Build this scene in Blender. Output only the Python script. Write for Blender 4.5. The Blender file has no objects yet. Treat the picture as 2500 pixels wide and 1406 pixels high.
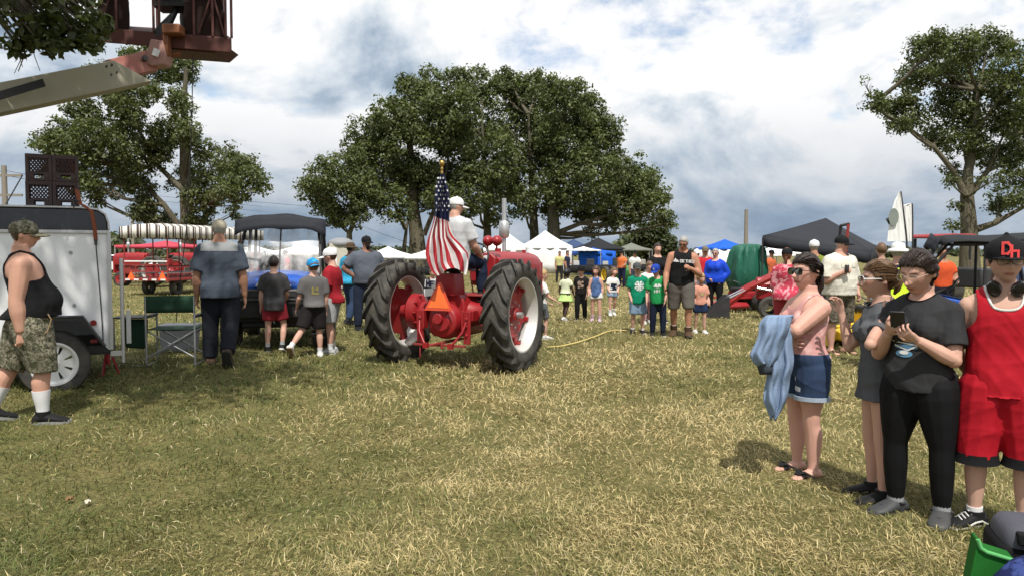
import bpy, bmesh, math, random
import numpy as np
from mathutils import Vector, Matrix, Euler
from mathutils.bvhtree import BVHTree

random.seed(7)
RNG = np.random.default_rng(7)
R = math.radians
scene = bpy.context.scene
col = scene.collection

# ------------------------------------------------------------------ camera
CAM_H = 1.60
F_PX = 1900.0                      # focal length in photograph pixels (2500 wide)
PITCH = math.atan(86.0 / F_PX)     # the horizon sits a little above the middle of the frame
cam_data = bpy.data.cameras.new('camera')
cam_data.sensor_width = 36.0
cam_data.lens = F_PX / 2500.0 * 36.0
cam_data.clip_start = 0.05
cam_data.clip_end = 3000.0
cam = bpy.data.objects.new('camera', cam_data)
col.objects.link(cam)
cam.location = (0, 0, CAM_H)
cam.rotation_euler = (R(90) - PITCH, 0, 0)
scene.camera = cam

# ------------------------------------------------------------------ sky and sun
SKY_OFF = (7.6, 2.5, 3.0)
SUN_ELEV, SUN_AZ = R(60), R(172)   # the sun stands high behind the camera, a little to the right
world = bpy.data.worlds.new('World')
scene.world = world
world.use_nodes = True
wn, wl = world.node_tree.nodes, world.node_tree.links
wn.clear()
def wnode(t, **kw):
    n = wn.new(t)
    for k, v in kw.items():
        setattr(n, k, v)
    return n
def wmath(op, a, b=None, clamp=False):
    n = wn.new('ShaderNodeMath'); n.operation = op; n.use_clamp = clamp
    for i, v in enumerate((a, b)):
        if v is None: continue
        if isinstance(v, (int, float)): n.inputs[i].default_value = v
        else: wl.new(v, n.inputs[i])
    return n.outputs[0]
def wramp(src, stops, interp='EASE'):
    n = wn.new('ShaderNodeValToRGB'); n.color_ramp.interpolation = interp
    el = n.color_ramp.elements
    while len(el) < len(stops): el.new(0.5)
    for e, (p, c) in zip(el, stops):
        e.position = p; e.color = (*c, 1) if len(c) == 3 else c
    wl.new(src, n.inputs[0])
    return n.outputs[0]
def wnoise(vec, scale, detail, rough, dist=0.0, lac=2.0):
    n = wn.new('ShaderNodeTexNoise'); n.inputs['Scale'].default_value = scale
    n.inputs['Detail'].default_value = detail; n.inputs['Roughness'].default_value = rough
    n.inputs['Distortion'].default_value = dist; n.inputs['Lacunarity'].default_value = lac
    wl.new(vec, n.inputs['Vector'])
    return n.outputs[0]
sky = wnode('ShaderNodeTexSky', sky_type='NISHITA', sun_disc=False)
sky.sun_elevation = SUN_ELEV; sky.sun_rotation = SUN_AZ
sky.air_density = 1.0; sky.dust_density = 0.6; sky.ozone_density = 2.0
bg_sky = wnode('ShaderNodeBackground'); bg_sky.inputs['Strength'].default_value = 0.15
wl.new(sky.outputs[0], bg_sky.inputs['Color'])
tc = wnode('ShaderNodeTexCoord')
sep = wnode('ShaderNodeSeparateXYZ'); wl.new(tc.outputs['Generated'], sep.inputs[0])
# clouds are laid out by direction, flattened towards the horizon
comb = wnode('ShaderNodeCombineXYZ')
wl.new(sep.outputs[0], comb.inputs[0]); wl.new(sep.outputs[1], comb.inputs[1]); wl.new(wmath('MULTIPLY', wmath('POWER', wmath('MAXIMUM', sep.outputs[2], 0.0), 0.80), 1.55), comb.inputs[2])
offs = wnode('ShaderNodeVectorMath', operation='ADD'); wl.new(comb.outputs[0], offs.inputs[0])
offs.inputs[1].default_value = SKY_OFF
P = offs.outputs[0]
lit = wnode('ShaderNodeVectorMath', operation='ADD'); wl.new(P, lit.inputs[0]); lit.inputs[1].default_value = (0.0, -0.01, 0.055)
big = wnoise(P, 3.6, 10, 0.55, 0.25)
big_l = wnoise(lit.outputs[0], 3.6, 7, 0.55, 0.25)
mid = wnoise(P, 11.0, 9, 0.60, 0.2)
broad = wnoise(P, 1.6, 3, 0.5, 0.2)
# how thick the cloud is, and how its side towards the sun differs from its underside
thick = wmath('ADD', wmath('MULTIPLY', big, 0.50), wmath('ADD', wmath('MULTIPLY', mid, 0.28), wmath('MULTIPLY', broad, 0.22)))
relief = wmath('SUBTRACT', big, big_l)
cover = wramp(thick, [(0.370, (0, 0, 0)), (0.475, (1, 1, 1))])
tone = wmath('ADD', wmath('MULTIPLY', relief, 3.5), wmath('ADD', wmath('MULTIPLY', wmath('SUBTRACT', 0.598, thick), 3.1), wmath('MULTIPLY', mid, 0.90)), True)
cloud_col = wramp(tone, [(0.08, (0.20, 0.275, 0.37)), (0.34, (0.40, 0.49, 0.60)), (0.58, (0.73, 0.79, 0.85)), (0.80, (1.0, 1.0, 1.0))], 'LINEAR')
bg_cloud = wnode('ShaderNodeBackground'); bg_cloud.inputs['Strength'].default_value = 1.0
# towards the horizon the layers close up into one blue-grey bank
low = wramp(sep.outputs[2], [(0.0, (1, 1, 1)), (0.215, (0, 0, 0))])
mixc = wnode('ShaderNodeMix', data_type='RGBA'); wl.new(wmath('MULTIPLY', low, wmath('SUBTRACT', 1.22, wmath('MULTIPLY', mid, 0.95), True)), mixc.inputs[0])
wl.new(cloud_col, mixc.inputs[6]); mixc.inputs[7].default_value = (0.225, 0.305, 0.41, 1)
wl.new(mixc.outputs[2], bg_cloud.inputs['Color'])
mixs = wnode('ShaderNodeMixShader')
wl.new(wmath('MAXIMUM', cover, wmath('MULTIPLY', low, 2.6, True)), mixs.inputs[0])
wl.new(bg_sky.outputs[0], mixs.inputs[1]); wl.new(bg_cloud.outputs[0], mixs.inputs[2])
wout = wnode('ShaderNodeOutputWorld'); wl.new(mixs.outputs[0], wout.inputs[0])

sun_data = bpy.data.lights.new('sun', 'SUN')
sun_data.energy = 5.0
sun_data.angle = R(0.53)
sun_data.color = (1.0, 0.955, 0.88)
sun = bpy.data.objects.new('sun', sun_data)
col.objects.link(sun)
# direction TO the sun: azimuth measured from +Y clockwise (towards +X)
SUN_DIR = Vector((math.sin(SUN_AZ) * math.cos(SUN_ELEV), math.cos(SUN_AZ) * math.cos(SUN_ELEV), math.sin(SUN_ELEV)))
sun.rotation_euler = SUN_DIR.to_track_quat('Z', 'Y').to_euler()
sun.location = (0, 0, 60)

scene.view_settings.view_transform = 'Standard'
scene.view_settings.look = 'None'
scene.view_settings.exposure = 0.06
scene.view_settings.gamma = 1.0
scene.view_settings.use_curve_mapping = False
scene.render.engine = 'CYCLES'
scene.cycles.use_denoising = True
scene.cycles.max_bounces = 6
scene.cycles.transparent_max_bounces = 12
scene.cycles.caustics_reflective = False
scene.cycles.caustics_refractive = False
# ------------------------------------------------------------------ placing things
def terr(x, y):
    """height of the gently rolling field"""
    h = 0.23 * math.exp(-((x + 5.2) / 3.0) ** 2 - ((y - 10.5) / 5.0) ** 2)
    h += 0.12 * math.exp(-((x - 2.5) / 6.0) ** 2 - ((y - 17) / 4.0) ** 2)
    return h
def terr_np(x, y):
    return (0.23 * np.exp(-((x + 5.2) / 3.0) ** 2 - ((y - 10.5) / 5.0) ** 2)
            + 0.12 * np.exp(-((x - 2.5) / 6.0) ** 2 - ((y - 17) / 4.0) ** 2))
def at(px, py, Y):
    """the point at distance Y in front of the camera seen at photograph pixel (px, py)"""
    a = PITCH + math.atan((py - 703.0) / F_PX)
    z = CAM_H - Y * math.tan(a)
    d = Y * math.cos(PITCH) + (CAM_H - z) * math.sin(PITCH)
    return Vector(((px - 1250.0) / F_PX * d, Y, z))
def on(px, Y):
    """the point of the field at distance Y in the column px"""
    x = (px - 1250.0) / F_PX * Y
    z = terr(x, Y)
    d = Y * math.cos(PITCH) + (CAM_H - z) * math.sin(PITCH)
    x = (px - 1250.0) / F_PX * d
    return Vector((x, Y, terr(x, Y)))
V = Vector

# ------------------------------------------------------------------ objects
def tag(o, label=None, cat=None, group=None, kind=None):
    if label: o['label'] = label
    if cat: o['category'] = cat
    if group: o['group'] = group
    if kind: o['kind'] = kind
    return o
def empty(name, loc=(0, 0, 0), rz=0.0):
    o = bpy.data.objects.new(name, None)
    o.empty_display_size = 0.1
    col.objects.link(o)
    o.location = loc; o.rotation_euler = (0, 0, rz)
    return o
def copy_tree(o, parent=None):
    c = o.copy(); col.objects.link(c); c.parent = parent
    for ch in list(o.children): copy_tree(ch, c)
    return c
def link_mesh(name, me, mat=None, parent=None):
    o = bpy.data.objects.new(name, me)
    col.objects.link(o)
    if mat is not None and not me.materials:
        me.materials.append(mat)
    if parent is not None: o.parent = parent
    return o

class MB:
    """collects simple solids; build() links them as one mesh object"""
    def __init__(s): s.v = []; s.f = []
    def add(s, verts, faces):
        n = len(s.v)
        s.v.extend(tuple(p) for p in verts)
        s.f.extend(tuple(i + n for i in f) for f in faces)
        return s
    def box(s, c, size, rot=None):
        hx, hy, hz = size[0] / 2, size[1] / 2, size[2] / 2
        vs = [V((x, y, z)) for z in (-hz, hz) for y in (-hy, hy) for x in (-hx, hx)]
        if rot is not None:
            M = Euler(rot).to_matrix() if not isinstance(rot, Matrix) else rot
            vs = [M @ p for p in vs]
        c = V(c)
        return s.add([p + c for p in vs], [(0, 2, 3, 1), (4, 5, 7, 6), (0, 1, 5, 4), (2, 6, 7, 3), (0, 4, 6, 2), (1, 3, 7, 5)])
    def rings(s, rings, cap=True, closed=False):
        n = len(rings[0]); vs = [p for r in rings for p in r]; fs = []
        m = len(rings)
        for i in range(m if closed else m - 1):
            for j in range(n):
                a, b = i * n + j, i * n + (j + 1) % n
                i2 = (i + 1) % m
                fs.append((a, b, i2 * n + (j + 1) % n, i2 * n + j))
        if cap and not closed:
            fs.append(tuple(range(n - 1, -1, -1))); fs.append(tuple(range((m - 1) * n, m * n)))
        return s.add(vs, fs)
    def tube(s, pts, rad, n=8, squash=None, closed=False, up=None):
        """round bar along a line of points; rad one number or one for each point; squash (side, front) factors"""
        pts = [V(p) for p in pts]
        if isinstance(rad, (int, float)): rad = [rad] * len(pts)
        m = len(pts); rings = []
        ref = V(up) if up is not None else None
        side = None
        for i, p in enumerate(pts):
            if closed: t = pts[(i + 1) % m] - pts[i - 1]
            else: t = pts[min(i + 1, m - 1)] - pts[max(i - 1, 0)]
            t.normalize()
            if side is None:
                r = ref if ref is not None else (V((0, 0, 1)) if abs(t.z) < 0.9 else V((0, 1, 0)))
                side = t.cross(r)
                if side.length < 1e-4: side = t.cross(V((1, 0, 0)))
            side = side - t * side.dot(t); side.normalize()
            fr = side.cross(t)
            sa, sb = (1, 1) if squash is None else (squash if not isinstance(squash[0], (tuple, list)) else squash[i])
            rings.append([p + side * (math.cos(2 * math.pi * k / n) * rad[i] * sa) + fr * (math.sin(2 * math.pi * k / n) * rad[i] * sb) for k in range(n)])
        return s.rings(rings, True, closed)
    def cyl(s, a, b, r, n=16, r2=None):
        return s.tube([a, b], [r, r if r2 is None else r2], n)
    def lathe(s, prof, c=(0, 0, 0), axis='Z', n=24, closed=False, M=None):
        """prof: (radius, height) pairs turned about an axis"""
        c = V(c); rings = []
        for r, h in prof:
            ring = []
            for k in range(n):
                a = 2 * math.pi * k / n
                p = V((r * math.cos(a), r * math.sin(a), h))
                if axis == 'X': p = V((p.z, p.x, p.y))
                elif axis == 'Y': p = V((p.x, p.z, p.y))
                if M is not None: p = M @ p
                ring.append(p + c)
            rings.append(ring)
        return s.rings(rings, True, closed)
    def prism(s, poly, lo, hi, plane='XZ', c=(0, 0, 0), M=None):
        """a flat outline given thickness: plane XZ runs along Y, XY along Z, YZ along X"""
        c = V(c); out = []
        for h in (lo, hi):
            ring = []
            for a, b in poly:
                p = V((a, h, b)) if plane == 'XZ' else V((a, b, h)) if plane == 'XY' else V((h, a, b))
                if M is not None: p = M @ p
                ring.append(p + c)
            out.append(ring)
        return s.rings(out)
    def ball(s, c, r, n=12, m=8, M=None):
        c = V(c)
        if isinstance(r, (int, float)): r = (r, r, r)
        vs = [V((0, 0, -1))]; fs = []
        for i in range(1, m):
            ph = -math.pi / 2 + math.pi * i / m
            for k in range(n):
                a = 2 * math.pi * k / n
                vs.append(V((math.cos(ph) * math.cos(a), math.cos(ph) * math.sin(a), math.sin(ph))))
        vs.append(V((0, 0, 1)))
        for k in range(n): fs.append((0, 1 + (k + 1) % n, 1 + k))
        for i in range(m - 2):
            for k in range(n):
                a, b = 1 + i * n + k, 1 + i * n + (k + 1) % n
                fs.append((a, b, b + n, a + n))
        t = len(vs) - 1
        for k in range(n): fs.append((t, 1 + (m - 2) * n + k, 1 + (m - 2) * n + (k + 1) % n))
        out = []
        for p in vs:
            p = V((p.x * r[0], p.y * r[1], p.z * r[2]))
            if M is not None: p = M @ p
            out.append(p + c)
        return s.add(out, fs)
    def grid(s, rows, flip=False):
        """a sheet through rows of points"""
        n = len(rows[0]); fs = []
        for i in range(len(rows) - 1):
            for j in range(n - 1):
                q = (i * n + j, i * n + j + 1, (i + 1) * n + j + 1, (i + 1) * n + j)
                fs.append(q[::-1] if flip else q)
        return s.add([p for r in rows for p in r], fs)
    def mesh(s, name, fix=True, smooth=38):
        me = bpy.data.meshes.new(name)
        me.from_pydata(s.v, [], s.f)
        if fix:
            bm = bmesh.new(); bm.from_mesh(me)
            bmesh.ops.recalc_face_normals(bm, faces=bm.faces)
            bm.to_mesh(me); bm.free()
        if smooth:
            me.polygons.foreach_set('use_smooth', [True] * len(me.polygons))
            if smooth < 179:
                try: me.set_sharp_from_angle(angle=R(smooth))
                except Exception: pass
        me.update()
        return me
    def build(s, name, mat, parent=None, smooth=38, bev=0.0, solid=0.0, fix=True, M=None):
        if M is not None: s.v = [tuple(M @ V(p)) for p in s.v]
        o = link_mesh(name, s.mesh(name, fix, smooth), mat, parent)
        if solid:
            m = o.modifiers.new('thick', 'SOLIDIFY'); m.thickness = solid; m.offset = 0
        if bev:
            m = o.modifiers.new('edge', 'BEVEL'); m.width = bev; m.segments = 2; m.limit_method = 'ANGLE'; m.angle_limit = R(40)
            m.harden_normals = False
        return o
def arc(c, r, a0, a1, n, plane='XZ'):
    out = []
    for i in range(n + 1):
        a = R(a0 + (a1 - a0) * i / n)
        x, y = r * math.cos(a), r * math.sin(a)
        out.append(V(c) + (V((x, 0, y)) if plane == 'XZ' else V((0, x, y)) if plane == 'YZ' else V((x, y, 0))))
    return out

# ------------------------------------------------------------------ materials
def srgb(h):
    h = h.lstrip('#'); out = []
    for i in (0, 2, 4):
        c = int(h[i:i + 2], 16) / 255
        out.append(c / 12.92 if c <= 0.04045 else ((c + 0.055) / 1.055) ** 2.4)
    return tuple(out)
class NT:
    """small helper around a material's node tree"""
    def __init__(s, name):
        s.m = bpy.data.materials.new(name); s.m.use_nodes = True
        s.n, s.l = s.m.node_tree.nodes, s.m.node_tree.links
        s.b = s.n['Principled BSDF']; s.out = s.n['Material Output']
    def new(s, t, **kw):
        n = s.n.new(t)
        for k, v in kw.items(): setattr(n, k, v)
        return n
    def put(s, sock, v):
        if isinstance(v, bpy.types.NodeSocket): s.l.new(v, sock)
        elif isinstance(v, (tuple, list)): sock.default_value = (*v, 1) if len(v) == 3 and len(sock.default_value) == 4 else v
        else: sock.default_value = v
    def coord(s, kind='Object', scale=(1, 1, 1), loc=(0, 0, 0), rot=(0, 0, 0)):
        t = s.new('ShaderNodeTexCoord'); m = s.new('ShaderNodeMapping')
        s.l.new(t.outputs[kind], m.inputs[0]); m.inputs['Scale'].default_value = scale
        m.inputs['Location'].default_value = loc; m.inputs['Rotation'].default_value = rot
        return m.outputs[0]
    def noise(s, vec, scale, detail=4, rough=0.55, dist=0.0):
        n = s.new('ShaderNodeTexNoise'); s.l.new(vec, n.inputs['Vector'])
        n.inputs['Scale'].default_value = scale; n.inputs['Detail'].default_value = detail
        n.inputs['Roughness'].default_value = rough; n.inputs['Distortion'].default_value = dist
        return n.outputs[0]
    def ramp(s, src, stops, interp='LINEAR'):
        n = s.new('ShaderNodeValToRGB'); n.color_ramp.interpolation = interp
        el = n.color_ramp.elements
        while len(el) < len(stops): el.new(0.5)
        for e, (p, c) in zip(el, stops):
            e.position = p; e.color = (*c, 1) if isinstance(c, tuple) else (c, c, c, 1)
        s.l.new(src, n.inputs[0]); return n.outputs[0]
    def mix(s, f, a, b, mode='MIX'):
        n = s.new('ShaderNodeMix', data_type='RGBA', blend_type=mode)
        s.put(n.inputs[0], f); s.put(n.inputs[6], a); s.put(n.inputs[7], b); return n.outputs[2]
    def math(s, op, a, b=0.0, clamp=False):
        n = s.new('ShaderNodeMath', operation=op, use_clamp=clamp)
        s.put(n.inputs[0], a); s.put(n.inputs[1], b); return n.outputs[0]
    def bump(s, h, strength=0.3, dist=0.01):
        n = s.new('ShaderNodeBump'); s.l.new(h, n.inputs['Height'])
        n.inputs['Strength'].default_value = strength; n.inputs['Distance'].default_value = dist
        s.l.new(n.outputs[0], s.b.inputs['Normal'])
    def set(s, color=None, rough=None, metal=None, spec=None, **kw):
        if color is not None: s.put(s.b.inputs['Base Color'], color)
        if rough is not None: s.put(s.b.inputs['Roughness'], rough)
        if metal is not None: s.put(s.b.inputs['Metallic'], metal)
        if spec is not None: s.put(s.b.inputs['Specular IOR Level'], spec)
        for k, v in kw.items(): s.put(s.b.inputs[k.replace('_', ' ')], v)
        return s.m
_mats = {}
def paint(name, c, rough=0.4, metal=0.0, dirt=0.25, dirt_col=(0.10, 0.085, 0.06), scale=6.0, bump=0.05, coat=0.0, spec=0.5):
    """plain coloured surface with slight unevenness and grime"""
    if name in _mats: return _mats[name]
    t = NT(name); v = t.coord()
    n1 = t.noise(v, scale, 6, 0.65)
    n2 = t.noise(v, scale * 7, 3, 0.6)
    base = t.mix(t.ramp(n1, [(0.3, 0.0), (0.75, 1.0)]), tuple(x * 0.86 for x in c), tuple(min(1, x * 1.08) for x in c))
    d = t.math('MULTIPLY', t.ramp(n1, [(0.50, 0.0), (0.80, 1.0)]), dirt)
    t.set(t.mix(d, base, dirt_col), t.math('ADD', rough - 0.08, t.math('MULTIPLY', n2, 0.22)), metal, spec)
    if coat: t.put(t.b.inputs['Coat Weight'], coat)
    if bump: t.bump(n2, bump, 0.004)
    _mats[name] = t.m
    return t.m
def cloth(name, c, rough=0.85, weave=0.25, fold=0.5, fold_scale=9.0, var=0.16, c2=None, pat=None):
    """fabric: fine weave, soft folds, slight fading; pat adds a second colour"""
    if name in _mats: return _mats[name]
    t = NT(name); v = t.coord()
    vs = t.coord(scale=(1.0, 1.0, 0.45), rot=(0.3, 0.4, 0))
    f1 = t.noise(vs, fold_scale, 3, 0.5, 0.8)
    f2 = t.noise(v, fold_scale * 14, 2, 0.5)
    fad = t.noise(v, 5.0, 4, 0.6)
    base = t.mix(fad, tuple(x * (1 - var) for x in c), tuple(min(1, x * (1 + var)) for x in c))
    if pat == 'blotch':
        base = t.mix(t.ramp(t.noise(v, 14, 3, 0.6), [(0.52, 0.0), (0.58, 1.0)]), base, c2)
    elif pat == 'camo':
        a = t.ramp(t.noise(v, 19, 5, 0.68, 1.2), [(0.475, 0.0), (0.49, 1.0)])
        b = t.ramp(t.noise(t.coord(loc=(5, 3, 1)), 25, 5, 0.68, 1.0), [(0.535, 0.0), (0.55, 1.0)])
        d = t.ramp(t.noise(t.coord(loc=(-3, 7, 2)), 33, 5, 0.68, 1.0), [(0.565, 0.0), (0.58, 1.0)])
        base = t.mix(d, t.mix(b, t.mix(a, c, c2[0]), c2[1]), c2[2])
    elif pat == 'dots':
        vo = t.new('ShaderNodeTexVoronoi'); vo.inputs['Scale'].default_value = 26; t.l.new(v, vo.inputs['Vector'])
        base = t.mix(t.ramp(vo.outputs['Distance'], [(0.20, 1.0), (0.28, 0.0)]), base, c2)
    elif pat == 'stripe':
        w = t.new('ShaderNodeTexWave', wave_type='BANDS', bands_direction='Z'); w.inputs['Scale'].default_value = 18; t.l.new(v, w.inputs['Vector'])
        base = t.mix(t.ramp(w.outputs[1], [(0.49, 0.0), (0.53, 1.0)]), base, c2)
    t.set(base, rough, 0.0, 0.12)
    h = t.math('ADD', t.math('MULTIPLY', f1, fold), t.math('MULTIPLY', f2, weave * 0.12))
    t.bump(h, 0.55, 0.03)
    _mats[name] = t.m
    return t.m
# ------------------------------------------------------------------ the field
def vnoise(x, y, seed=0):
    """smooth lattice noise, 0..1, on arrays"""
    xi, yi = np.floor(x).astype(np.int64), np.floor(y).astype(np.int64)
    fx, fy = x - xi, y - yi
    fx, fy = fx * fx * (3 - 2 * fx), fy * fy * (3 - 2 * fy)
    def h(a, b):
        n = (a * 374761393 + b * 668265263 + seed * 982451653) & 0x7fffffff
        n = ((n ^ (n >> 13)) * 1274126177) & 0x7fffffff
        return ((n ^ (n >> 16)) & 0xffff) / 65535.0
    return (h(xi, yi) * (1 - fx) + h(xi + 1, yi) * fx) * (1 - fy) + (h(xi, yi + 1) * (1 - fx) + h(xi + 1, yi + 1) * fx) * fy
def fbm(x, y, seed=0, o=4):
    s = 0; a = 0.5; t = 0
    for k in range(o):
        s = s + a * vnoise(x * 2 ** k, y * 2 ** k, seed + k * 17); t += a; a *= 0.55
    return s / t
def dryness(x, y):
    """0 lush .. 1 straw; the walked lane up the middle is the driest"""
    d = 0.74 * fbm(x * 0.55, y * 0.55, 3) + 0.66 * fbm(x * 1.7, y * 1.7, 11, 3) - 0.225
    d = d + 0.27 * np.exp(-((x - 0.06 * y - 0.1) / 1.9) ** 2) * np.exp(-((y - 7.0) / 5.5) ** 2)
    d = d + 0.10 / (1 + np.exp(-(x - 0.6) * 1.1)) - 0.25 / (1 + np.exp((x + 1.6) * 1.5))
    d = d + 0.16 * np.clip((y - 11) / 10, 0, 1) + 0.10 * (fbm(x * 0.12 + 9, y * 0.42, 31, 3) - 0.5) * np.clip((y - 9) / 6, 0, 1) * 4
    return d

def axis_steps(lo, hi, fine_lo, fine_hi, step, grow=1.28):
    a = list(np.arange(fine_lo, fine_hi + 1e-6, step)); s = step
    v = fine_lo; left = []
    while v > lo:
        s *= grow; v -= s; left.append(v)
    s = step; v = fine_hi; right = []
    while v < hi:
        s *= grow; v += s; right.append(v)
    return np.array(left[::-1] + a + right)
gx, gy = axis_steps(-1600, 1600, -14, 14, 0.25), axis_steps(-60, 2400, -1, 30, 0.25)
X, Y = np.meshgrid(gx, gy)
Z = terr_np(X, Y) + 0.03 * (fbm(X * 0.8, Y * 0.8, 5, 3) - 0.5) * (np.abs(X) < 20) * (np.abs(Y) < 40)
nv, nu = X.shape
me = bpy.data.meshes.new('ground')
idx = np.arange(nu * nv).reshape(nv, nu)
quads = np.stack([idx[:-1, :-1], idx[:-1, 1:], idx[1:, 1:], idx[1:, :-1]], -1).reshape(-1, 4)
me.from_pydata(np.stack([X, Y, Z], -1).reshape(-1, 3).tolist(), [], quads.tolist())
me.polygons.foreach_set('use_smooth', [True] * len(me.polygons))
t = NT('field soil and thatch'); v = t.coord()
n1 = t.noise(v, 0.45, 5, 0.6); n2 = t.noise(v, 2.6, 6, 0.65); n3 = t.noise(v, 38, 4, 0.7)
vb = t.coord(scale=(0.05, 0.22, 1)); n4 = t.noise(vb, 1.0, 5, 0.6)
g = t.mix(t.ramp(n2, [(0.30, 0.0), (0.70, 1.0)]), (0.130, 0.130, 0.044), (0.280, 0.230, 0.096))
far = t.mix(t.ramp(n4, [(0.36, 0.0), (0.62, 1.0)]), (0.160, 0.156, 0.054), (0.320, 0.262, 0.115))
sepn = t.new('ShaderNodeSeparateXYZ'); t.l.new(v, sepn.inputs[0])
g = t.mix(t.ramp(t.math('DIVIDE', sepn.outputs[1], 40.0), [(0.28, 0.0), (0.55, 1.0)]), g, far)
g = t.mix(t.math('MULTIPLY', t.ramp(n3, [(0.38, 1.0), (0.66, 0.0)]), 0.75), g, (0.040, 0.040, 0.016))
t.set(g, 0.95, 0, 0.1); t.bump(n3, 0.8, 0.03)
ground = link_mesh('ground', me, t.m); tag(ground, kind='structure')
ground['label'] = 'mown show field of patchy green and straw grass'

# grass blades lying every way, thick enough near the camera to be seen one by one
def make_grass(N=450000):
    r = RNG
    u = r.random(N)
    y0, y1, p = 3.0, 60.0, 0.55            # many blades close by, thinning out with distance
    Yb = (y0 ** -p + u * (y1 ** -p - y0 ** -p)) ** (-1 / p)
    Xb = (r.random(N) * 2 - 1) * (0.72 * Yb + 1.9)
    tuft = fbm(Xb * 3.1, Yb * 3.1, 41, 2)
    keep = r.random(N) < 0.40 + 1.1 * np.clip(tuft - 0.28, 0, 1)
    Xb, Yb, tuft = Xb[keep], Yb[keep], tuft[keep]; n = len(Xb)
    Zb = terr_np(Xb, Yb) + 0.03 * (fbm(Xb * 0.8, Yb * 0.8, 5, 3) - 0.5) - 0.004
    sc = np.clip(Yb / 6.5, 0.75, 4.5)
    ln = (0.026 + 0.058 * r.random(n) ** 2.0 + 0.022 * tuft) * np.clip(sc, 0.9, 1.45)
    wd = (0.0019 + 0.0022 * r.random(n)) * sc
    head = 2 * np.pi * (fbm(Xb * 0.9, Yb * 0.9, 77, 3) * 2.4) + r.normal(0, 1.5, n)
    lean = np.clip(r.normal(1.08, 0.34, n), 0.1, 1.52)
    dx, dy = np.cos(head), np.sin(head)
    sx, sy = -dy, dx
    tw = r.normal(0, 0.7, n); ct, st = np.cos(tw), np.sin(tw)
    P0 = np.stack([Xb, Yb, Zb], -1)
    l1, l2 = lean * 0.65, np.minimum(lean * 1.25, 1.62)
    d1 = np.stack([dx * np.sin(l1), dy * np.sin(l1), np.cos(l1)], -1)
    d2 = np.stack([dx * np.sin(l2), dy * np.sin(l2), np.cos(l2)], -1)
    sd = np.stack([sx * ct, sy * ct, st], -1) * wd[:, None]
    P1 = P0 + d1 * (ln * 0.5)[:, None]
    P2 = P1 + d2 * (ln * 0.5)[:, None]
    verts = np.stack([P0 - sd * 0.8, P0 + sd * 0.8, P1 + sd * 0.9, P1 - sd * 0.9, P2], 1).reshape(-1, 3)
    b = np.arange(n) * 5
    loops = np.stack([b, b + 1, b + 2, b + 3, b + 3, b + 2, b + 4], -1).reshape(-1)
    me = bpy.data.meshes.new('grass')
    me.vertices.add(n * 5); me.vertices.foreach_set('co', verts.astype(np.float32).reshape(-1))
    me.loops.add(n * 7); me.loops.foreach_set('vertex_index', loops.astype(np.int32))
    me.polygons.add(n * 2)
    ls = np.stack([np.arange(n) * 7, np.arange(n) * 7 + 4], -1).reshape(-1)
    me.polygons.foreach_set('loop_start', ls.astype(np.int32))
    me.update(calc_edges=True)
    d = dryness(Xb, Yb) + r.normal(0, 0.17, n)
    k = 1 / (1 + np.exp(-(d - 0.557) * 12))
    green = np.array([0.112, 0.134, 0.036]); olive = np.array([0.240, 0.218, 0.078]); straw = np.array([0.540, 0.435, 0.215])
    k2 = np.clip(k * 2, 0, 1)[:, None]; k3 = np.clip(k * 2 - 1, 0, 1)[:, None]
    c = (green * (1 - k2) + olive * k2) * (1 - k3) + straw * k3
    pale = (r.random(n) < 0.04)[:, None]
    c = np.where(pale, np.array([0.56, 0.48, 0.29]), c)
    c = c * (0.60 + 0.80 * r.random(n))[:, None]
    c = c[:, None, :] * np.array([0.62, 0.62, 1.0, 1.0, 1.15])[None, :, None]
    rgba = np.concatenate([c, np.ones((n, 5, 1))], -1).reshape(-1)
    a = me.color_attributes.new('tint', 'FLOAT_COLOR', 'POINT')
    a.data.foreach_set('color', rgba.astype(np.float32))
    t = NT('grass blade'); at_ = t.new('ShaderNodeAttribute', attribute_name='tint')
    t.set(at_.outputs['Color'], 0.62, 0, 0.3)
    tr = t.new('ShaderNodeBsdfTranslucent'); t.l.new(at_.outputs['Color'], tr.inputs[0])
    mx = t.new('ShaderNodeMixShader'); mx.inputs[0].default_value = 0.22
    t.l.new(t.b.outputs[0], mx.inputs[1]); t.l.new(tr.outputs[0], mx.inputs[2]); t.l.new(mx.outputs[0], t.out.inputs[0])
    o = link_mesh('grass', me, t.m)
    tag(o, 'short matted green and straw grass of the show field', 'grass', kind='stuff')
make_grass()
# ------------------------------------------------------------------ trees
def bark_mat(name, c):
    t = NT(name); v = t.coord(scale=(1, 1, 0.22))
    n = t.noise(v, 9, 6, 0.7, 0.6); n2 = t.noise(t.coord(), 1.3, 4, 0.6)
    b = t.mix(t.ramp(n, [(0.35, 0.0), (0.65, 1.0)]), tuple(x * 0.45 for x in c), tuple(x * 1.25 for x in c))
    t.set(t.mix(t.math('MULTIPLY', n2, 0.5), b, (0.10, 0.11, 0.06)), 0.95, 0, 0.1); t.bump(n, 1.0, 0.06)
    return t.m
def leaf_mat(name):
    t = NT(name); a = t.new('ShaderNodeAttribute', attribute_name='tint')
    t.set(a.outputs['Color'], 0.5, 0, 0.35)
    tr = t.new('ShaderNodeBsdfTranslucent')
    t.put(tr.inputs[0], t.mix(1.0, a.outputs['Color'], (1.0, 1.25, 0.55), 'MULTIPLY'))
    mx = t.new('ShaderNodeMixShader'); mx.inputs[0].default_value = 0.30
    t.l.new(t.b.outputs[0], mx.inputs[1]); t.l.new(tr.outputs[0], mx.inputs[2]); t.l.new(mx.outputs[0], t.out.inputs[0])
    return t.m
BARK = bark_mat('oak bark', (0.13, 0.108, 0.082)); LEAF = leaf_mat('oak leaf')

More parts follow.
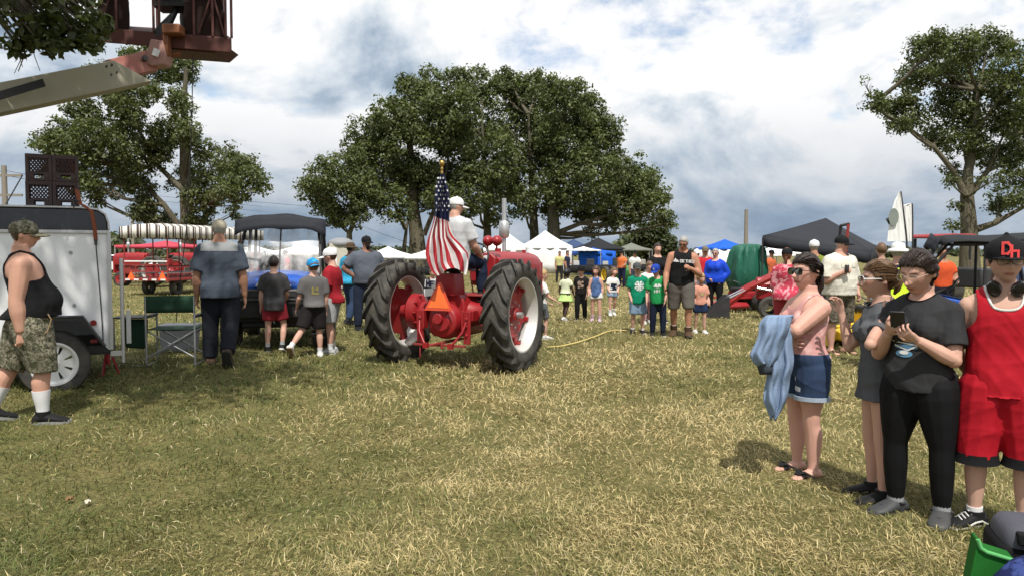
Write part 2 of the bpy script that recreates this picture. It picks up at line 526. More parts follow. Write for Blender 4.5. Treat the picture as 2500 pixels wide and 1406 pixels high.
def leaf_mesh(name, centres, rad, per, size, tint, seed):
    """clumps of small pointed leaves round the given centres"""
    r = np.random.default_rng(seed)
    n = len(centres) * per
    C = np.repeat(centres, per, 0); RR = np.repeat(rad, per)
    d = r.normal(size=(n, 3)); d /= np.linalg.norm(d, axis=1)[:, None]
    p = C + d * (RR * r.random(n) ** 0.45)[:, None] * np.array([1, 1, 0.72])
    # leaves face outward and up, with plenty of scatter
    nrm = d * 0.7 + np.array([0, 0, 0.55]) + r.normal(size=(n, 3)) * 0.55
    nrm /= np.linalg.norm(nrm, axis=1)[:, None]
    ax = np.cross(nrm, r.normal(size=(n, 3))); ax /= np.linalg.norm(ax, axis=1)[:, None]
    bx = np.cross(nrm, ax)
    L = (size * (0.6 + 0.8 * r.random(n)))[:, None]; W = L * (0.42 + 0.25 * r.random(n))[:, None]
    fold = nrm * L * 0.22
    v = np.stack([p - ax * L, p + bx * W - ax * L * 0.1 + fold, p + ax * L, p - bx * W - ax * L * 0.1 + fold], 1).reshape(-1, 3)
    b = np.arange(n) * 4
    loops = np.stack([b, b + 1, b + 2, b, b + 2, b + 3], -1).reshape(-1)
    me = bpy.data.meshes.new(name)
    me.vertices.add(n * 4); me.vertices.foreach_set('co', v.astype(np.float32).reshape(-1))
    me.loops.add(n * 6); me.loops.foreach_set('vertex_index', loops.astype(np.int32))
    me.polygons.add(n * 2); me.polygons.foreach_set('loop_start', (np.arange(n * 2) * 3).astype(np.int32))
    me.update(calc_edges=True)
    k = np.repeat(0.72 + 0.56 * r.random(len(centres)), per) * (0.75 + 0.5 * r.random(n))
    yel = np.repeat(r.random(len(centres)), per)[:, None]
    c = (np.array(tint) * (1 - 0.35 * yel) + np.array([0.185, 0.190, 0.066]) * 0.35 * yel) * k[:, None]
    c = np.repeat(c, 4, 0)
    a = me.color_attributes.new('tint', 'FLOAT_COLOR', 'POINT')
    a.data.foreach_set('color', np.concatenate([c, np.ones((len(c), 1))], -1).astype(np.float32).reshape(-1))
    return me

def bez(a, b, c, n):
    return [a * (1 - t) ** 2 + b * (2 * t * (1 - t)) + c * t * t for t in [i / n for i in range(n + 1)]]
def oak(name, label, Y, trunk_px, lobes, trunk_r, seed, tint=(0.084, 0.103, 0.038), dens=66, per=28, size=0.102, spread=2.6, group=None, stems=None, cl=(0.30, 0.62), gap=0.265):
    """trunk_px: pixels the trunk passes through, from the ground up; lobes: (px, py, radius) of the crown's masses"""
    trunk_r *= 0.60 * (Y / 50.0 if Y > 60 else 1); f = Y / 48.0; dens = dens / (f * f); size = size * f; cl = (cl[0] * f, cl[1] * f); spread = spread * max(1, f)
    rnd = random.Random(seed); r = np.random.default_rng(seed)
    base = on(trunk_px[0][0], Y)
    root = empty(name, base); tag(root, label, 'tree', group)
    path = [base + V((0, 0, -0.1))] + [at(x, y, Y) + V((0, rnd.uniform(-.2, .2), 0)) for x, y in trunk_px[1:]]
    ppm = F_PX / Y
    m = MB(); np_ = len(path)
    rads = [trunk_r * (1.18 if i == 0 else 1.0 - 0.80 * i / (np_ - 1)) for i in range(np_)]
    def wob(pts, k):
        return [p + V((rnd.uniform(-k, k), rnd.uniform(-k, k), rnd.uniform(-k, k))) if 0 < i < len(pts) - 1 else p for i, p in enumerate(pts)]
    m.tube(path, rads, 10)
    for s in stems or []:
        sp = [at(x, y, Y + rnd.uniform(-.6, .6)) for x, y in s[1]]
        m.tube(sp, [s[0] * 0.55 * (1 - 0.8 * i / (len(sp) - 1)) for i in range(len(sp))], 8)
        path = path + sp
    cents, rads_c = [], []
    for (px, py, pr) in lobes:
        dy = rnd.uniform(-spread, spread)
        c = at(px, py, Y + dy); rr = pr / F_PX * (Y + dy)
        # limb from the trunk to the middle of the mass
        cand = [p for p in path[1:] if p.z < c.z - 0.3] or [path[1]]
        a = min(cand, key=lambda p: (p - c).length + 0.5 * (c.z - p.z < 0.8))
        mid = a.lerp(c, 0.5) + V((0, 0, -0.10 * (c - a).length))
        br = bez(a, mid, c, 6)
        r0 = min(trunk_r * 0.36, 0.035 + 0.026 * (c - a).length)
        m.tube(wob(br, 0.07 * rr), [r0 * (1 - 0.75 * i / 6) for i in range(7)], 6)
        for k in range(5):
            d = V((rnd.gauss(0, 1), rnd.gauss(0, 1), rnd.gauss(0.2, 0.8))).normalized() * rr * rnd.uniform(0.7, 1.0)
            s0 = br[rnd.choice((3, 4, 5, 6))]
            m.tube(wob(bez(s0, s0.lerp(c + d, 0.5) + V((0, 0, 0.1 * rr)), c + d, 3), 0.06 * rr), [r0 * 0.30, r0 * 0.22, r0 * 0.15, r0 * 0.06], 5)
        nc = max(4, int(dens * rr * rr))
        d = r.normal(size=(nc, 3)); d /= np.linalg.norm(d, axis=1)[:, None]
        q = np.array(c) + d * (rr * (0.30 + 0.80 * r.random(nc) ** 0.6))[:, None]
        g = vnoise((q[:, 0] * 0.9 + q[:, 1] * 0.55) / f, (q[:, 2] * 0.9 - q[:, 1] * 0.35) / f, seed)
        q = q[g > gap * (0.75 + 0.5 * r.random(nc))]
        cents.append(q); rads_c.append(cl[0] + (cl[1] - cl[0]) * r.random(len(q)))
    cents = np.concatenate(cents); rads_c = np.concatenate(rads_c)
    inv = Matrix.Translation(-base)
    m.build('trunk', BARK, root, 60, M=inv)
    me = leaf_mesh('crown', cents - np.array(base), rads_c, per, size, tint, seed)
    link_mesh('crown', me, LEAF, root)
    return root

OAKS = 'tall oaks behind the show'
oak('oak_tree', 'tall oak with straight dark stem above the striped wagon canopy', 45, [(462, 640), (458, 520), (452, 440), (447, 330), (450, 240), (455, 170)],
    [(300, 150, 42), (240, 152, 24), (370, 165, 52), (440, 165, 42), (330, 250, 62), (255, 245, 45), (205, 275, 40), (160, 330, 42), (122, 350, 30), (92, 352, 16), (230, 345, 60),
     (320, 345, 70), (420, 260, 45), (400, 350, 52), (175, 400, 45), (270, 430, 55), (350, 430, 55), (462, 330, 40), (440, 420, 45), (510, 395, 45), (560, 400, 38), (600, 402, 26),
     (622, 440, 34), (560, 465, 45), (500, 480, 45), (485, 540, 26), (365, 515, 36), (333, 512, 20), (395, 545, 26), (575, 520, 15), (130, 420, 30), (210, 450, 35), (230, 490, 16)],
    0.80, 11, group=OAKS, stems=[(0.38, [(440, 560), (400, 500), (350, 450), (290, 400)]), (0.34, [(480, 560), (540, 480), (600, 430)]), (0.32, [(452, 470), (380, 400), (330, 300), (300, 200)])], gap=0.265)
oak('oak_tree', 'low spreading oak at the outer edge of the central clump', 67, [(852, 625), (853, 570), (868, 530), (880, 480)],
    [(790, 435, 46), (768, 470, 34), (850, 405, 50), (830, 490, 55), (900, 465, 55), (875, 528, 28), (800, 512, 34), (745, 455, 12), (830, 535, 20)], 0.40, 12, group=OAKS, spread=2.0)
oak('oak_tree', 'big oak with split pale trunk rising behind the tractor driver', 70, [(1022, 655), (1018, 580), (1010, 520), (1005, 440), (1000, 350), (1010, 260)],
    [(900, 340, 55), (960, 300, 60), (1010, 235, 50), (1050, 205, 40), (985, 370, 80), (1060, 325, 80), (920, 415, 72), (1040, 430, 85), (965, 500, 42), (1108, 265, 62), (1100, 385, 75), (1000, 462, 52), (1080, 490, 38), (985, 205, 22)],
    0.95, 13, group=OAKS, stems=[(0.42, [(1035, 575), (1065, 500), (1090, 420), (1100, 330)]), (0.38, [(990, 560), (950, 470), (920, 400)]), (0.4, [(985, 620), (992, 560), (1002, 500)])])
oak('oak_tree', 'slender oak between the flag and the exhaust stack', 72, [(1190, 655), (1190, 560), (1185, 470), (1182, 380), (1175, 280)],
    [(1122, 205, 38), (1180, 210, 42), (1160, 295, 70), (1195, 385, 75), (1150, 470, 60), (1232, 462, 44), (1215, 530, 20), (1128, 528, 18)], 0.50, 14, group=OAKS)
oak('oak_tree', 'upright oak rising directly behind the white peaked tents', 74, [(1303, 660), (1305, 580), (1300, 480), (1295, 380), (1290, 280)],
    [(1262, 225, 48), (1305, 255, 70), (1262, 335, 60), (1235, 300, 42), (1238, 240, 30), (1305, 400, 70), (1272, 495, 38), (1330, 330, 60), (1240, 180, 16), (1318, 190, 20)], 0.62, 15, group=OAKS)
oak('oak_tree', 'widest oak whose low limb reaches out over the black canopy', 71, [(1352, 660), (1352, 580), (1350, 510), (1358, 430), (1370, 330), (1380, 250)],
    [(1340, 225, 42), (1390, 235, 42), (1432, 290, 52), (1390, 335, 75), (1462, 360, 55), (1480, 312, 34), (1450, 430, 75), (1530, 420, 55), (1380, 450, 70), (1560, 465, 58), (1500, 500, 60),
     (1592, 440, 28), (1425, 515, 30), (1500, 545, 22), (1612, 530, 22), (1562, 515, 32), (1345, 510, 28), (1440, 250, 26), (1600, 485, 30), (1635, 545, 13), (1448, 570, 16)],
    0.85, 16, group=OAKS, stems=[(0.42, [(1358, 570), (1420, 545), (1490, 525), (1560, 520), (1600, 535)]), (0.40, [(1355, 520), (1400, 450), (1450, 380)])])
oak('oak_tree', 'gnarled oak with bare lower trunk behind the off-road vehicles', 42, [(2368, 640), (2366, 560), (2364, 480), (2368, 420), (2378, 330), (2390, 220)],
    [(2240, 125, 30), (2290, 105, 34), (2350, 115, 40), (2412, 112, 40), (2470, 125, 32), (2232, 182, 40), (2300, 185, 60), (2380, 185, 60), (2462, 192, 55), (2212, 232, 28), (2112, 208, 18),
     (2132, 250, 24), (2172, 270, 32), (2232, 280, 34), (2200, 302, 24), (2332, 270, 58), (2412, 282, 70), (2482, 282, 55), (2285, 332, 32), (2352, 352, 50), (2442, 372, 52), (2500, 352, 45),
     (2322, 412, 24), (2432, 432, 42), (2492, 432, 45), (2318, 442, 12), (2440, 500, 26), (2490, 475, 36), (2540, 300, 80), (2545, 180, 60), (2560, 420, 70), (2322, 552, 14), (2335, 500, 8), (2405, 560, 6)],
    0.82, 17, stems=[(0.36, [(2385, 560), (2430, 545), (2500, 505), (2570, 450)]), (0.36, [(2358, 480), (2330, 420), (2280, 360), (2200, 300), (2140, 250)]), (0.38, [(2372, 470), (2410, 420), (2450, 330)])], dens=58, gap=0.33)
oak('oak_tree', 'small round dark tree farther off beyond the grey canopy', 96, [(1590, 660), (1592, 620), (1592, 580)],
    [(1560, 590, 26), (1592, 572, 32), (1618, 598, 26), (1590, 605, 28)], 0.45, 18, tint=(0.05, 0.066, 0.03), spread=2, size=0.18)
oak('oak_tree', 'small pale green tree beside the round dark one', 100, [(1524, 655), (1524, 620), (1525, 600)],
    [(1524, 598, 20), (1512, 612, 14), (1538, 610, 14)], 0.3, 19, tint=(0.075, 0.095, 0.045), spread=1.5, size=0.18)

# the tree that overhangs the trailer: most of it stands outside the frame and shades the ground there
def near_tree():
    rnd = random.Random(5); r = np.random.default_rng(5)
    base = V((-9.4, 6.6, terr(-9.4, 6.6)))
    root = empty('shade_tree', base); tag(root, 'leafy branch tip of a shade tree reaching in above the trailer', 'tree')
    m = MB()
    top = V((-8.6, 6.6, 6.2))
    m.tube([base, V((-9.2, 6.6, 2.0)), V((-8.9, 6.7, 4.2)), top, V((-8.2, 6.4, 8.5))], [0.42, 0.33, 0.29, 0.22, 0.1], 12)
    lobes = []
    for (px, py, pr, Y) in [(20, 50, 62, 7.6), (70, 20, 55, 7.8), (130, 30, 50, 7.4), (118, 78, 34, 7.4), (190, 50, 45, 7.7), (222, 16, 36, 8.0), (60, 85, 36, 7.5), (205, 85, 28, 7.6), (228, 70, 18, 7.9),
                            (20, 10, 60, 7.2), (160, 0, 50, 7.5), (110, 105, 20, 7.4), (140, 110, 16, 7.4), (215, 110, 14, 7.6), (45, 110, 14, 7.5), (170, 100, 22, 7.6), (226, 45, 24, 7.9), (95, 60, 40, 7.6)]:
        lobes.append((at(px, py, Y), pr / F_PX * Y))
    for c, rr in [((-7.2, 6.6, 6.4), 1.3), ((-6.0, 7.2, 6.0), 1.1), ((-6.3, 5.6, 7.2), 1.4), ((-5.0, 6.2, 6.6), 1.0), ((-8.6, 8.2, 6.8), 1.4), ((-8.8, 5.2, 8.4), 1.6),
                  ((-6.8, 7.4, 8.4), 1.4), ((-10.3, 6.4, 7.0), 1.5), ((-4.4, 7.4, 6.9), 0.8), ((-4.2, 3.9, 9.6), 1.0), ((-3.3, 4.4, 9.0), 1.1), ((-5.0, 5.4, 9.6), 1.3), ((-6.8, 5.6, 9.2), 1.2), ((-2.9, 3.0, 9.4), 1.0), ((-2.5, 4.0, 9.4), .9), ((-3.6, 3.2, 9.6), .9), ((-3.6, 6.2, 9.8), 1.1)]:
        lobes.append((V(c), rr))
    m.tube(bez(V((-8.9, 6.7, 4.2)), V((-7.6, 7.4, 5.3)), V((-6.2, 7.6, 5.3)), 5), [.10, .09, .08, .07, .055, .04], 8)
    cents, rads = [], []; cents_b = []
    for c, rr in lobes:
        a = V((-6.3, 7.6, 5.3)) if rr < 0.6 else top
        br = bez(a, a.lerp(c, 0.5) + V((0, 0, 0.25)), c, 6); th = 0.3 if rr < 0.6 else 1
        m.tube(br, [0.09 * th, 0.075 * th, 0.06 * th, 0.045 * th, 0.035 * th, 0.025 * th, 0.012 * th], 6)
        for k in range(6):
            d = V((rnd.gauss(0, 1), rnd.gauss(0, 1), rnd.gauss(0, 0.7))).normalized() * rr
            m.tube(bez(br[4], br[4].lerp(c + d, 0.5), c + d, 3), [0.02, 0.015, 0.01, 0.005], 5)
        nc = max(4, int(42 * rr * rr)) if rr < 0.6 else int(30 * rr * rr)
        d = r.normal(size=(nc, 3)); d /= np.linalg.norm(d, axis=1)[:, None]
        q = np.array(c) + d * (rr * (0.2 + 0.8 * r.random(nc) ** 0.6))[:, None]
        if rr < 0.6: cents.append(q); rads.append(np.full(nc, 0.14))
        else: cents_b.append(q)
    # bare hanging twigs
    for pts in [[(12, 50), (20, 80), (42, 120), (55, 165)], [(20, 80), (35, 95), (52, 118)], [(60, 55), (75, 105), (85, 140), (98, 175)], [(75, 105), (62, 130), (50, 148), (35, 180)], [(75, 105), (100, 128), (130, 138)], [(62, 130), (45, 175)]]:
        m.tube([at(x, y, 7.5 + rnd.uniform(-.1, .1)) for x, y in pts], [0.006 - 0.001 * i for i in range(len(pts))], 5)
    inv = Matrix.Translation(-base)
    m.build('trunk', BARK, root, 60, M=inv)
    link_mesh('crown', leaf_mesh('crown', np.concatenate(cents) - np.array(base), np.concatenate(rads), 17, 0.050, (0.050, 0.066, 0.022), 6), LEAF, root)
    cents_b = np.concatenate(cents_b)
    link_mesh('crown', leaf_mesh('crown', cents_b - np.array(base), np.full(len(cents_b), .34), 14, 0.10, (0.045, 0.060, 0.020), 8), LEAF, root)
near_tree()

# far wood on the skyline
def treeline():
    r = np.random.default_rng(9); cs = []
    for px0, px1, top, Y in [(-1400, 260, 597, 220), (255, 345, 548, 130), (345, 2480, 606, 300), (560, 740, 602, 260), (880, 1000, 600, 250), (2080, 2240, 602, 240), (2480, 3900, 592, 210)]:
        n = int((px1 - px0) * 0.9)
        px = px0 + (px1 - px0) * r.random(n)
        edge = np.clip(np.minimum(px - px0, px1 - px) / 25.0, 0, 1)
        hump = 621 - (621 - top) * edge * (0.35 + 0.85 * vnoise(px / 31.0, px * 0, 4) * vnoise(px / 9.0, px * 0, 8) + 0.2 * vnoise(px / 90.0, px * 0, 6))
        py = hump + (621 - hump) * r.random(n) ** 1.2
        for a, b in zip(px, py): cs.append(at(a, b, Y + r.uniform(-8, 8)))
    cs = np.array([tuple(c) for c in cs]); 
    me = leaf_mesh('treeline', cs, np.full(len(cs), 1.6), 7, 0.8, (0.052, 0.066, 0.042), 3)
    o = link_mesh('treeline', me, LEAF); tag(o, 'far line of dark trees along the skyline', 'trees', kind='stuff')
treeline()
# ------------------------------------------------------------------ people
def remesh(mb, vox, smooth=2, name='body', dec=False):
    """one continuous skin over the collected solids"""
    me = mb.mesh(name, True, 0)
    o = bpy.data.objects.new(name, me); col.objects.link(o)
    m = o.modifiers.new('r', 'REMESH'); m.mode = 'VOXEL'; m.voxel_size = vox if vox < 0.009 else vox * 1.6
    if dec and vox < 0.009:
        d = o.modifiers.new('d', 'DECIMATE'); d.ratio = 0.17
    dg = bpy.context.evaluated_depsgraph_get(); dg.update()
    out = bpy.data.meshes.new_from_object(o.evaluated_get(dg))
    bpy.data.objects.remove(o); bpy.data.meshes.remove(me)
    out.name = name
    co = np.empty(len(out.vertices) * 3, np.float32); out.vertices.foreach_get('co', co); co = co.reshape(-1, 3)
    ed = np.empty(len(out.edges) * 2, np.int32); out.edges.foreach_get('vertices', ed); ed = ed.reshape(-1, 2)
    deg = np.bincount(ed.reshape(-1), minlength=len(co)).astype(np.float32)[:, None]
    for _ in range(smooth):
        s = np.zeros_like(co)
        np.add.at(s, ed[:, 0], co[ed[:, 1]]); np.add.at(s, ed[:, 1], co[ed[:, 0]])
        co = co * 0.45 + 0.55 * s / np.maximum(deg, 1)
    out.vertices.foreach_set('co', co.reshape(-1))
    out.polygons.foreach_set('use_smooth', [True] * len(out.polygons))
    out.update()
    return out
def mesh_co(me):
    co = np.empty(len(me.vertices) * 3, np.float32); me.vertices.foreach_get('co', co); return co.reshape(-1, 3)
def mesh_no(me):
    no = np.empty(len(me.vertices) * 3, np.float32); me.vertices.foreach_get('normal', no); return no.reshape(-1, 3)
def wrinkle(me, amp, seed, freq=14.0, drop=0.35):
    """shallow creases pushed into a garment"""
    if amp <= 0: return
    r = np.random.default_rng(seed); co = mesh_co(me); no = mesh_no(me); w = np.zeros(len(co))
    for k in range(7):
        d = r.normal(size=3); d[2] *= 1.7; d = d / np.linalg.norm(d) * freq * r.uniform(0.5, 1.6)
        e = r.normal(size=3) * freq * 0.5
        ph = co @ d + 1.3 * np.sin(co @ e + r.uniform(0, 6)) + r.uniform(0, 6)
        w += (1 - np.abs(np.sin(ph))) ** 2 * r.uniform(0.4, 1.0)
    w = w / 7 - 0.25
    me.vertices.foreach_set('co', (co + no * (w * amp * 2.2)[:, None]).astype(np.float32).reshape(-1)); me.update()
def cut(me, fn):
    """opens a garment: removes what lies inside fn(x, y, z)"""
    bm = bmesh.new(); bm.from_mesh(me)
    bmesh.ops.delete(bm, geom=[v for v in bm.verts if fn(v.co)], context='VERTS')
    for _ in range(3):
        bmesh.ops.smooth_vert(bm, verts=[v for v in bm.verts if v.is_boundary], factor=0.5, use_axis_x=True, use_axis_y=True, use_axis_z=True)
    bm.to_mesh(me); bm.free(); me.update()

def skin_mat():
    t = NT('skin'); a = t.new('ShaderNodeAttribute', attribute_name='tint'); v = t.coord()
    n = t.noise(v, 22, 4, 0.6); n2 = t.noise(v, 180, 2, 0.5)
    t.set(t.mix(t.math('MULTIPLY', n, 0.28), a.outputs['Color'], t.mix(1.0, a.outputs['Color'], (1.0, 0.68, 0.60), 'MULTIPLY')), 0.56, 0, 0.25)
    t.put(t.b.inputs['Subsurface Weight'], 0.0); t.bump(n2, 0.12, 0.002)
    return t.m
SKIN = skin_mat()
def hair_mat(name, c):
    if name in _mats: return _mats[name]
    t = NT(name); v = t.coord(scale=(1, 1, 0.10)); n = t.noise(v, 90, 3, 0.6, 0.4)
    t.set(t.mix(n, tuple(x * 0.45 for x in c), tuple(x * 1.6 for x in c)), 0.42, 0, 0.4); t.bump(n, 0.9, 0.006)
    _mats[name] = t.m; return t.m

def head_pt(a, ph, fem=False, detail=True):
    """face and skull, chin at -0.5 and crown at +0.5, facing -Y"""
    g = lambda d, w: math.exp(-(d / w) ** 2)
    x, y, z = math.cos(ph) * math.sin(a), -math.cos(ph) * math.cos(a), math.sin(ph)
    X_, Y_, Z_ = 0.345 * x, 0.435 * y, 0.5 * z
    if Z_ < 0.02:                                   # jaw narrows, the nape is drawn in
        q = min(1.0, (0.02 - Z_) / 0.5)
        X_ *= 1 - (0.20 + (0.08 if fem else 0)) * q
        if Y_ > 0: Y_ *= 1 - 0.42 * q
        else: Y_ *= 1 + 0.13 * q * (1 - abs(x))
        if Y_ < 0: Z_ = Z_ - 0.03 * q * g(X_, 0.16)
    else:
        Y_ += 0.035 * (Z_ / 0.5)
    if Y_ < 0 and detail:
        Y_ *= 1 - 0.05 * g(Z_ - 0.02, 0.16)
        f = 1.0 if math.cos(a) > 0 else 0
        Y_ -= f * 0.030 * g(Z_ - 0.125, 0.05) * g(abs(X_) - 0.10, 0.12)           # brow
        Y_ += f * 0.055 * g(abs(X_) - 0.135, 0.075) * g(Z_ - 0.035, 0.055)        # eye sockets
        Y_ -= f * 0.022 * g(abs(X_) - 0.135, 0.05) * g(Z_ - 0.025, 0.03)          # lids
        nz = g(Z_ + 0.125, 0.055) * 0.125 + g(Z_ + 0.02, 0.09) * 0.060
        Y_ -= f * 1.2 * nz * g(X_, 0.052 if Z_ < -0.08 else 0.038)                      # nose
        Y_ -= f * 0.034 * g(abs(X_) - 0.05, 0.03) * g(Z_ + 0.135, 0.03)           # nostrils
        Y_ -= f * 0.036 * g(X_, 0.105) * g(Z_ + 0.255, 0.032)                     # lips
        Y_ -= f * 0.028 * g(X_, 0.09) * g(Z_ + 0.31, 0.026)
        Y_ += f * 0.018 * g(X_, 0.09) * g(Z_ + 0.283, 0.010)
        Y_ -= f * 0.045 * g(X_, 0.10) * g(Z_ + 0.42, 0.065)                       # chin
        Y_ -= f * 0.016 * g(abs(X_) - 0.19, 0.08) * g(Z_ + 0.06, 0.09)            # cheeks
    return V((X_, Y_, Z_))
def head_pts(fem=False, nu=44, nv=34):
    return [[head_pt(2 * math.pi * k / nu, -math.pi / 2 + math.pi * i / nv, fem) for k in range(nu)] for i in range(nv + 1)]
HEAD_M = head_pts(); HEAD_F = head_pts(True)

class Person:
    def __init__(s, label, loc, face, H=1.75, hh=None, k=1.0, belly=0.0, fem=False, skin=(0.50, 0.31, 0.235), vox=0.02, pose=None, arm=1.0, leg=1.0, seed=0, cat='person', group=None, chest=1.0, seat=None):
        s.H, s.hh = H, hh or (0.228 if H > 1.5 else 0.205 if H > 1.15 else 0.195)
        s.B = B = H - s.hh; s.k, s.fem, s.skin, s.vox, s.seed, s.belly = k, fem, skin, vox, seed, belly
        s.arm, s.leg = arm * k ** 0.5, leg * k ** 0.5
        p = dict(lean=0, tilt=0, twist=0, yaw=0, pitch=0, roll=0, uaL=(.16, .02, -1), faL=(.05, -.22, -1), uaR=(-.16, .02, -1), faR=(-.05, -.22, -1),
                 thL=(.05, -.02, -1), shL=(0, .05, -1), thR=(-.05, -.02, -1), shR=(0, .05, -1), ftL=8, ftR=-8, fpL=0, fpR=0, cuL=0.35, cuR=0.35, pnL=None, pnR=None, hip=0)
        p.update(pose or {}); s.p = p
        s.root = empty('person', loc, R(face)); tag(s.root, label, cat, group)
        # skeleton, hips at the origin for now
        hipz = 0.595 * B
        s.hipw = (0.062 if fem else 0.058) * B * (0.6 + 0.4 * k)
        n = lambda v: V(v).normalized()
        J = s.J = {}
        for S, sg in (('L', 1), ('R', -1)):
            h = V((sg * s.hipw, 0, hipz)); kn = h + n(p['th' + S]) * 0.277 * B; an = kn + n(p['sh' + S]) * 0.266 * B
            J['hip' + S], J['knee' + S], J['ank' + S] = h, kn, an
            yaw = R(p['ft' + S]); fp = R(p['fp' + S])
            f = V((math.sin(yaw) * math.cos(fp), -math.cos(yaw) * math.cos(fp), math.sin(fp)))
            J['ft' + S] = f
            up = f.cross(V((1, 0, 0)).cross(f)); sd = f.cross(V((0, 0, 1))).normalized(); up = sd.cross(f).normalized()
            J['fu' + S] = up
        s.ah = 0.050 * B
        low = []
        for S in 'LR':
            a, f, u = J['ank' + S], J['ft' + S], J['fu' + S]
            for q in (-0.042, 0.105): low.append((a + f * q * B - u * s.ah).z)
        dz = -min(low) if seat is None else seat - hipz
        for key in list(J):
            if key[:2] not in ('ft', 'fu'): J[key] = J[key] + V((0, 0, dz))
        s.hz = hipz + dz
        s.piv = V((0, 0, s.hz))
        T = Matrix.Translation(s.piv) @ Euler((R(p['lean']), R(p['tilt']), R(p['twist'])), 'ZYX').to_matrix().to_4x4() @ Matrix.Translation(-s.piv)
        s.T = T
        # z of the body in units of B is shifted with the hips
        s.zB = lambda z: s.hz + (z - 0.595) * B
        sw = (0.108 if fem else 0.119) * B * (0.75 + 0.25 * k)
        for S, sg in (('L', 1), ('R', -1)):
            sh = T @ V((sg * sw, 0.010 * B, s.zB(0.888) + p.get('shrug', 0) * B)); 
            el = sh + n(p['ua' + S]) * 0.195 * B; wr = el + n(p['fa' + S]) * 0.165 * B
            J['sho' + S], J['elb' + S], J['wri' + S] = sh, el, wr
        nb = T @ V((0, 0.010 * B, s.zB(0.950)))
        s.HM = Matrix.Translation(nb) @ (T.to_3x3() @ Euler((R(p['pitch']), R(p['roll']), R(p['yaw'])), 'ZYX').to_matrix()).to_4x4() @ Matrix.Translation((0, -0.075 * s.hh, 0.035 * B + 0.5 * s.hh))
        s.body()
    # cross-sections of the trunk: height, half width, half depth, forward shift
    def torso(s, grow=0.0, lo=0.53, hi=1.0, sx=1.0):
        k, B, f = s.k, s.B, s.fem
        tab = [(0.530, .060, .058, 0), (0.570, .108, .080, .004), (0.615, .117 if f else .111, .086, .006), (0.665, .104, .076, .002), (0.710, .090 if f else .099, .068 if f else .072, 0),
               (0.765, .094 if f else .104, .070 if f else .074, 0), (0.830, .102 if f else .116, .080, .002), (0.880, .104 if f else .119, .078, .004), (0.918, .096 if f else .108, .066, .006),
               (0.945, .072, .053, .008), (0.968, .044, .044, .010), (1.0, .040, .042, .008)]
        zs = [r[0] for r in tab]; want = sorted(set([max(lo, zs[0])] + [z for z in np.arange(0.53, 1.0001, 0.0157) if lo <= z <= hi] + [min(hi, zs[-1])]))
        out = []
        for z in want:
            i = max(0, min(len(tab) - 2, int(np.searchsorted(zs, z, 'right')) - 1)); t = (z - zs[i]) / (zs[i + 1] - zs[i])
            p0, p1, p2, p3 = tab[max(i - 1, 0)], tab[i], tab[i + 1], tab[min(i + 2, len(tab) - 1)]
            a, b, y = (0.5 * (2 * p1[j] + (p2[j] - p0[j]) * t + (2 * p0[j] - 5 * p1[j] + 4 * p2[j] - p3[j]) * t * t + (3 * p1[j] - p0[j] - 3 * p2[j] + p3[j]) * t ** 3) for j in (1, 2, 3))
            g = math.exp(-((z - 0.69) / 0.095) ** 2) * s.belly
            kk = k if z < 0.90 else 1 + (k - 1) * max(0.3, 1 - (z - 0.90) * 12)
            out.append([z, (a * kk + 0.026 * g) * B * sx + grow, (b * (0.35 + 0.65 * kk) + 0.040 * g) * B + grow, (y - 0.046 * g) * B])
        return out
    def traps(s, m, grow=0.0, end=1.0):
        """the slope from neck to shoulder, and the chest and back muscles that carry the arm"""
        B = s.B
        for S in 'LR':
            a = s.T @ V((0, 0.014 * B, s.zB(0.955))); b = s.J['sho' + S] + V((0, 0, 0.006 * B))
            m.tube([a, a.lerp(b, 0.45) - V((0, 0, .004 * B)), a.lerp(b, 0.92 * end)], [.034 * B + grow, .036 * B + grow, .034 * B * s.arm + grow], 12)
            c = s.T @ V((0, 0.0, s.zB(0.86)))
            m.tube([c, c.lerp(s.J['sho' + S] - V((0, 0, .02 * B)), 0.8 * end)], [.060 * B * s.k + grow, .044 * B * s.arm + grow], 12)
    def ring(s, z, a, b, y, n=20, e=2.4):
        out = []
        for i in range(n):
            t = 2 * math.pi * i / n; c, d = math.cos(t), math.sin(t)
            out.append(s.T @ V((a * math.copysign(abs(c) ** (2 / e), c), y + b * math.copysign(abs(d) ** (2 / e), d), s.zB(z))))
        return out
    def legpath(s, S):
        h, kn, an = (s.J[q + S] for q in ('hip', 'knee', 'ank')); back = V((0, 1, 0)) * 0.010 * s.B
        return [h + V((-h.x * .15, 0, 0.055 * s.B)), h + V((-h.x * .06, 0, 0.03 * s.B)), h.lerp(kn, 0.06), h.lerp(kn, 0.25), h.lerp(kn, 0.6), h.lerp(kn, 0.88), kn, kn.lerp(an, 0.14), kn.lerp(an, 0.32) + back, kn.lerp(an, 0.62) + back * 0.6, kn.lerp(an, 0.86), an + (an - kn).normalized() * 0.02 * s.B]
    def legrad(s):
        q = s.B * s.leg ** 0.6; f = (1.06 if s.fem else 1) * s.leg ** 0.6
        return [.030 * q * f, .054 * q * f, .063 * q * f, .063 * q * f, .051 * q * f, .041 * q, .040 * q, .037 * q, .041 * q, .034 * q, .0245 * q, .0240 * q]
    def armpath(s, S):
        a, b, c = (s.J[q + S] for q in ('sho', 'elb', 'wri'))
        return [a, a.lerp(b, 0.22), a.lerp(b, 0.55), a.lerp(b, 0.88), b, b.lerp(c, 0.14), b.lerp(c, 0.35), b.lerp(c, 0.7), c]
    def armrad(s):
        q = s.B * s.arm
        return [.040 * q, .039 * q, .035 * q, .0295 * q, .029 * q, .030 * q, .030 * q, .0225 * q, .0185 * q]
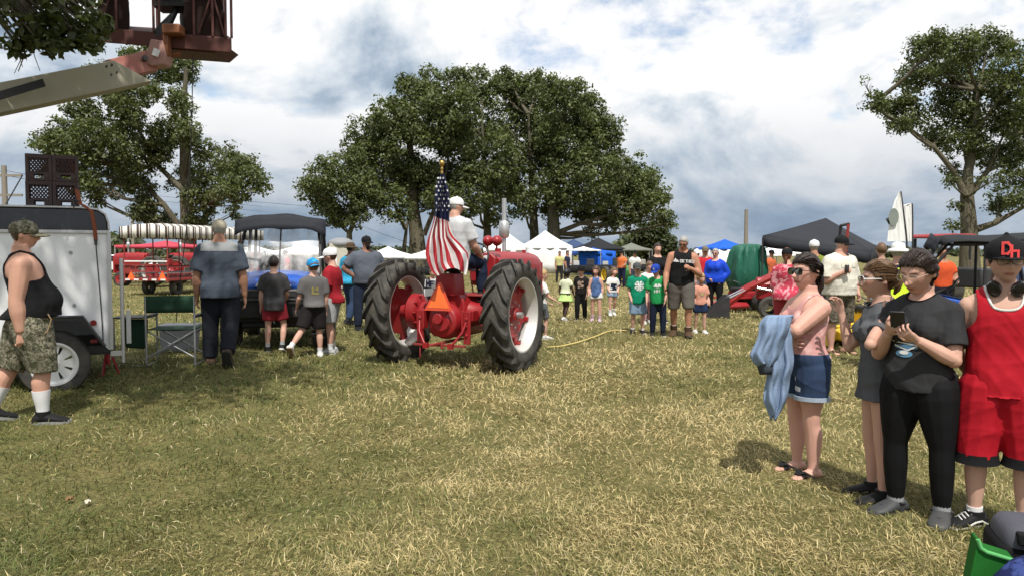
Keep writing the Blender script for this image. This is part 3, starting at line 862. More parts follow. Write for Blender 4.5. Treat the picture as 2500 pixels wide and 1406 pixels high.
    def hand(s, m, S):
        B = s.B; w = s.J['wri' + S]; d = (w - s.J['elb' + S]).normalized()
        if s.p.get('hd' + S): d = V(s.p['hd' + S]).normalized()
        sg = 1 if S == 'L' else -1
        pn = V(s.p['pn' + S]) if s.p['pn' + S] else V((-sg, 0.15, 0))
        pn = (pn - d * pn.dot(d)).normalized(); sd = d.cross(pn) * sg       # towards the thumb
        if s.p['pn' + S] is None and sd.y > 0: sd = -sd
        L = 0.118 * B; cu = s.p['cu' + S]
        def pring(c, a, b): return [c + sd * (a * math.cos(2 * math.pi * i / 10)) + pn * (b * math.sin(2 * math.pi * i / 10)) for i in range(10)]
        m.rings([pring(w - d * 0.02 * B, .0185 * B, .0165 * B), pring(w + d * L * 0.1, .020 * B, .014 * B), pring(w + d * L * 0.32, .0275 * B, .0125 * B), pring(w + d * L * 0.52, .027 * B, .010 * B)])
        fr = .0060 * B
        for i, (o, ln) in enumerate(((1.5, .44), (.5, .50), (-.5, .47), (-1.5, .37))):
            b = w + d * L * (0.48 - 0.02 * abs(o)) + sd * o * .0152 * B
            pts = [b]; a = cu * 0.55
            for seg in (0.42, 0.32, 0.26):
                q = (d * math.cos(a) + pn * math.sin(a) + sd * o * 0.09).normalized()
                pts.append(pts[-1] + q * ln * L * seg * 1.05); a += cu * 1.15
            m.tube(pts, [fr * 1.1, fr * 1.05, fr, fr * 0.75], 7)
        b = w + d * L * 0.14 + sd * .018 * B
        q1 = (d * 0.62 + sd * 0.75 + pn * 0.25).normalized(); q2 = (d * 0.92 + sd * 0.25 + pn * (0.2 + cu * 0.4)).normalized()
        m.tube([b, b + q1 * L * 0.26, b + q1 * L * 0.26 + q2 * L * 0.24], [fr * 1.5, fr * 1.25, fr * 0.85], 7)
    def foot(s, m, S, grow=0.0, n=14):
        B = s.B; a, f, u = s.J['ank' + S], s.J['ft' + S], s.J['fu' + S]; sd = f.cross(u)
        for_ = [(-.050, .020, .030), (-.038, .027, .050), (0, .029, .064), (.034, .030, .050), (.070, .034, .035), (.100, .033, .025), (.122, .024, .018), (.130, .011, .012)]
        rings = []
        for y, w, h in for_:
            w = w * B + grow; h = h * B + grow * 1.2; c = a + f * (y * B * (1 + 0.9 * grow)) - u * s.ah; rr = []
            for i in range(n):
                t = 2 * math.pi * i / n; cz = math.sin(t)
                rr.append(c + sd * (w * math.cos(t)) + u * ((h * (0.5 + 0.5 * cz)) if cz > 0 else h * (0.5 + 0.5 * max(cz, -1))))
            rings.append(rr)
        m.rings(rings)
    def body(s):
        m = MB(); B = s.B
        m.rings([s.ring(*r) for r in s.torso()])
        s.traps(m)
        if s.fem and s.H > 1.5:
            for sg in (1, -1):
                m.ball(s.T @ V((sg * .050 * B, -.062 * B * (0.4 + 0.6 * s.k), s.zB(0.822))), (.043 * B, .040 * B, .046 * B), 12, 8)
        for S in 'LR':
            m.tube(s.legpath(S), s.legrad(), 12)
            m.ball(s.J['hip' + S] + V((0, .020 * B, 0)), (.064 * B * s.leg ** .4, .066 * B * s.leg ** .5, .072 * B), 12, 8)
            m.ball(s.J['sho' + S], .0405 * B * s.arm, 12, 8)
            m.tube(s.armpath(S), s.armrad(), 10); m.ball(s.J['elb' + S], .0285 * B * s.arm, 10, 6); m.ball(s.J['knee' + S], s.legrad()[6] * .985, 10, 6)
            s.hand(m, S); s.foot(m, S)
        nb = s.T @ V((0, 0.014 * B, s.zB(0.93))); hc = s.HM @ V((0, 0.13 * s.hh, -0.12 * s.hh))
        m.tube([nb, nb.lerp(hc, 0.5), hc], [(.040 if s.fem else .048) * B * (0.6 + 0.4 * s.k), (.125 if s.fem else .15) * s.hh + (.007 if s.fem else .009) * B * s.k, (.175 if s.fem else .20) * s.hh], 12)
        H_ = HEAD_F if s.fem else HEAD_M
        rows = [[s.HM @ (p * s.hh) for p in r] for r in H_[1:-1]]
        m.rings(rows)
        for sg in (1, -1):
            m.ball(s.HM @ V((sg * .345 * s.hh, .05 * s.hh, -.02 * s.hh)), (.045 * s.hh, .085 * s.hh, .135 * s.hh), 10, 8, s.HM.to_3x3() @ Euler((0.2, 0, -sg * 0.35)).to_matrix())
        me = remesh(m, s.vox, 2 if s.vox < 0.012 else 1, 'body', True)
        co = mesh_co(me); q = (np.c_[co, np.ones(len(co))] @ np.array(s.HM.inverted()).T)[:, :3] / s.hh
        x, y, z = q[:, 0], q[:, 1], q[:, 2]
        c = np.tile(np.array(s.skin), (len(co), 1)).astype(np.float64)
        f = (y < -0.18) & (np.abs(x) < 0.33) & (z > -0.55) & (z < 0.5)
        def blend(w, colr):
            w = (w * f)[:, None]; c[:] = c * (1 - w) + np.array(colr) * w
        sk = np.array(s.skin); bx = np.abs(x)
        blend(0.30 * np.exp(-((bx - .19) / .09) ** 2 - ((z + .1) / .09) ** 2), sk * np.array([1.05, .62, .58]))
        blend(0.25 * np.exp(-(x / .05) ** 2 - ((z + .13) / .05) ** 2), sk * np.array([1.05, .66, .6]))
        blend(0.85 * np.exp(-(x / .105) ** 4 - ((z + .280) / .042) ** 4), sk * np.array([.72, .34, .34]))
        blend(0.9 * np.exp(-(x / .10) ** 4 - ((z + .283) / .011) ** 4), sk * 0.25)
        blend(0.85 * np.exp(-((bx - .135) / .062) ** 4 - ((z - .028) / .020) ** 4), (0.45, 0.42, 0.40))
        blend(0.95 * np.exp(-((bx - .135) / .025) ** 4 - ((z - .028) / .022) ** 4), (0.03, 0.02, 0.015))
        blend(0.7 * np.exp(-((bx - .135) / .075) ** 4 - ((z - .052) / .008) ** 4), sk * 0.2)
        blend(0.75 * np.exp(-((bx - .135) / .085) ** 4 - ((z - .105) / .014) ** 4), getattr(s, 'brow', (0.05, 0.03, 0.02)))
        a = me.color_attributes.new('tint', 'FLOAT_COLOR', 'POINT')
        a.data.foreach_set('color', np.c_[c, np.ones(len(c))].astype(np.float32).reshape(-1))
        s.bodyo = link_mesh('body', me, SKIN, s.root)
    # ---- clothes
    def top(s, mat, sleeve=0.55, hem=0.60, loose=0.016, name='shirt', wr=0.006, flare=0.0, neck=0.962, tank=None, scoop=(.052, .945, .957), cutfn=None, vox=None, bust=True):
        B = s.B; m = MB(); rs = []
        tab = s.torso(loose, 0.53, neck)
        hz = [r for r in tab if r[0] > hem]
        first = s.torso(loose, 0.53, 1.0)
        def interp(z):
            zs = [r[0] for r in first]
            if z <= zs[0]: r = list(first[0]); r[0] = z; return r
            for a, b in zip(first, first[1:]):
                if a[0] <= z <= b[0]:
                    t = (z - a[0]) / (b[0] - a[0]); return [p + (q - p) * t for p, q in zip(a, b)]
        lowr = interp(hem); wide = interp(0.612)
        rs = [lowr] + ([interp(0.55)] if hem < 0.53 else []) + hz
        for r in rs:                                     # below the hips the cloth keeps their width
            if r[0] < 0.612: r[1], r[2], r[3] = max(r[1], wide[1]), max(r[2], wide[2]), wide[3]
            if r[0] < 0.66: q = min(1, (0.66 - r[0]) / 0.05); r[2] += .015 * B * q; r[3] += .014 * B * q
        lowr[1] += flare; lowr[2] += flare
        # cloth hangs straight down from the widest point of belly or chest
        for i in range(len(rs) - 1, -1, -1):
            r = rs[i]
            if 0.58 < r[0] < 0.80:
                up = [q for q in rs if q[0] > r[0] and q[0] < 0.9]
                if up:
                    r[1] = max(r[1], 0.955 * max(q[1] for q in up))
                    fr = max(q[2] - q[3] for q in up); r2 = r[2] - r[3]
                    if r2 < fr * 0.93: d = fr * 0.93 - r2; r[2] += d / 2; r[3] -= d / 2
        if s.belly: lowr[2] = max(lowr[2], rs[1][2] * 0.97); lowr[3] = min(lowr[3], rs[1][3] * 0.9)
        m.rings([s.ring(*r) for r in rs])
        if s.fem and s.H > 1.5 and bust:
            for sg in (1, -1):
                m.ball(s.T @ V((sg * .050 * B, -.062 * B * (0.4 + 0.6 * s.k), s.zB(0.822))), (.045 * B + loose, .041 * B + loose, .050 * B + loose), 12, 8)
        s.traps(m, loose * 0.75)
        if tank:
            for S in 'LR': m.ball(s.J['sho' + S], s.B * .0405 * s.arm + loose * 0.8, 12, 8)
        elif sleeve > 0:
            for S in 'LR':
                p = s.armpath(S); r = s.armrad(); a, b, c = s.J['sho' + S], s.J['elb' + S], s.J['wri' + S]
                if sleeve <= 1:
                    e = a.lerp(b, sleeve); pts = [a, a.lerp(e, 0.5), e]; rr = [r[0] + loose * 0.85, r[1] + loose * 1.1, r[2] + loose * 1.4]
                else:
                    e = b.lerp(c, sleeve - 1); pts = [a, a.lerp(b, 0.5), b, b.lerp(e, 0.5), e]; rr = [r[0] + loose, r[1] + loose, r[4] + loose, r[6] + loose * 0.9, r[8] + loose * 0.7]
                m.ball(a, s.B * .0405 * s.arm + loose * 0.85, 12, 8); m.tube(pts, rr, 12)
        me = remesh(m, vox or max(s.vox, .0078), 2, name)
        if tank or scoop:
            Ti = s.T.inverted()
            def open_(c):
                p = Ti @ c; zz = (p.z - s.hz) / B + 0.595
                if tank and zz > 0.80:
                    t = min(1.0, (zz - 0.80) / 0.065); lim = (0.135 * s.k * (1 - t) ** 2 + tank * (1 - (1 - t) ** 2)) * B * (0.8 + 0.2 * s.k)
                    if abs(p.x) > lim: return True
                if scoop:
                    w, zf, zb = scoop
                    z0 = zf if p.y < 0 else zb
                    if zz > z0 + (p.x / (w * B)) ** 4 * (0.975 - z0): return True
                return False
            cut(me, open_)
        if cutfn: cut(me, cutfn)
        wrinkle(me, wr, s.seed + 3)
        o = link_mesh(name, me, mat, s.root)
        md = o.modifiers.new('thick', 'SOLIDIFY'); md.thickness = 0.005; md.offset = -1
        return o
    def bottom(s, mat, length=2.0, loose=0.012, name='trousers', waist=0.665, wr=0.005, flare=0.0, vox=None):
        """length 0..1 to the knee, 1..2 to the ankle"""
        B = s.B; m = MB()
        rs = s.torso(min(loose * 0.9, .013), 0.53, waist)
        m.rings([s.ring(*r) for r in rs])
        for S in 'LR':
            h, kn, an = (s.J[q + S] for q in ('hip', 'knee', 'ank')); P, Rr = s.legpath(S), s.legrad()
            if length <= 1:
                e = h.lerp(kn, length); pts = [P[0], P[1], h.lerp(e, 0.10), h.lerp(e, 0.4), h.lerp(e, 0.75), e]
                re = (Rr[3] + (Rr[5] - Rr[3]) * min(1, max(0, (length - .25) / .63))) + loose * 1.4 + flare
                rr = [Rr[0], Rr[1] + loose * .8, Rr[2] + loose, Rr[3] + loose * 1.1, (Rr[3] + loose + re) / 2, re]
            else:
                e = kn.lerp(an, length - 1); t = length - 1
                pts = [P[0], P[1], P[2], P[3], P[4], kn, kn.lerp(e, 0.35), kn.lerp(e, 0.75), e]
                rr = [Rr[0], Rr[1] + loose * .8, Rr[2] + loose, Rr[3] + loose, Rr[4] + loose * 1.15, Rr[6] + loose * 1.3, Rr[8] + loose * 1.1 + flare * 0.3, Rr[9] + loose * 1.2 + flare * 0.7, Rr[10] + loose * 1.5 + flare]
            m.tube(pts, rr, 12)
            m.ball(s.J['hip' + S] + V((0, .020 * B, 0)), (.064 * B * s.leg ** .4 + min(loose, .02) * .7, .066 * B * s.leg ** .5 + min(loose, .02) * .7, .072 * B + loose), 12, 8)
        me = remesh(m, vox or max(s.vox, .0078), 2, name)
        wrinkle(me, wr, s.seed + 9, 16)
        return link_mesh(name, me, mat, s.root)
    def skirt(s, mat, z0, z1, r0, r1, name='skirt', wr=0.01, vox=None):
        m = MB(); B = s.B
        m.rings([s.ring(z1, r1 * B, r1 * B * 0.85, 0), s.ring((z0 + z1) / 2, (r0 + r1) / 2 * B, (r0 + r1) / 2 * B * 0.85, 0), s.ring(z0, r0 * B, r0 * B * 0.8, 0)])
        me = remesh(m, vox or max(s.vox, .0078), 1, name); wrinkle(me, wr, s.seed + 5, 22)
        return link_mesh(name, me, mat, s.root)
    def socks(s, mat, z=0.3, grow=0.004):
        for S in 'LR':
            kn, an = s.J['knee' + S], s.J['ank' + S]; Rr = s.legrad(); P = s.legpath(S); m = MB()
            ts = [0, .14, .32, .62, .86, 1.08]; pts, rr = [], []
            for i in range(8):
                t = (1 - z) + (z + 0.07) * i / 7
                j = max(0, min(4, next((q for q in range(5) if ts[q + 1] >= t), 4))); w = (t - ts[j]) / (ts[j + 1] - ts[j])
                pts.append(P[6 + j].lerp(P[7 + j], w)); rr.append(Rr[6 + j] * (1 - w) + Rr[7 + j] * w + grow)
            m.tube(pts, rr, 16)
            m.build('sock', mat, s.root, 80)
    def shoes(s, mat, sole, grow=0.008, high=0.0, sole_h=0.022, name='shoe'):
        B = s.B
        for S in 'LR':
            m = MB(); s.foot(m, S, grow, 16)
            a, f, u = s.J['ank' + S], s.J['ft' + S], s.J['fu' + S]; sd = f.cross(u)
            kn = s.J['knee' + S]
            up = (kn - a).normalized()
            m.tube([a - u * 0.02 * B, a + up * (0.012 + high) * B], [.034 * B + grow * 0.5, .030 * B + grow], 14)
            o = m.build(name, mat, s.root, 70)
            m = MB(); outl = []
            for y, w in [(-.056, .012), (-.048, .025), (-.02, .031), (.025, .031), (.070, .037), (.102, .036), (.127, .026), (.139, .011)]:
                outl.append((y, w))
            ring = [(y, w) for y, w in outl] + [(y, -w) for y, w in outl[::-1]]
            rr = []
            for h in (-0.001, sole_h):
                rr.append([a - u * (s.ah + 0.004 - h) + f * y * B * 1.02 + sd * w * (B + grow * 6) for y, w in ring])
            m.rings(rr); m.build('sole', sole, o, 30)
            if name == 'clog':
                m = MB(); w_ = .031 * B + grow; m.tube([a + sd * (w_ * math.cos(q)) + f * (-.052 * B * math.sin(q) + .012 * B) - u * (s.ah - .044 * B - grow + .006 * math.sin(q)) for q in [math.pi * i / 10 for i in range(11)]], .0055 * B, 6, (1.4, .7))
                for y in (.045, .062, .079): m.tube([a + f * y * B + sd * x * .018 * B - u * (s.ah - (.052 - y * .28) * B - grow * 1.2 + abs(x) * .006) for x in (-1, 0, 1)], .0042 * B, 5)
                m.build('strap', BLACK, o, 60)
            if name == 'sneaker':
                m = MB()
                for y, h_ in ((.030, .056), (.045, .050), (.060, .043), (.075, .037)):
                    c = a + f * y * B - u * (s.ah - h_ * B - grow); m.tube([c - sd * .020 * B - u * .008 * B, c + u * .004 * B, c + sd * .020 * B - u * .008 * B], .0032 * B, 5)
                for sg in (1, -1): m.tube([a + f * yy * B + sd * sg * (.0325 * B + grow) - u * (s.ah - zz * B) for yy, zz in ((-.03, .018), (.0, .034), (.03, .030), (.055, .020))], .0036 * B, 5)
                m.build('laces', sole, o, 60)
    def flipflops(s, mat):
        B = s.B
        for S in 'LR':
            a, f, u = s.J['ank' + S], s.J['ft' + S], s.J['fu' + S]; sd = f.cross(u); m = MB()
            outl = [(-.058, .014), (-.048, .028), (0, .031), (.05, .032), (.085, .038), (.115, .036), (.14, .018)]
            ring = [(y, w) for y, w in outl] + [(y, -w) for y, w in outl[::-1]]
            m.rings([[a - u * (s.ah + 0.002 - h) + f * y * B + sd * w * B for y, w in ring] for h in (-.002, .010)])
            o = m.build('sandal', mat, s.root, 30)
            m = MB(); toe = a + f * .095 * B - u * (s.ah - .030 * B)
            for sg in (1, -1):
                m.tube([toe, a + f * .075 * B + sd * sg * .026 * B - u * (s.ah - .047 * B), a + f * .02 * B + sd * sg * .036 * B - u * (s.ah - .016 * B)], .0075 * B, 6, (1.6, 0.7))
            m.tube([a + f * .075 * B + sd * x * .040 * B - u * (s.ah - (.040 - abs(x) * .018) * B) for x in (-1, -.5, 0, .5, 1)], .0085 * B, 6, (1.6, 0.7))
            m.build('strap', mat, o, 60)
    # ---- head wear
    def hp(s, x, y, z): return s.HM @ V((x * s.hh, y * s.hh, z * s.hh))
    def hair(s, mat, line=0.20, back=-0.30, thick=0.035, side=-0.02, fringe=None, tail=None, name='hair', long=None, top=None, strands=None):
        m = MB(); nu = 48; n = 12; rows = []; rnd = random.Random(s.seed + 77)
        def hl(a):                                      # height of the hairline round the head, 0 = front
            a = abs(((a + math.pi) % (2 * math.pi)) - math.pi)
            pts = [(0, line), (0.55, line - 0.01), (0.95, line - 0.06), (1.25, side + 0.05), (1.5, side), (1.62, side + 0.03), (1.85, side + 0.01), (2.1, back + 0.06), (2.6, back), (3.2, back)]
            for (p, u), (q, w) in zip(pts, pts[1:]):
                if a <= q:
                    t = (a - p) / (q - p); t = t * t * (3 - 2 * t); return u + (w - u) * t
            return back
        for j in range(n + 1):
            row = []
            for k in range(nu):
                a = 2 * math.pi * k / nu; ph1 = math.asin(max(-0.98, min(0.98, hl(a) / 0.5)))
                ph = math.pi / 2 - 0.13 - (math.pi / 2 - 0.13 - ph1) * (j / n) ** 0.9
                p = head_pt(a, ph, s.fem, False)
                kk = 1 + (thick / 0.42) * min(1.0, 0.35 + (n - j) * 0.30) + 0.012 * math.sin(a * 9 + j * 0.9) + rnd.uniform(-.006, .006)
                row.append(s.HM @ (V((p.x * kk, p.y * kk + 0.006, p.z * kk + 0.006)) * s.hh))
            rows.append(row)
        m.rings(rows, False); m.f.append(tuple(range(nu)))
        o = m.build(name, mat, s.root, 80)
        md = o.modifiers.new('thick', 'SOLIDIFY'); md.thickness = 0.014 * s.hh / 0.22; md.offset = -1
        if strands:
            kx, ky, kz = strands[1]; knot = V((kx, ky, kz)); m = MB()
            for i in range(strands[0]):
                a = rnd.uniform(-2.3, 2.3); z0 = hl(a) + rnd.uniform(-.01, .05)
                p0 = head_pt(a, math.asin(max(-.95, min(.95, z0 / .5))), s.fem, False); kk = 1.06 + thick / .42 * rnd.uniform(.25, .75)
                lift = rnd.uniform(.96, 1.05) * (1 + thick / .42); pts = []
                for j in range(8):
                    t = j / 7; q = p0.lerp(knot, t); c0 = V((0, .04, .04)); d = q - c0
                    n_ = V((d.x / .345, d.y / .435, d.z / .47)); L = max(n_.length, 1e-3)
                    surf = c0 + d / L * lift; w = min(1, 4 * t * (1 - t) * 1.6)
                    q2 = (p0 * kk if t < .05 else q).lerp(surf, w) + V((rnd.uniform(-.004, .004), 0, rnd.uniform(-.004, .004)))
                    pts.append(s.HM @ (q2 * s.hh))
                m.tube(pts, [.006 * s.hh, .011 * s.hh, .013 * s.hh, .013 * s.hh, .013 * s.hh, .012 * s.hh, .011 * s.hh, .006 * s.hh], 4, (1.6, .6))
            m.build('strands', mat, o, 80)
        if tail:
            m = MB(); pts = [s.hp(*p[:3]) for p in tail]; m.tube(pts, [p[3] * s.hh for p in tail], 10)
            m.build('ponytail', mat, o, 80)
        if long:
            m = MB(); pts = []
            rows = []
            for (z, rx, ry, yc) in long:
                row = []
                for i in range(17):
                    a = math.pi * (-0.12 + 1.24 * i / 16)
                    row.append(s.hp(rx * math.cos(a), yc + ry * math.sin(a) + 0.012 * math.sin(i * 2.3 + z * 8), z))
                rows.append(row)
            m.grid(rows); m.build('long_hair', mat, o, 80, solid=0.015)
        return o
    def cap(s, mat, brim_mat=None, rz=0, brim=0.42, flat=False, hi=0.56, name='cap', lift=0.06, bw=0.33, open_back=False, kx=1.0):
        """baseball cap; rz turns the brim round the head"""
        M = s.HM @ Matrix.Rotation(R(rz), 4, 'Z') @ Matrix.Scale(s.hh, 4); m = MB(); rings = []
        for z, k in ((lift, 1.0), (lift + .10, 1.03), (lift + .22, 1.0), (lift + .33, .90), (lift + .42, .70), (lift + .48, .42), (hi + .0, .12)):
            z = min(z, hi); rings.append([M @ V((.395 * kx * k * math.sin(2 * math.pi * i / 24), .015 - .475 * kx * k * math.cos(2 * math.pi * i / 24) + 0.035 * (z / .5), z + 0.02 * math.cos(2 * math.pi * i / 24))) for i in range(24)])
        m.rings(rings)
        o = m.build(name, mat, s.root, 60)
        m = MB(); rows_t = []
        for j in range(5):
            t = j / 4; row = []
            for i in range(13):
                a = -1 + 2 * i / 12
                x = a * bw * (1.0 - 0.10 * t * t); y0 = .015 - .465 * math.sqrt(max(0, 1 - (x / .40) ** 2))
                y = y0 - brim * t * math.sqrt(max(0.0, 1 - abs(a) ** 3.2)); z = lift + 0.035 + (0.0 if flat else -0.10 * (a * a)) - (0.02 if flat else 0.07) * t
                row.append(M @ V((x, y, z)))
            rows_t.append(row)
        m.grid(rows_t); m.build('brim', brim_mat or mat, o, 80, solid=0.006)
        m = MB(); m.ball(M @ V((0, .03, hi + .01)), .012 * s.hh / .22, 8, 6); m.build('button', mat, o)
        return o
    def widehat(s, mat, brim=0.75, name='hat', hi=0.55, droop=0.06):
        M = s.HM @ Matrix.Scale(s.hh, 4); m = MB(); n = 28
        def rg(r, z, wv=0.0): return [M @ V((r * .92 * math.sin(2 * math.pi * i / n), .03 - r * 1.1 * math.cos(2 * math.pi * i / n), z + wv * math.cos(4 * math.pi * i / n))) for i in range(n)]
        m.rings([rg(brim, .12 - droop, .02), rg(.55, .15, .01), rg(.42, .17), rg(.40, .30), rg(.36, .44), rg(.22, .53), rg(.05, hi)], False)
        return m.build(name, mat, s.root, 60, solid=0.006)
    def glasses(s, lens, frame, w=.105, h=.075, wrap=False, name='glasses', rimless=False):
        m = MB(); fr = MB()
        for sg in (1, -1):
            cx, cy, cz = sg * .142, -.465, .022
            pts = []
            for i in range(14):
                a = 2 * math.pi * i / 14; c, d = math.cos(a), math.sin(a)
                ex = .75
                x = cx + w * math.copysign(abs(c) ** ex, c); z = cz + h * math.copysign(abs(d) ** ex, d) + (-.014 * (1 if d < 0 else 0) * sg * math.copysign(1, c))
                y = cy + .35 * max(0, abs(x) - .10) ** 1.5
                pts.append(s.hp(x, y, z))
            n0 = len(m.v); m.add(pts, [tuple(range(14))])
            fr.tube(pts, (.010 if wrap else .0065) * s.hh, 5, closed=True)
            fr.tube([s.hp(sg * (.142 + w), -.43, .04), s.hp(sg * .345, -.20, .035), s.hp(sg * .365, .04, .02)], (.018 if wrap else .010) * s.hh, 5)
        fr.tube([s.hp(-.05, -.475, .04), s.hp(0, -.49, .05), s.hp(.05, -.475, .04)], .009 * s.hh, 5)
        o = fr.build(name, frame, s.root, 80); m.build('lens', lens, o, 0, solid=0.002); return o
    def collar(s, o, mat, r=.0055, zmin=.90, name='collar'):
        """ribbed edge sewn round the neck opening"""
        Ti = s.T.inverted(); bm = bmesh.new(); bm.from_mesh(o.data)
        rim = [v.co.copy() for v in bm.verts if v.is_boundary and abs((Ti @ v.co).x) < .068 * s.B and (Ti @ v.co).z > s.zB(zmin)]; bm.free()
        if len(rim) < 20: return
        rim.sort(key=lambda c: math.atan2((Ti @ c).x, .012 * s.B - (Ti @ c).y)); n = len(rim)
        rim = [sum((rim[(i + k) % n] for k in range(-4, 5)), V((0, 0, 0))) / 9 for i in range(0, n, 2)]
        m = MB(); m.tube(rim, r, 6, closed=True); m.build(name, mat, o, 60)
    def decal(s, polys, o, mat, zc, xc=0.0, w=0.2, off=0.004, back=False, name='print', zscale=1.0):
        """flat print laid on the chest (or back): polygons in -0.5..0.5 units pressed onto the cloth"""
        dg = None; me = o.data
        bv = BVHTree.FromPolygons([v.co for v in me.vertices], [tuple(p.vertices) for p in me.polygons])
        bm = bmesh.new()
        for poly in polys:
            vs = [bm.verts.new((x, y, 0)) for x, y in poly]
            try: bm.faces.new(vs)
            except Exception: pass
        bmesh.ops.triangulate(bm, faces=bm.faces)
        bmesh.ops.subdivide_edges(bm, edges=[e for e in bm.edges if e.calc_length() > 0.25], cuts=2, use_grid_fill=True)
        inv = s.T
        dirv = (s.T.to_3x3() @ V((0, 1 if not back else -1, 0)))
        for v in bm.verts:
            p = s.T @ V((xc + v.co.x * w * (1 if not back else -1), (-0.6 if not back else 0.6), s.zB(zc) + v.co.y * w * zscale))
            h = bv.ray_cast(p, dirv)
            v.co = (h[0] - dirv * off) if h[0] is not None else p + dirv * 0.45
        me2 = bpy.data.meshes.new(name); bm.to_mesh(me2); bm.free()
        return link_mesh(name, me2, mat, o)

GLYPH = {  # strokes for block lettering, each a polyline in a 1 x 1 cell
 'D': [[(0, 0), (0, 1), (.6, 1), (1, .7), (1, .3), (.6, 0), (0, 0)]], 'h': [[(0, 0), (0, 1)], [(0, .55), (.75, .55), (.75, 0)]], 'O': [[(0, 0), (0, 1), (.9, 1), (.9, 0), (0, 0)]], 'K': [[(0, 0), (0, 1)], [(.8, 1), (0, .45), (.8, 0)]],
 'T': [[(0, 1), (1, 1)], [(.5, 1), (.5, 0)]], 'I': [[(.3, 0), (.3, 1)]], 'R': [[(0, 0), (0, 1), (.8, 1), (.8, .5), (0, .5)], [(.4, .5), (.9, 0)]], 'E': [[(.9, 0), (0, 0), (0, 1), (.9, 1)], [(0, .5), (.7, .5)]],
 'S': [[(0, 0), (.9, 0), (.9, .5), (0, .5), (0, 1), (.9, 1)]], 'H': [[(0, 0), (0, 1)], [(.9, 0), (.9, 1)], [(0, .5), (.9, .5)]], 'M': [[(0, 0), (0, 1), (.5, .4), (1, 1), (1, 0)]], 'F': [[(0, 0), (0, 1), (.9, 1)], [(0, .5), (.7, .5)]],
 'N': [[(0, 0), (0, 1), (.9, 0), (.9, 1)]], 'A': [[(0, 0), (.45, 1), (.9, 0)], [(.2, .4), (.7, .4)]], 'C': [[(.9, 0), (0, 0), (0, 1), (.9, 1)]], 'L': [[(0, 1), (0, 0), (.8, 0)]], 'U': [[(0, 1), (0, 0), (.9, 0), (.9, 1)]], 'B': [[(0, 0), (0, 1), (.8, 1), (.8, .5), (0, .5)], [(.8, .5), (.9, 0), (0, 0)]], ' ': []}
def text_polys(txt, x0, y0, cw, ch, sw, gap=0.3):
    out = []; x = x0
    for ch_ in txt:
        for st in GLYPH.get(ch_, []):
            for a, b in zip(st, st[1:]):
                A, B_ = V((x + a[0] * cw, y0 + a[1] * ch)), V((x + b[0] * cw, y0 + b[1] * ch))
                d = (B_ - A); 
                if d.length < 1e-6: continue
                d.normalize(); n = V((-d.y, d.x)) * sw / 2; e = d * sw / 2
                out.append([tuple(A - e - n), tuple(B_ + e - n), tuple(B_ + e + n), tuple(A - e + n)])
        x += cw * (1 + gap)
    return out
def disc(x, y, r, n=10, ry=None):
    return [(x + r * math.cos(2 * math.pi * i / n), y + (ry or r) * math.sin(2 * math.pi * i / n)) for i in range(n)]
# ------------------------------------------------------------------ shared materials
RED = paint('tractor red', (0.30, 0.012, 0.016), 0.40, dirt=0.5, dirt_col=(0.12, 0.045, 0.035), scale=5, coat=0.12, bump=0.15)
RED_D = paint('worn red', (0.26, 0.030, 0.026), 0.55, dirt=0.6, dirt_col=(0.08, 0.045, 0.03), scale=7)
STEEL = paint('galvanised steel', (0.55, 0.55, 0.55), 0.38, 0.75, dirt=0.3, dirt_col=(0.2, 0.18, 0.15))
RIM = paint('silver wheel rim', (0.62, 0.61, 0.58), 0.42, 0.35, dirt=0.5, dirt_col=(0.25, 0.20, 0.14), scale=5)
BLACK = paint('black plastic', (0.018, 0.018, 0.019), 0.5, dirt=0.35, dirt_col=(0.06, 0.055, 0.045))
DARK = paint('dark grey metal', (0.045, 0.045, 0.047), 0.5, 0.3, dirt=0.3, dirt_col=(0.09, 0.08, 0.06))
WHITE = paint('white sheet metal', (0.80, 0.81, 0.82), 0.38, dirt=0.22, dirt_col=(0.42, 0.41, 0.38), scale=2.2, bump=0.02, coat=0.2)
GREY = paint('grey plastic', (0.30, 0.31, 0.32), 0.55)
ORANGE = paint('fluorescent orange', (0.95, 0.16, 0.03), 0.5, dirt=0.12)
SMVRED = paint('reflective red border', (0.62, 0.07, 0.03), 0.35, dirt=0.1)
BLUE = paint('bright blue plastic', (0.012, 0.085, 0.42), 0.32, dirt=0.15, coat=0.2)
YEL = paint('yellow paint', (0.75, 0.50, 0.02), 0.4)
JGREEN = paint('implement green', (0.03, 0.17, 0.03), 0.4)
RUSTY = paint('rust red lift paint', (0.085, 0.024, 0.017), 0.65, dirt=0.6, dirt_col=(0.035, 0.018, 0.014), scale=8)
BEIGE = paint('cream lift paint', (0.36, 0.335, 0.255), 0.5, dirt=0.3, dirt_col=(0.28, 0.25, 0.19), scale=2)
PINKRED = paint('faded red lift paint', (0.40, 0.15, 0.12), 0.6, dirt=0.6, dirt_col=(0.30, 0.25, 0.22), scale=7)
ORG2 = paint('dull orange steel', (0.22, 0.075, 0.030), 0.55, dirt=0.4)
GOLD = paint('brass', (0.55, 0.33, 0.10), 0.3, 0.9, dirt=0.1)
CHROME = paint('chrome', (0.75, 0.76, 0.78), 0.16, 1.0, dirt=0.15, dirt_col=(0.3, 0.3, 0.3))
def rubber():
    t = NT('tyre rubber'); v = t.coord(); n = t.noise(v, 5, 5, 0.65); n2 = t.noise(v, 60, 3)
    t.set(t.mix(t.ramp(n, [(0.38, 0.0), (0.72, 1.0)]), (0.026, 0.025, 0.024), (0.095, 0.085, 0.068)), 0.72, 0, 0.4); t.bump(n2, 0.2, 0.004); return t.m
RUBBER = rubber()
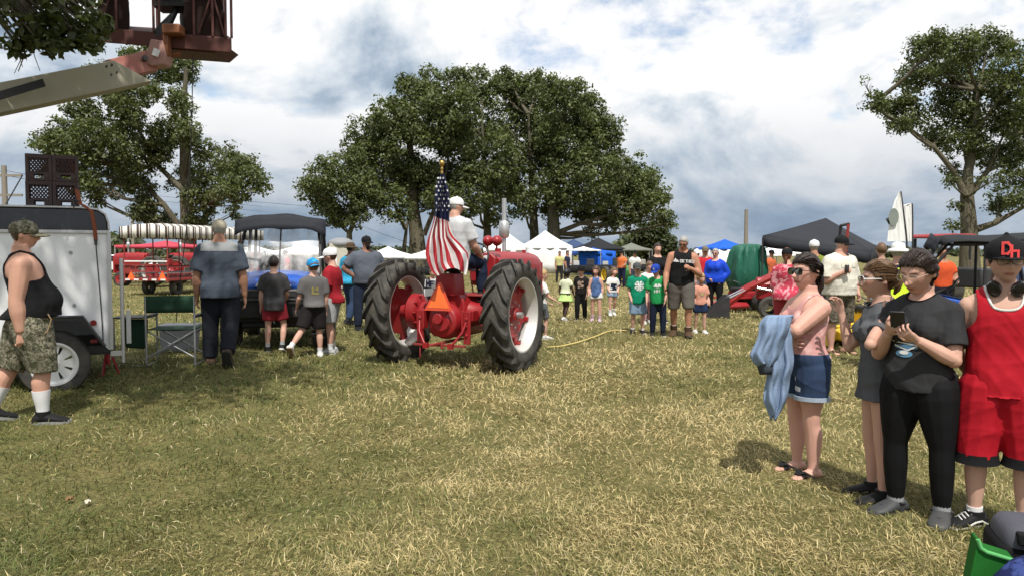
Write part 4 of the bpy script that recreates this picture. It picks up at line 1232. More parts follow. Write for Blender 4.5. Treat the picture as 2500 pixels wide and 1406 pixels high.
def glassy(name, tint, gl=0.18, rough=0.05, haze=0.0):
    t = NT(name); tr = t.new('ShaderNodeBsdfTransparent'); tr.inputs[0].default_value = (*tint, 1)
    g = t.new('ShaderNodeBsdfGlossy'); g.inputs['Roughness'].default_value = rough
    lw = t.new('ShaderNodeLayerWeight'); lw.inputs[0].default_value = 0.35
    mx = t.new('ShaderNodeMixShader'); t.l.new(t.math('ADD', t.math('MULTIPLY', lw.outputs[1], 0.6), gl, True), mx.inputs[0])
    t.l.new(tr.outputs[0], mx.inputs[1]); t.l.new(g.outputs[0], mx.inputs[2]); last = mx.outputs[0]
    if haze:
        d = t.new('ShaderNodeBsdfDiffuse'); d.inputs[0].default_value = (0.7, 0.7, 0.7, 1); m2 = t.new('ShaderNodeMixShader')
        n = t.noise(t.coord(scale=(1, 1, 0.3)), 4, 5, 0.6)
        t.l.new(t.math('MULTIPLY', t.ramp(n, [(0.42, 0.0), (0.7, 1.0)]), haze), m2.inputs[0]); t.l.new(last, m2.inputs[1]); t.l.new(d.outputs[0], m2.inputs[2]); last = m2.outputs[0]
    t.l.new(last, t.out.inputs[0]); return t.m
VINYL = glassy('clear vinyl', (0.86, 0.88, 0.88), 0.06, 0.08, 0.6)
GLASS_D = glassy('dark lens', (0.03, 0.035, 0.04), 0.10, 0.04)
GLASS_C = glassy('clear lens', (0.93, 0.94, 0.95), 0.03, 0.03)
CANVAS_K = cloth('black canvas', (0.022, 0.023, 0.026), 0.7, fold=0.8, fold_scale=4)
CANVAS_G = cloth('charcoal canvas', (0.028, 0.030, 0.036), 0.7, fold=0.8, fold_scale=4)
CANVAS_W = cloth('white canvas', (0.80, 0.80, 0.80), 0.75, fold=0.3, fold_scale=1.2, var=0.05)
CANVAS_B = cloth('royal blue canvas', (0.015, 0.10, 0.50), 0.7, fold=0.4, fold_scale=2)
CANVAS_N = cloth('navy canvas', (0.045, 0.07, 0.14), 0.7, fold=0.4, fold_scale=2)

def smv(parent, c, M, w=0.36):
    """slow-vehicle triangle: orange centre, dark red border with cut corners"""
    h = w * 0.88
    def tri(k): return [(-w / 2 * k, -h * 0.38 * k), (w / 2 * k, -h * 0.38 * k), (0.05 * w * k, h * 0.62 * k), (-0.05 * w * k, h * 0.62 * k)]
    m = MB(); m.prism(tri(1.0), -0.004, 0.004, 'XZ', c, M); o = m.build('warning_triangle', SMVRED, parent, 0)
    m = MB(); m.prism(tri(0.76), -0.008, -0.0045, 'XZ', c, M); m.build('centre', ORANGE, o, 0)
    return o

def lug_mesh(Rt, W, n_st=4):
    m = MB()
    for sg in (1, -1):
        rings = []
        for i in range(n_st + 1):
            t = i / n_st; w = 0.012 + (W / 2 + 0.006) * t; ph = 0.36 * t + (0.05 if sg < 0 else 0)
            top = Rt - 0.0 if t < 0.75 else Rt - 0.05 * (t - 0.75) / 0.25 * (Rt / 0.75); bot = top - 0.075 * Rt / 0.75; hw = 0.036 + 0.016 * t
            ring = []
            for r_, k in ((bot, -1.25), (top, -0.8), (top, 0.8), (bot, 1.25)):
                a = ph + k * hw * 0.75 / Rt * Rt / 0.75
                ring.append((sg * w, r_ * math.cos(a), r_ * math.sin(a)))
            rings.append([V(p) for p in ring])
        m.rings(rings)
        if sg > 0: first = m; m = MB()
    return first.mesh('lug', True, 30), m.mesh('lug', True, 30)
LUG_CACHE = {}
def farm_wheel(parent, x, y, Rt, W, rim_r, paint_, rim_mat, lugs=21, sgn=1, dish=0.05, axle=0.0):
    """rear wheel with cleated tyre; sgn +1 when its outer face looks to +X"""
    w = empty('wheel', (x, y, Rt)); w.parent = parent
    h = W / 2; q = Rt - 0.058 * Rt / 0.75
    prof = [(rim_r, -h * 0.80), (rim_r + (q - rim_r) * 0.25, -h * 0.98), (rim_r + (q - rim_r) * 0.6, -h * 1.04), (q - 0.03, -h * 0.98), (q - 0.004, -h * 0.72), (q, 0), (q - 0.004, h * 0.72), (q - 0.03, h * 0.98),
            (rim_r + (q - rim_r) * 0.6, h * 1.04), (rim_r + (q - rim_r) * 0.25, h * 0.98), (rim_r, h * 0.80), (rim_r - 0.01, 0)]
    m = MB(); m.lathe(prof, axis='X', n=56, closed=True); tyre = m.build('tyre', RUBBER, w, 50)
    if lugs:
        key = (Rt, W)
        if key not in LUG_CACHE: LUG_CACHE[key] = lug_mesh(Rt, W)
        for k in range(lugs):
            for me in LUG_CACHE[key]:
                o = link_mesh('lug', me, RUBBER, w); o.rotation_euler = (2 * math.pi * k / lugs, 0, 0)
    rp = [(rim_r + .018, -h * .86), (rim_r + .018, -h * .80), (rim_r - .012, -h * .76), (rim_r - .030, -h * .55), (rim_r - .045, 0), (rim_r - .030, h * .55), (rim_r - .012, h * .76), (rim_r + .018, h * .80), (rim_r + .018, h * .86),
          (rim_r - .004, h * .86), (rim_r - .028, h * .60), (rim_r - .060, h * .1), (rim_r - .060, -h * .1), (rim_r - .028, -h * .60), (rim_r - .004, -h * .86)]
    m = MB(); m.lathe(rp, axis='X', n=56, closed=True); m.build('rim', rim_mat, w, 40)
    k = rim_r / 0.49; d = -sgn * dish
    m = MB(); m.lathe([(.05, d + sgn * .09), (.09 * k, d + sgn * .085), (.11 * k, d + sgn * .03), (.24 * k, d + sgn * .02), (.30 * k, d + sgn * .035), (.33 * k, d + sgn * .01), (.33 * k, d - sgn * .03), (.1 * k, d - sgn * .04), (.05, d - sgn * .04)], axis='X', n=40, closed=True)
    for i in range(6):
        a = 2 * math.pi * (i + 0.3) / 6; M = Matrix.Rotation(a, 3, 'X')
        m.box(M @ V((d, 0, .385 * k)), (.055, .12 * k, .14 * k), M)
        m.box(M @ V((d + sgn * .035, 0, .425 * k)), (.07, .06 * k, .05 * k), M)
    m.build('wheel_centre', paint_, w, 35, bev=0.006)
    m = MB()
    for i in range(8):
        a = 2 * math.pi * i / 8; m.cyl((d + sgn * .02, .17 * k * math.cos(a), .17 * k * math.sin(a)), (d + sgn * .06, .17 * k * math.cos(a), .17 * k * math.sin(a)), .014 * k, 6)
    if axle: m.cyl((d, 0, 0), (d + sgn * axle, 0, 0), .042 * k, 14)
    m.build('bolts', STEEL if axle else paint_, w, 40)['kind'] = 'stuff'
    return w

def tractor(loc, rz, label, body=RED, wheel=RED, rim=RIM, detail=True, Rt=0.75, group=None, k=1.0, name='tractor'):
    """old row-crop tractor; forward is +Y, origin under the rear axle"""
    r = empty(name, loc, rz); tag(r, label, 'tractor', group); r.scale = (k, k, k)
    for sg in (1, -1):
        farm_wheel(r, sg * 0.90, 0, Rt, 0.33, 0.49, wheel, rim, 18 if detail else 0, sg, 0.04 if sg > 0 else -0.02, 0.16 if detail else 0)
        w = empty('front_wheel', (sg * 0.20, 2.35, 0.33)); w.parent = r
        m = MB(); m.lathe([(.20, -.06), (.27, -.075), (.325, -.05), (.33, 0), (.325, .05), (.27, .075), (.20, .06)], axis='X', n=28, closed=True); m.build('tyre', RUBBER, w, 50)
        m = MB(); m.lathe([(.21, -.06), (.20, .0), (.21, .06), (.05, .03), (.05, -.03)], axis='X', n=24, closed=True); m.build('rim', wheel, w, 40)
    # gearbox, axle tubes and final drives
    m = MB()
    m.prism([(-.27, .50), (-.20, .44), (.20, .44), (.27, .50), (.27, .92), (.20, 1.02), (-.20, 1.02), (-.27, .92)], -.26, .42, 'XZ')
    m.prism([(-.20, .52), (-.14, .46), (.14, .46), (.20, .52), (.19, .95), (-.19, .95)], .42, 1.35, 'XZ')
    m.lathe([(.0, -.44), (.13, -.44), (.15, -.40), (.21, -.38), (.24, -.32), (.25, -.25)], (0, 0, .66), 'Y', 28)
    m.build('gearbox', body, r, 35, bev=0.012)
    m = MB(); m.lathe([(.0, -.49), (.07, -.49), (.075, -.44), (.10, -.43), (.10, -.40)], (-.02, 0, .70), 'Y', 20); m.box((.05, -.43, .78), (.10, .05, .05)); m.build('power_take_off', body, r, 35, bev=0.004)
    for sg in (1, -1):
        m = MB(); m.lathe([(.19, .24 * sg), (.155, .34 * sg), (.145, .46 * sg), (.15, .50 * sg), (.22, .53 * sg), (.25, .56 * sg), (.26, .66 * sg), (.22, .70 * sg), (.10, .72 * sg), (.09, .86 * sg)], (0, 0, Rt), 'X', 32)
        for i in range(10):
            a = 2 * math.pi * i / 10; m.cyl((sg * .50, .235 * math.cos(a), Rt + .235 * math.sin(a)), (sg * .58, .235 * math.cos(a), Rt + .235 * math.sin(a)), .016, 6)
        m.build('axle_housing', body, r, 35)
    # drawbar hangers with braces and swinging bar
    for sg in (1, -1):
        m = MB(); c = sg * .36
        m.prism([(c - .055, .80), (c + .055, .80), (c + .05, .36), (c - .05, .36)], -.36, -.33, 'XZ'); m.box((c - sg * .06, -.32, .68), (.03, .12, .26)); m.box((c, -.24, .74), (.15, .16, .14))
        m.cyl((c, -.38, .70), (c, -.355, .70), .022, 10); m.cyl((c, -.38, .60), (c, -.355, .60), .018, 10); m.cyl((c, -.38, .48), (c, -.355, .48), .018, 10)
        m.build('drawbar_hanger', body, r, 30, bev=0.005)
        m = MB(); m.tube([(c, -.37, .66), (c - sg * .03, -.43, .52), (c - sg * .16, -.50, .345)], .018, 8); m.box((c - sg * .17, -.50, .34), (.07, .05, .07)); m.build('brace', body, r, 50)
    m = MB(); m.box((0, -.46, .345), (.78, .05, .028)); m.box((0, -.25, .37), (.06, .9, .03)); m.cyl((.06, -.50, .30), (.06, -.50, .40), .02, 8); m.cyl((-.30, -.46, .16), (-.30, -.46, .36), .012, 8); m.build('drawbar', RED_D, r, 30, bev=0.004)
    # seat post box, seat and platform
    m = MB(); m.prism([(-.17, 1.0), (.17, 1.0), (.14, 1.30), (-.14, 1.30)], -.30, -.02, 'XZ'); m.build('battery_box', body, r, 30, bev=0.012)
    m = MB(); rows = []
    for i in range(9):
        a = i / 8; y = -.30 + .48 * a; rows.append([(x, y + .02 * math.cos(x * 7), 1.33 + .035 * (x / .22) ** 2 + (.16 * max(0, 1 - a * 4) ** 1.5) + .03 * max(0, a - .8)) for x in [-.22 + .44 * j / 10 for j in range(11)]])
    m.grid(rows); m.build('seat', DARK, r, 60, solid=0.03)
    m = MB(); m.box((0, .35, .985), (.9, .5, .025)); m.box((.30, .1, 1.0), (.28, .35, .02)); m.build('platform', RED_D, r, 30, bev=0.004)
    # hood, tank and grille
    m = MB(); rings = []
    for y, w, zb, zt in ((.95, .26, 1.10, 1.56), (1.25, .28, 1.06, 1.60), (1.9, .28, 1.04, 1.60), (2.45, .27, 1.02, 1.58), (2.62, .25, 1.0, 1.54), (2.70, .20, 1.0, 1.46)):
        rings.append([V((w * .92, y, zb)), V((w, y, zb + .12)), V((w, y, zt - .22)), V((w * .93, y, zt - .10)), V((w * .70, y, zt - .03)), V((w * .3, y, zt)), V((-w * .3, y, zt)), V((-w * .70, y, zt - .03)), V((-w * .93, y, zt - .10)), V((-w, y, zt - .22)), V((-w, y, zb + .12)), V((-w * .92, y, zb))])
    m.rings(rings); hood = m.build('hood', body, r, 50)
    m = MB(); m.cyl((-.02, 1.45, 1.59), (-.02, 1.45, 1.65), .05, 16); m.cyl((.10, 2.2, 1.58), (.10, 2.2, 1.63), .03, 12); m.build('filler_cap', body, hood, 40)
    m = MB()
    for i in range(9): m.box((0, 2.69, .72 + .075 * i), (.36, .03, .028))
    m.prism([(-.25, .62), (.25, .62), (.25, 1.42), (-.25, 1.42)], 2.58, 2.66, 'XZ'); m.build('grille', body, r, 30, bev=0.006)
    m = MB()
    for y in (1.32, 1.6, 1.88, 2.16): m.cyl((.10, y, .98), (.10, y, 1.12), .07, 12)
    m.box((0, 1.7, .78), (.34, 1.0, .46)); m.box((.22, 1.5, .80), (.12, .22, .20)); m.cyl((.24, 1.25, .95), (.24, 1.25, 1.15), .06, 12); m.tube([(-.2, 1.3, .95), (-.24, 1.7, 1.0), (-.12, 1.9, 1.3), (-.12, 1.9, 1.62)], .035, 10)
    m.build('engine', RED_D, r, 35, bev=0.008)
    m = MB(); m.box((0, 2.4, .58), (.34, .34, .24)); m.cyl((0, 2.35, .33), (0, 2.35, .75), .05, 12); m.cyl((-.2, 2.35, .33), (.2, 2.35, .33), .03, 10); m.build('front_pedestal', body, r, 35, bev=0.01)
    m = MB(); m.cyl((-.12, 1.9, 1.55), (-.12, 1.9, 1.84), .035, 14); m.build('exhaust_pipe', STEEL, r, 40)
    m = MB(); m.lathe([(.0, 1.82), (.06, 1.82), (.083, 1.85), (.083, 2.06), (.06, 2.09), (.040, 2.10), (.036, 2.16), (.036, 2.46), (.030, 2.46), (.030, 2.2)], (-.12, 1.9, 0), 'Z', 24); m.build('muffler', STEEL, r, 40)
    # steering gear
    m = MB(); m.tube([(0, 1.0, 1.40), (0, .62, 1.52)], .022, 10); c = V((0, .62, 1.52)); M = Euler((R(72), 0, 0)).to_matrix()
    m.tube([c + M @ V((.21 * math.cos(a), .21 * math.sin(a), 0)) for a in [2 * math.pi * i / 28 for i in range(28)]], .014, 8, closed=True)
    for i in range(3):
        a = 2 * math.pi * i / 3 + 0.5; m.tube([c, c + M @ V((.21 * math.cos(a), .21 * math.sin(a), 0))], .009, 6)
    m.build('steering_wheel', BLACK, r, 60)
    m = MB(); m.prism([(-.20, 1.16), (.20, 1.16), (.20, 1.50), (.13, 1.57), (-.13, 1.57), (-.20, 1.50)], .86, .95, 'XZ'); m.build('dash_panel', body, r, 30, bev=0.01)
    if detail:
        m = MB(); m.cyl((.06, .85, 1.50), (.06, .84, 1.50), .045, 18); m.cyl((-.08, .85, 1.44), (-.08, .84, 1.44), .035, 18); m.build('gauge', WHITE, r, 40)
        for x in (.055, .205):
            m = MB(); m.lathe([(.0, -.075), (.035, -.07), (.062, -.045), (.078, -.005), (.08, .03), (.074, .04)], (x, .92, 1.76), 'Y', 24); m.cyl((x, .92, 1.60), (x, .92, 1.70), .016, 8); hl = m.build('lamp', body, r, 60)
            m = MB(); m.lathe([(.0, .052), (.05, .050), (.074, .041)], (x, .92, 1.76), 'Y', 20); m.build('lens', GLASS_C, hl, 60)
        m = MB(); m.lathe([(.0, -.05), (.05, -.045), (.075, -.01), (.08, .03)], (-.30, -.22, 1.06), 'Y', 22); m.cyl((-.30, -.2, .8), (-.30, -.2, 1.0), .02, 8); m.build('work_lamp', BLACK, r, 60)
        m = MB(); m.box((-.21, -.33, 1.16), (.17, .012, .10), (0, 0.12, 0)); m.box((-.23, -.33, 1.045), (.15, .012, .10), (0, -0.1, 0)); o = m.build('number_card', WHITE, r, 0)
        m = MB()
        for p in text_polys('MF', -.265, 1.125, .045, .07, .016, .45): m.prism(p, -.343, -.338, 'XZ')
        m.build('lettering', paint('navy ink', (.02, .03, .10), .6), o, 0)
        smv(r, (0, -.47, .955), Euler((R(-6), 0, 0)).to_matrix(), .43)
        # pedals and levers
        m = MB(); m.tube([(.28, .55, 1.0), (.30, .62, 1.16), (.30, .60, 1.24)], .012, 8); m.box((.30, .60, 1.24), (.10, .03, .06)); m.build('pedal', RED_D, r, 50)
        m = MB(); m.tube([(-.25, .5, 1.0), (-.26, .6, 1.2)], .012, 8); m.build('lever', RED_D, r, 50)
        m = MB(); m.tube([(.05, .45, 1.0), (.02, .40, 1.36)], .010, 8); m.ball((.02, .40, 1.37), .022); m.build('lever', RED_D, r, 50)
        m = MB(); m.box((.46, .32, 1.06), (.20, .34, .13)); m.tube([(.42, .1, .9), (.5, .3, .78), (.34, .55, .9)], .03, 8); m.build('hydraulic_unit', body, r, 35, bev=0.01)
    return r
# ------------------------------------------------------------------ the parade tractor and its flag
TR = V((-0.79, 10.85, 0)); TR.z = terr(TR.x, TR.y) - 0.02
TR_RZ = R(-24)
tractor(TR, TR_RZ, 'red vintage tractor with big cleated rear tyres driving away across the field')
def trl(x, y, z):
    """tractor coordinates to world"""
    return TR + Matrix.Rotation(TR_RZ, 3, 'Z') @ V((x, y, z))
def flag():
    root = empty('flag', trl(-.20, -.30, 1.0)); base = root.location.copy()
    tag(root, 'stars and stripes flag hanging from a short pole behind the tractor seat', 'flag')
    inv = Matrix.Translation(-base); Y0 = trl(-.20, -.32, 0).y
    pole_b, pole_t = at(1088, 700, Y0), at(1079, 425, Y0)
    m = MB(); m.tube([pole_b, pole_t], .014, 10); m.build('pole', paint('dark varnished wood', (.045, .025, .015), .4), root, 50, M=inv)
    m = MB(); t = pole_t; m.lathe([(a * .72, b * .85) for a, b in ((.014, -.02), (.026, -.01), (.026, .03), (.016, .05), (.022, .07), (.030, .085), (.018, .10), (.016, .115), (.034, .13), (.048, .155), (.050, .18), (.036, .205), (.010, .22))], t, 'Z', 18); m.build('finial', GOLD, root, 60, M=inv)
    # cloth: rows from the hoist down; (row height, left edge, right edge, depth of folds)
    rows_d = [(425, 1073, 1087, .02), (440, 1067, 1090, .03), (470, 1063, 1095, .045), (505, 1061, 1097, .05), (535, 1057, 1099, .055), (560, 1052, 1102, .06), (580, 1047, 1109, .07), (600, 1043, 1126, .085), (620, 1039, 1141, .095), (640, 1042, 1144, .095), (655, 1050, 1143, .085), (664, 1060, 1140, .07)]
    nu = 60; grid = []; NR = 70
    ys = [d[0] for d in rows_d]
    for j in range(NR + 1):
        py = 425 + (664 - 425) * j / NR
        l, r_, d = (float(np.interp(py, ys, [q[i] for q in rows_d])) for i in (1, 2, 3))
        row = []
        for i in range(nu + 1):
            u = i / nu
            sw = max(0, (py - 560) / 100) * max(0, u - 0.5) * 1.2
            fold = math.sin(u * 2 * math.pi * 2.6 + py * 0.012 + 0.6 * math.sin(py * .02)) + 0.35 * math.sin(u * 23 + py * .03)
            yy = py + 9 * math.sin(u * 7 + 1) * (py > 640) * (py - 640) / 24 - 14 * sw * math.sin(max(0, u - .5) * 6.2)
            row.append(at(l + (r_ - l) * u + 2.0 * math.sin(py * .05 + u * 9), yy, Y0 - .06 - d * fold * 0.8 - .24 * max(0, (py - 545) / 100)))
        grid.append(row)
    m = MB(); m.grid(grid); me = m.mesh('cloth', False, 179)
    me.transform(inv)
    uv = me.uv_layers.new(name='cloth')
    uvs = np.zeros((len(me.loops), 2), np.float32); vi = np.empty(len(me.loops), np.int32); me.loops.foreach_get('vertex_index', vi)
    uvs[:, 0] = (vi % (nu + 1)) / nu; uvs[:, 1] = (vi // (nu + 1)) / NR
    uv.data.foreach_set('uv', uvs.reshape(-1))
    t = NT('flag cloth'); tc_ = t.new('ShaderNodeUVMap'); sp = t.new('ShaderNodeSeparateXYZ'); t.l.new(tc_.outputs[0], sp.inputs[0])
    uu, vv = sp.outputs[0], sp.outputs[1]
    bend = t.math('MULTIPLY', t.math('MAXIMUM', t.math('SUBTRACT', uu, 0.55), 0.0), t.math('MULTIPLY', t.math('MAXIMUM', t.math('SUBTRACT', vv, 0.5), 0.0), -0.9))
    ph = t.math('FRACT', t.math('MULTIPLY', t.math('ADD', uu, bend), 6.0))
    stripe = t.math('GREATER_THAN', ph, 0.5)
    canton = t.math('LESS_THAN', t.math('SUBTRACT', vv, t.math('MULTIPLY', uu, 0.06)), 0.43)
    c = t.mix(canton, t.mix(stripe, (0.33, 0.014, 0.022), (0.60, 0.58, 0.57)), (0.010, 0.014, 0.045))
    t.set(c, 0.6, 0, 0.3); tr = t.new('ShaderNodeBsdfTranslucent'); t.l.new(c, tr.inputs[0]); mx = t.new('ShaderNodeMixShader'); mx.inputs[0].default_value = .2
    t.l.new(t.b.outputs[0], mx.inputs[1]); t.l.new(tr.outputs[0], mx.inputs[2]); t.l.new(mx.outputs[0], t.out.inputs[0])
    clo = link_mesh('cloth', me, t.m, root)
    # stars sewn on both sides of the dark field
    m = MB()
    for row in range(9):
        for cl in range(4):
            j = int((0.055 + row * 0.041) * NR); i = int((0.10 + (cl + 0.5 * (row % 2)) * 0.235) * nu)
            if i >= nu - 1: continue
            p = grid[j][i]; du = (grid[j][i + 1] - grid[j][i - 1]).normalized(); dv = (grid[j + 1][i] - grid[max(j - 1, 0)][i]).normalized(); nn = du.cross(dv).normalized()
            if nn.y > 0: nn = -nn
            s_ = .021
            for q in (1, -1):
                ring = []
                for a in range(10):
                    an = math.pi / 2 + math.pi * a / 5; rr = s_ if a % 2 == 0 else s_ * .42
                    ring.append(p + du * rr * math.cos(an) - dv * rr * math.sin(an) + nn * .004 * q)
                m.add(ring, [tuple(range(10))])
    m.build('stars', CANVAS_W, clo, 0, fix=False, M=inv)
flag()

# ------------------------------------------------------------------ enclosed trailer on the left, crates strapped on its roof
TL = V((-4.30, 8.32, 0)); TL.z = terr(-5.2, 8.0) - .06
def trailer():
    rz = R(27); r = empty('enclosed_trailer', TL, rz); tag(r, 'white enclosed cargo trailer with rounded black roof edge and white spoked wheel', 'trailer')
    # local: +X towards its rear end, the near side in the plane y = 0, length 2.9 m towards -X
    L = 2.9; m = MB()
    m.prism([(-L, .52), (-.92, .52), (-.90, .62), (-.80, .80), (-.28, .80), (-.10, .52), (-.02, .44), (0, .46), (0, 1.70), (-L, 1.70)], 0, .02, 'XZ')
    m.build('side_wall', WHITE, r, 30, bev=0.004)
    m = MB(); m.box((-L / 2 - .01, 1.42, 1.07), (L - .04, .02, 1.26)); m.box((-.012, .72, 1.07), (.02, 1.38, 1.26)); m.build('rear_door', WHITE, r, 30)
    m = MB(); m.box((-L / 2, .72, .44), (L, 1.3, .10)); m.box((-L / 2, .06, .455), (L - .04, .05, .07)); m.cyl((-.50, .1, .34), (-.50, 1.4, .34), .035, 12); m.build('chassis', DARK, r, 30)
    m = MB(); prof = [(-L, 1.705), (-.005, 1.705), (-.006, 1.80), (-.03, 1.88), (-.10, 1.93), (-.2, 1.945), (-L, 1.945)]; m.prism(prof, -.012, 1.45, 'XZ'); m.build('roof_band', paint('gloss black panel', (.012, .014, .020), .22, dirt=.15, dirt_col=(.1, .1, .1), coat=.4), r, 30, bev=0.02)
    m = MB(); m.box((-L / 2, -.012, 1.70), (L, .02, .03)); m.tube([(-.0, -.012, 1.71), (-.004, -.014, 1.80), (-.03, -.014, 1.885), (-.10, -.014, 1.935), (-.25, -.014, 1.952), (-L, -.014, 1.952)], .012, 6); m.box((.0, -.008, 1.07), (.035, .03, 1.24)); m.build('corner_trim', STEEL, r, 30)
    for x, z in ((-.36, 1.48), (-.70, 1.46), (-.34, .93)): m = MB(); m.cyl((x, .0, z), (x, -.008, z), .018, 12); m.build('rivet', GREY, r, 40)
    m = MB(); m.cyl((-.165, .0, .74), (-.165, -.018, .74), .030, 18); m.build('marker_lamp', paint('red lens', (.25, .01, .01), .25), r, 40)
    m = MB(); m.box((-.165, -.004, .545), (.065, .012, .035)); m.build('reflector', paint('red reflector', (.30, .015, .02), .3), r, 0)
    w = empty('wheel', (-.53, -.02, .335)); w.parent = r
    m = MB(); m.lathe([(.21, -.085), (.27, -.105), (.32, -.095), (.338, -.06), (.338, .06), (.32, .095), (.27, .105), (.21, .085)], axis='Y', n=40, closed=True); m.build('tyre', RUBBER, w, 50)
    m = MB(); m.lathe([(.225, -.09), (.232, -.085), (.215, -.07), (.195, -.05), (.19, .06), (.17, .06), (.175, -.05), (.205, -.09)], axis='Y', n=40, closed=True)
    for i in range(8):
        a = 2 * math.pi * i / 8; M = Matrix.Rotation(a, 3, 'Y'); m.prism([(-.022, .06), (.022, .06), (.060, .195), (-.060, .195)], -.055, -.035, 'XZ', M=M)
    m.lathe([(.0, -.075), (.045, -.07), (.05, -.05), (.10, -.048), (.10, -.03), (.0, -.03)], axis='Y', n=30); m.build('rim', paint('white wheel paint', (.78, .78, .76), .35, dirt=.3), w, 35)
    m = MB(); m.tube([(-.93, -.16, .60), (-.82, -.16, .82), (-.26, -.16, .82), (-.06, -.16, .50)], .02, 6); m.prism([(-.93, .58), (-.82, .815), (-.26, .815), (-.05, .50), (-.07, .50), (-.28, .79), (-.80, .79), (-.91, .58)], -.17, .0, 'XZ'); m.build('wheel_arch', DARK, r, 30)
    m = MB(); m.cyl((.11, .02, .30), (.11, .02, 1.42), .020, 10); m.box((.055, .02, .40), (.13, .03, .05)); m.box((.17, .06, .68), (.045, .05, .36)); m.build('door_post', STEEL, r, 40)
    # strap that holds the crates: webbing over the roof corner, then a thin cord down to the frame
    m = MB(); m.tube([(-.34, .34, 2.44), (-.30, .2, 2.16), (-.26, -.02, 1.99), (-.16, -.02, 1.93), (-.13, -.03, 1.72), (-.125, -.03, 1.60)], .012, 6, (1.8, .5)); m.build('strap', cloth('orange brown webbing', (.20, .065, .035)), r, 60)
    m = MB(); m.tube([(-.125, -.03, 1.58), (-.09, -.03, .9), (-.075, -.03, .48)], .006, 6); m.box((-.125, -.03, 1.59), (.03, .02, .06)); m.tube([(-.32, -.03, 1.95), (-.32, -.03, 2.03), (-.26, -.03, 2.02)], .008, 6); m.build('cord', DARK, r, 50)
    m = MB(); m.tube([(-.80, .36, 2.30), (-.96, .32, 1.97)], .012, 6, (2, .5)); m.build('strap', BLACK, r, 60)
    return r
trailer()
def crate_mesh():
    m = MB(); W, D, H = .315, .315, .275
    for sx, sy in ((1, 1), (1, -1), (-1, 1), (-1, -1)): m.box((sx * (W / 2 - .02), sy * (D / 2 - .02), H / 2), (.04, .04, H))
    for ax in (0, 1):
        for sg in (1, -1):
            def b(u, z, du, dz):
                c = (u, sg * (D / 2 - .008), z) if ax == 0 else (sg * (W / 2 - .008), u, z)
                m.box(c, (du, .016, dz) if ax == 0 else (.016, du, dz))
            b(0, .012, .24, .024); b(0, H - .02, .24, .04); b(0, .078, .24, .018); b(-.09, .045, .06, .05); b(.09, .045, .06, .05)
            # lattice of crossing bars between the rails
            for k in range(-5, 6):
                for s2 in (1, -1):
                    pts = []
                    for t in range(2):
                        u = k * .042 + s2 * (.075 if t else -.075); z = .088 + (.148 if t else 0); pts.append((u, z))
                    (u0, z0), (u1, z1) = pts
                    # clip to the panel
                    def clip(u0, z0, u1, z1, lim=.118):
                        if max(u0, u1) < -lim or min(u0, u1) > lim: return None
                        def cu(u, z, ub, zb):
                            if u > lim: t = (lim - ub) / (u - ub); return lim, zb + (z - zb) * t
                            if u < -lim: t = (-lim - ub) / (u - ub); return -lim, zb + (z - zb) * t
                            return u, z
                        a = cu(u0, z0, u1, z1); c = cu(u1, z1, *a); return (*a, *c)
                    q = clip(u0, z0, u1, z1)
                    if not q: continue
                    P = lambda u, z: (u, sg * (D / 2 - .008), z) if ax == 0 else (sg * (W / 2 - .008), u, z)
                    m.tube([P(q[0], q[1]), P(q[2], q[3])], .0065, 4)
    m.box((0, 0, .008), (W - .04, D - .04, .012))
    return m.mesh('milk_crate', True, 30)
cm = crate_mesh(); CR = paint('dark maroon plastic', (.035, .014, .013), .5, dirt=.3)
rt = Matrix.Rotation(R(27), 3, 'Z')
for (x, z, nm) in ((-.40, 1.955, 'dark milk crate, bottom row, on the side towards the trailer rear'), (-.645, 1.955, 'dark milk crate, bottom row, on the side away from the trailer rear'),
                   (-.40, 2.235, 'dark milk crate, top row, on the side towards the trailer rear'), (-.645, 2.235, 'dark milk crate, top row, on the side away from the trailer rear')):
    o = link_mesh('milk_crate', cm, CR); o.location = TL + rt @ V((x, .30, z)); o.rotation_euler = (0, 0, R(27 + (2 if z > 2 else 0))); o.scale = (.76, .76, 1)
    tag(o, nm, 'crate', 'milk crates strapped on the trailer roof')
def jack_stand():
    p = on(264, 8.9); r = empty('jack_stand', p, 0.4); tag(r, 'small red jack stand under the rear of the trailer', 'jack stand')
    m = MB()
    for i in range(3):
        a = 2 * math.pi * i / 3; m.tube([(.035 * math.cos(a), .035 * math.sin(a), .24), (.11 * math.cos(a), .11 * math.sin(a), .01)], .012, 6); m.box((.11 * math.cos(a), .11 * math.sin(a), .008), (.05, .05, .012))
    m.build('base', RED, r, 30); m = MB(); m.cyl((0, 0, .12), (0, 0, .32), .025, 10); m.box((0, 0, .33), (.09, .05, .03)); m.build('post', RED, r, 30)
jack_stand()

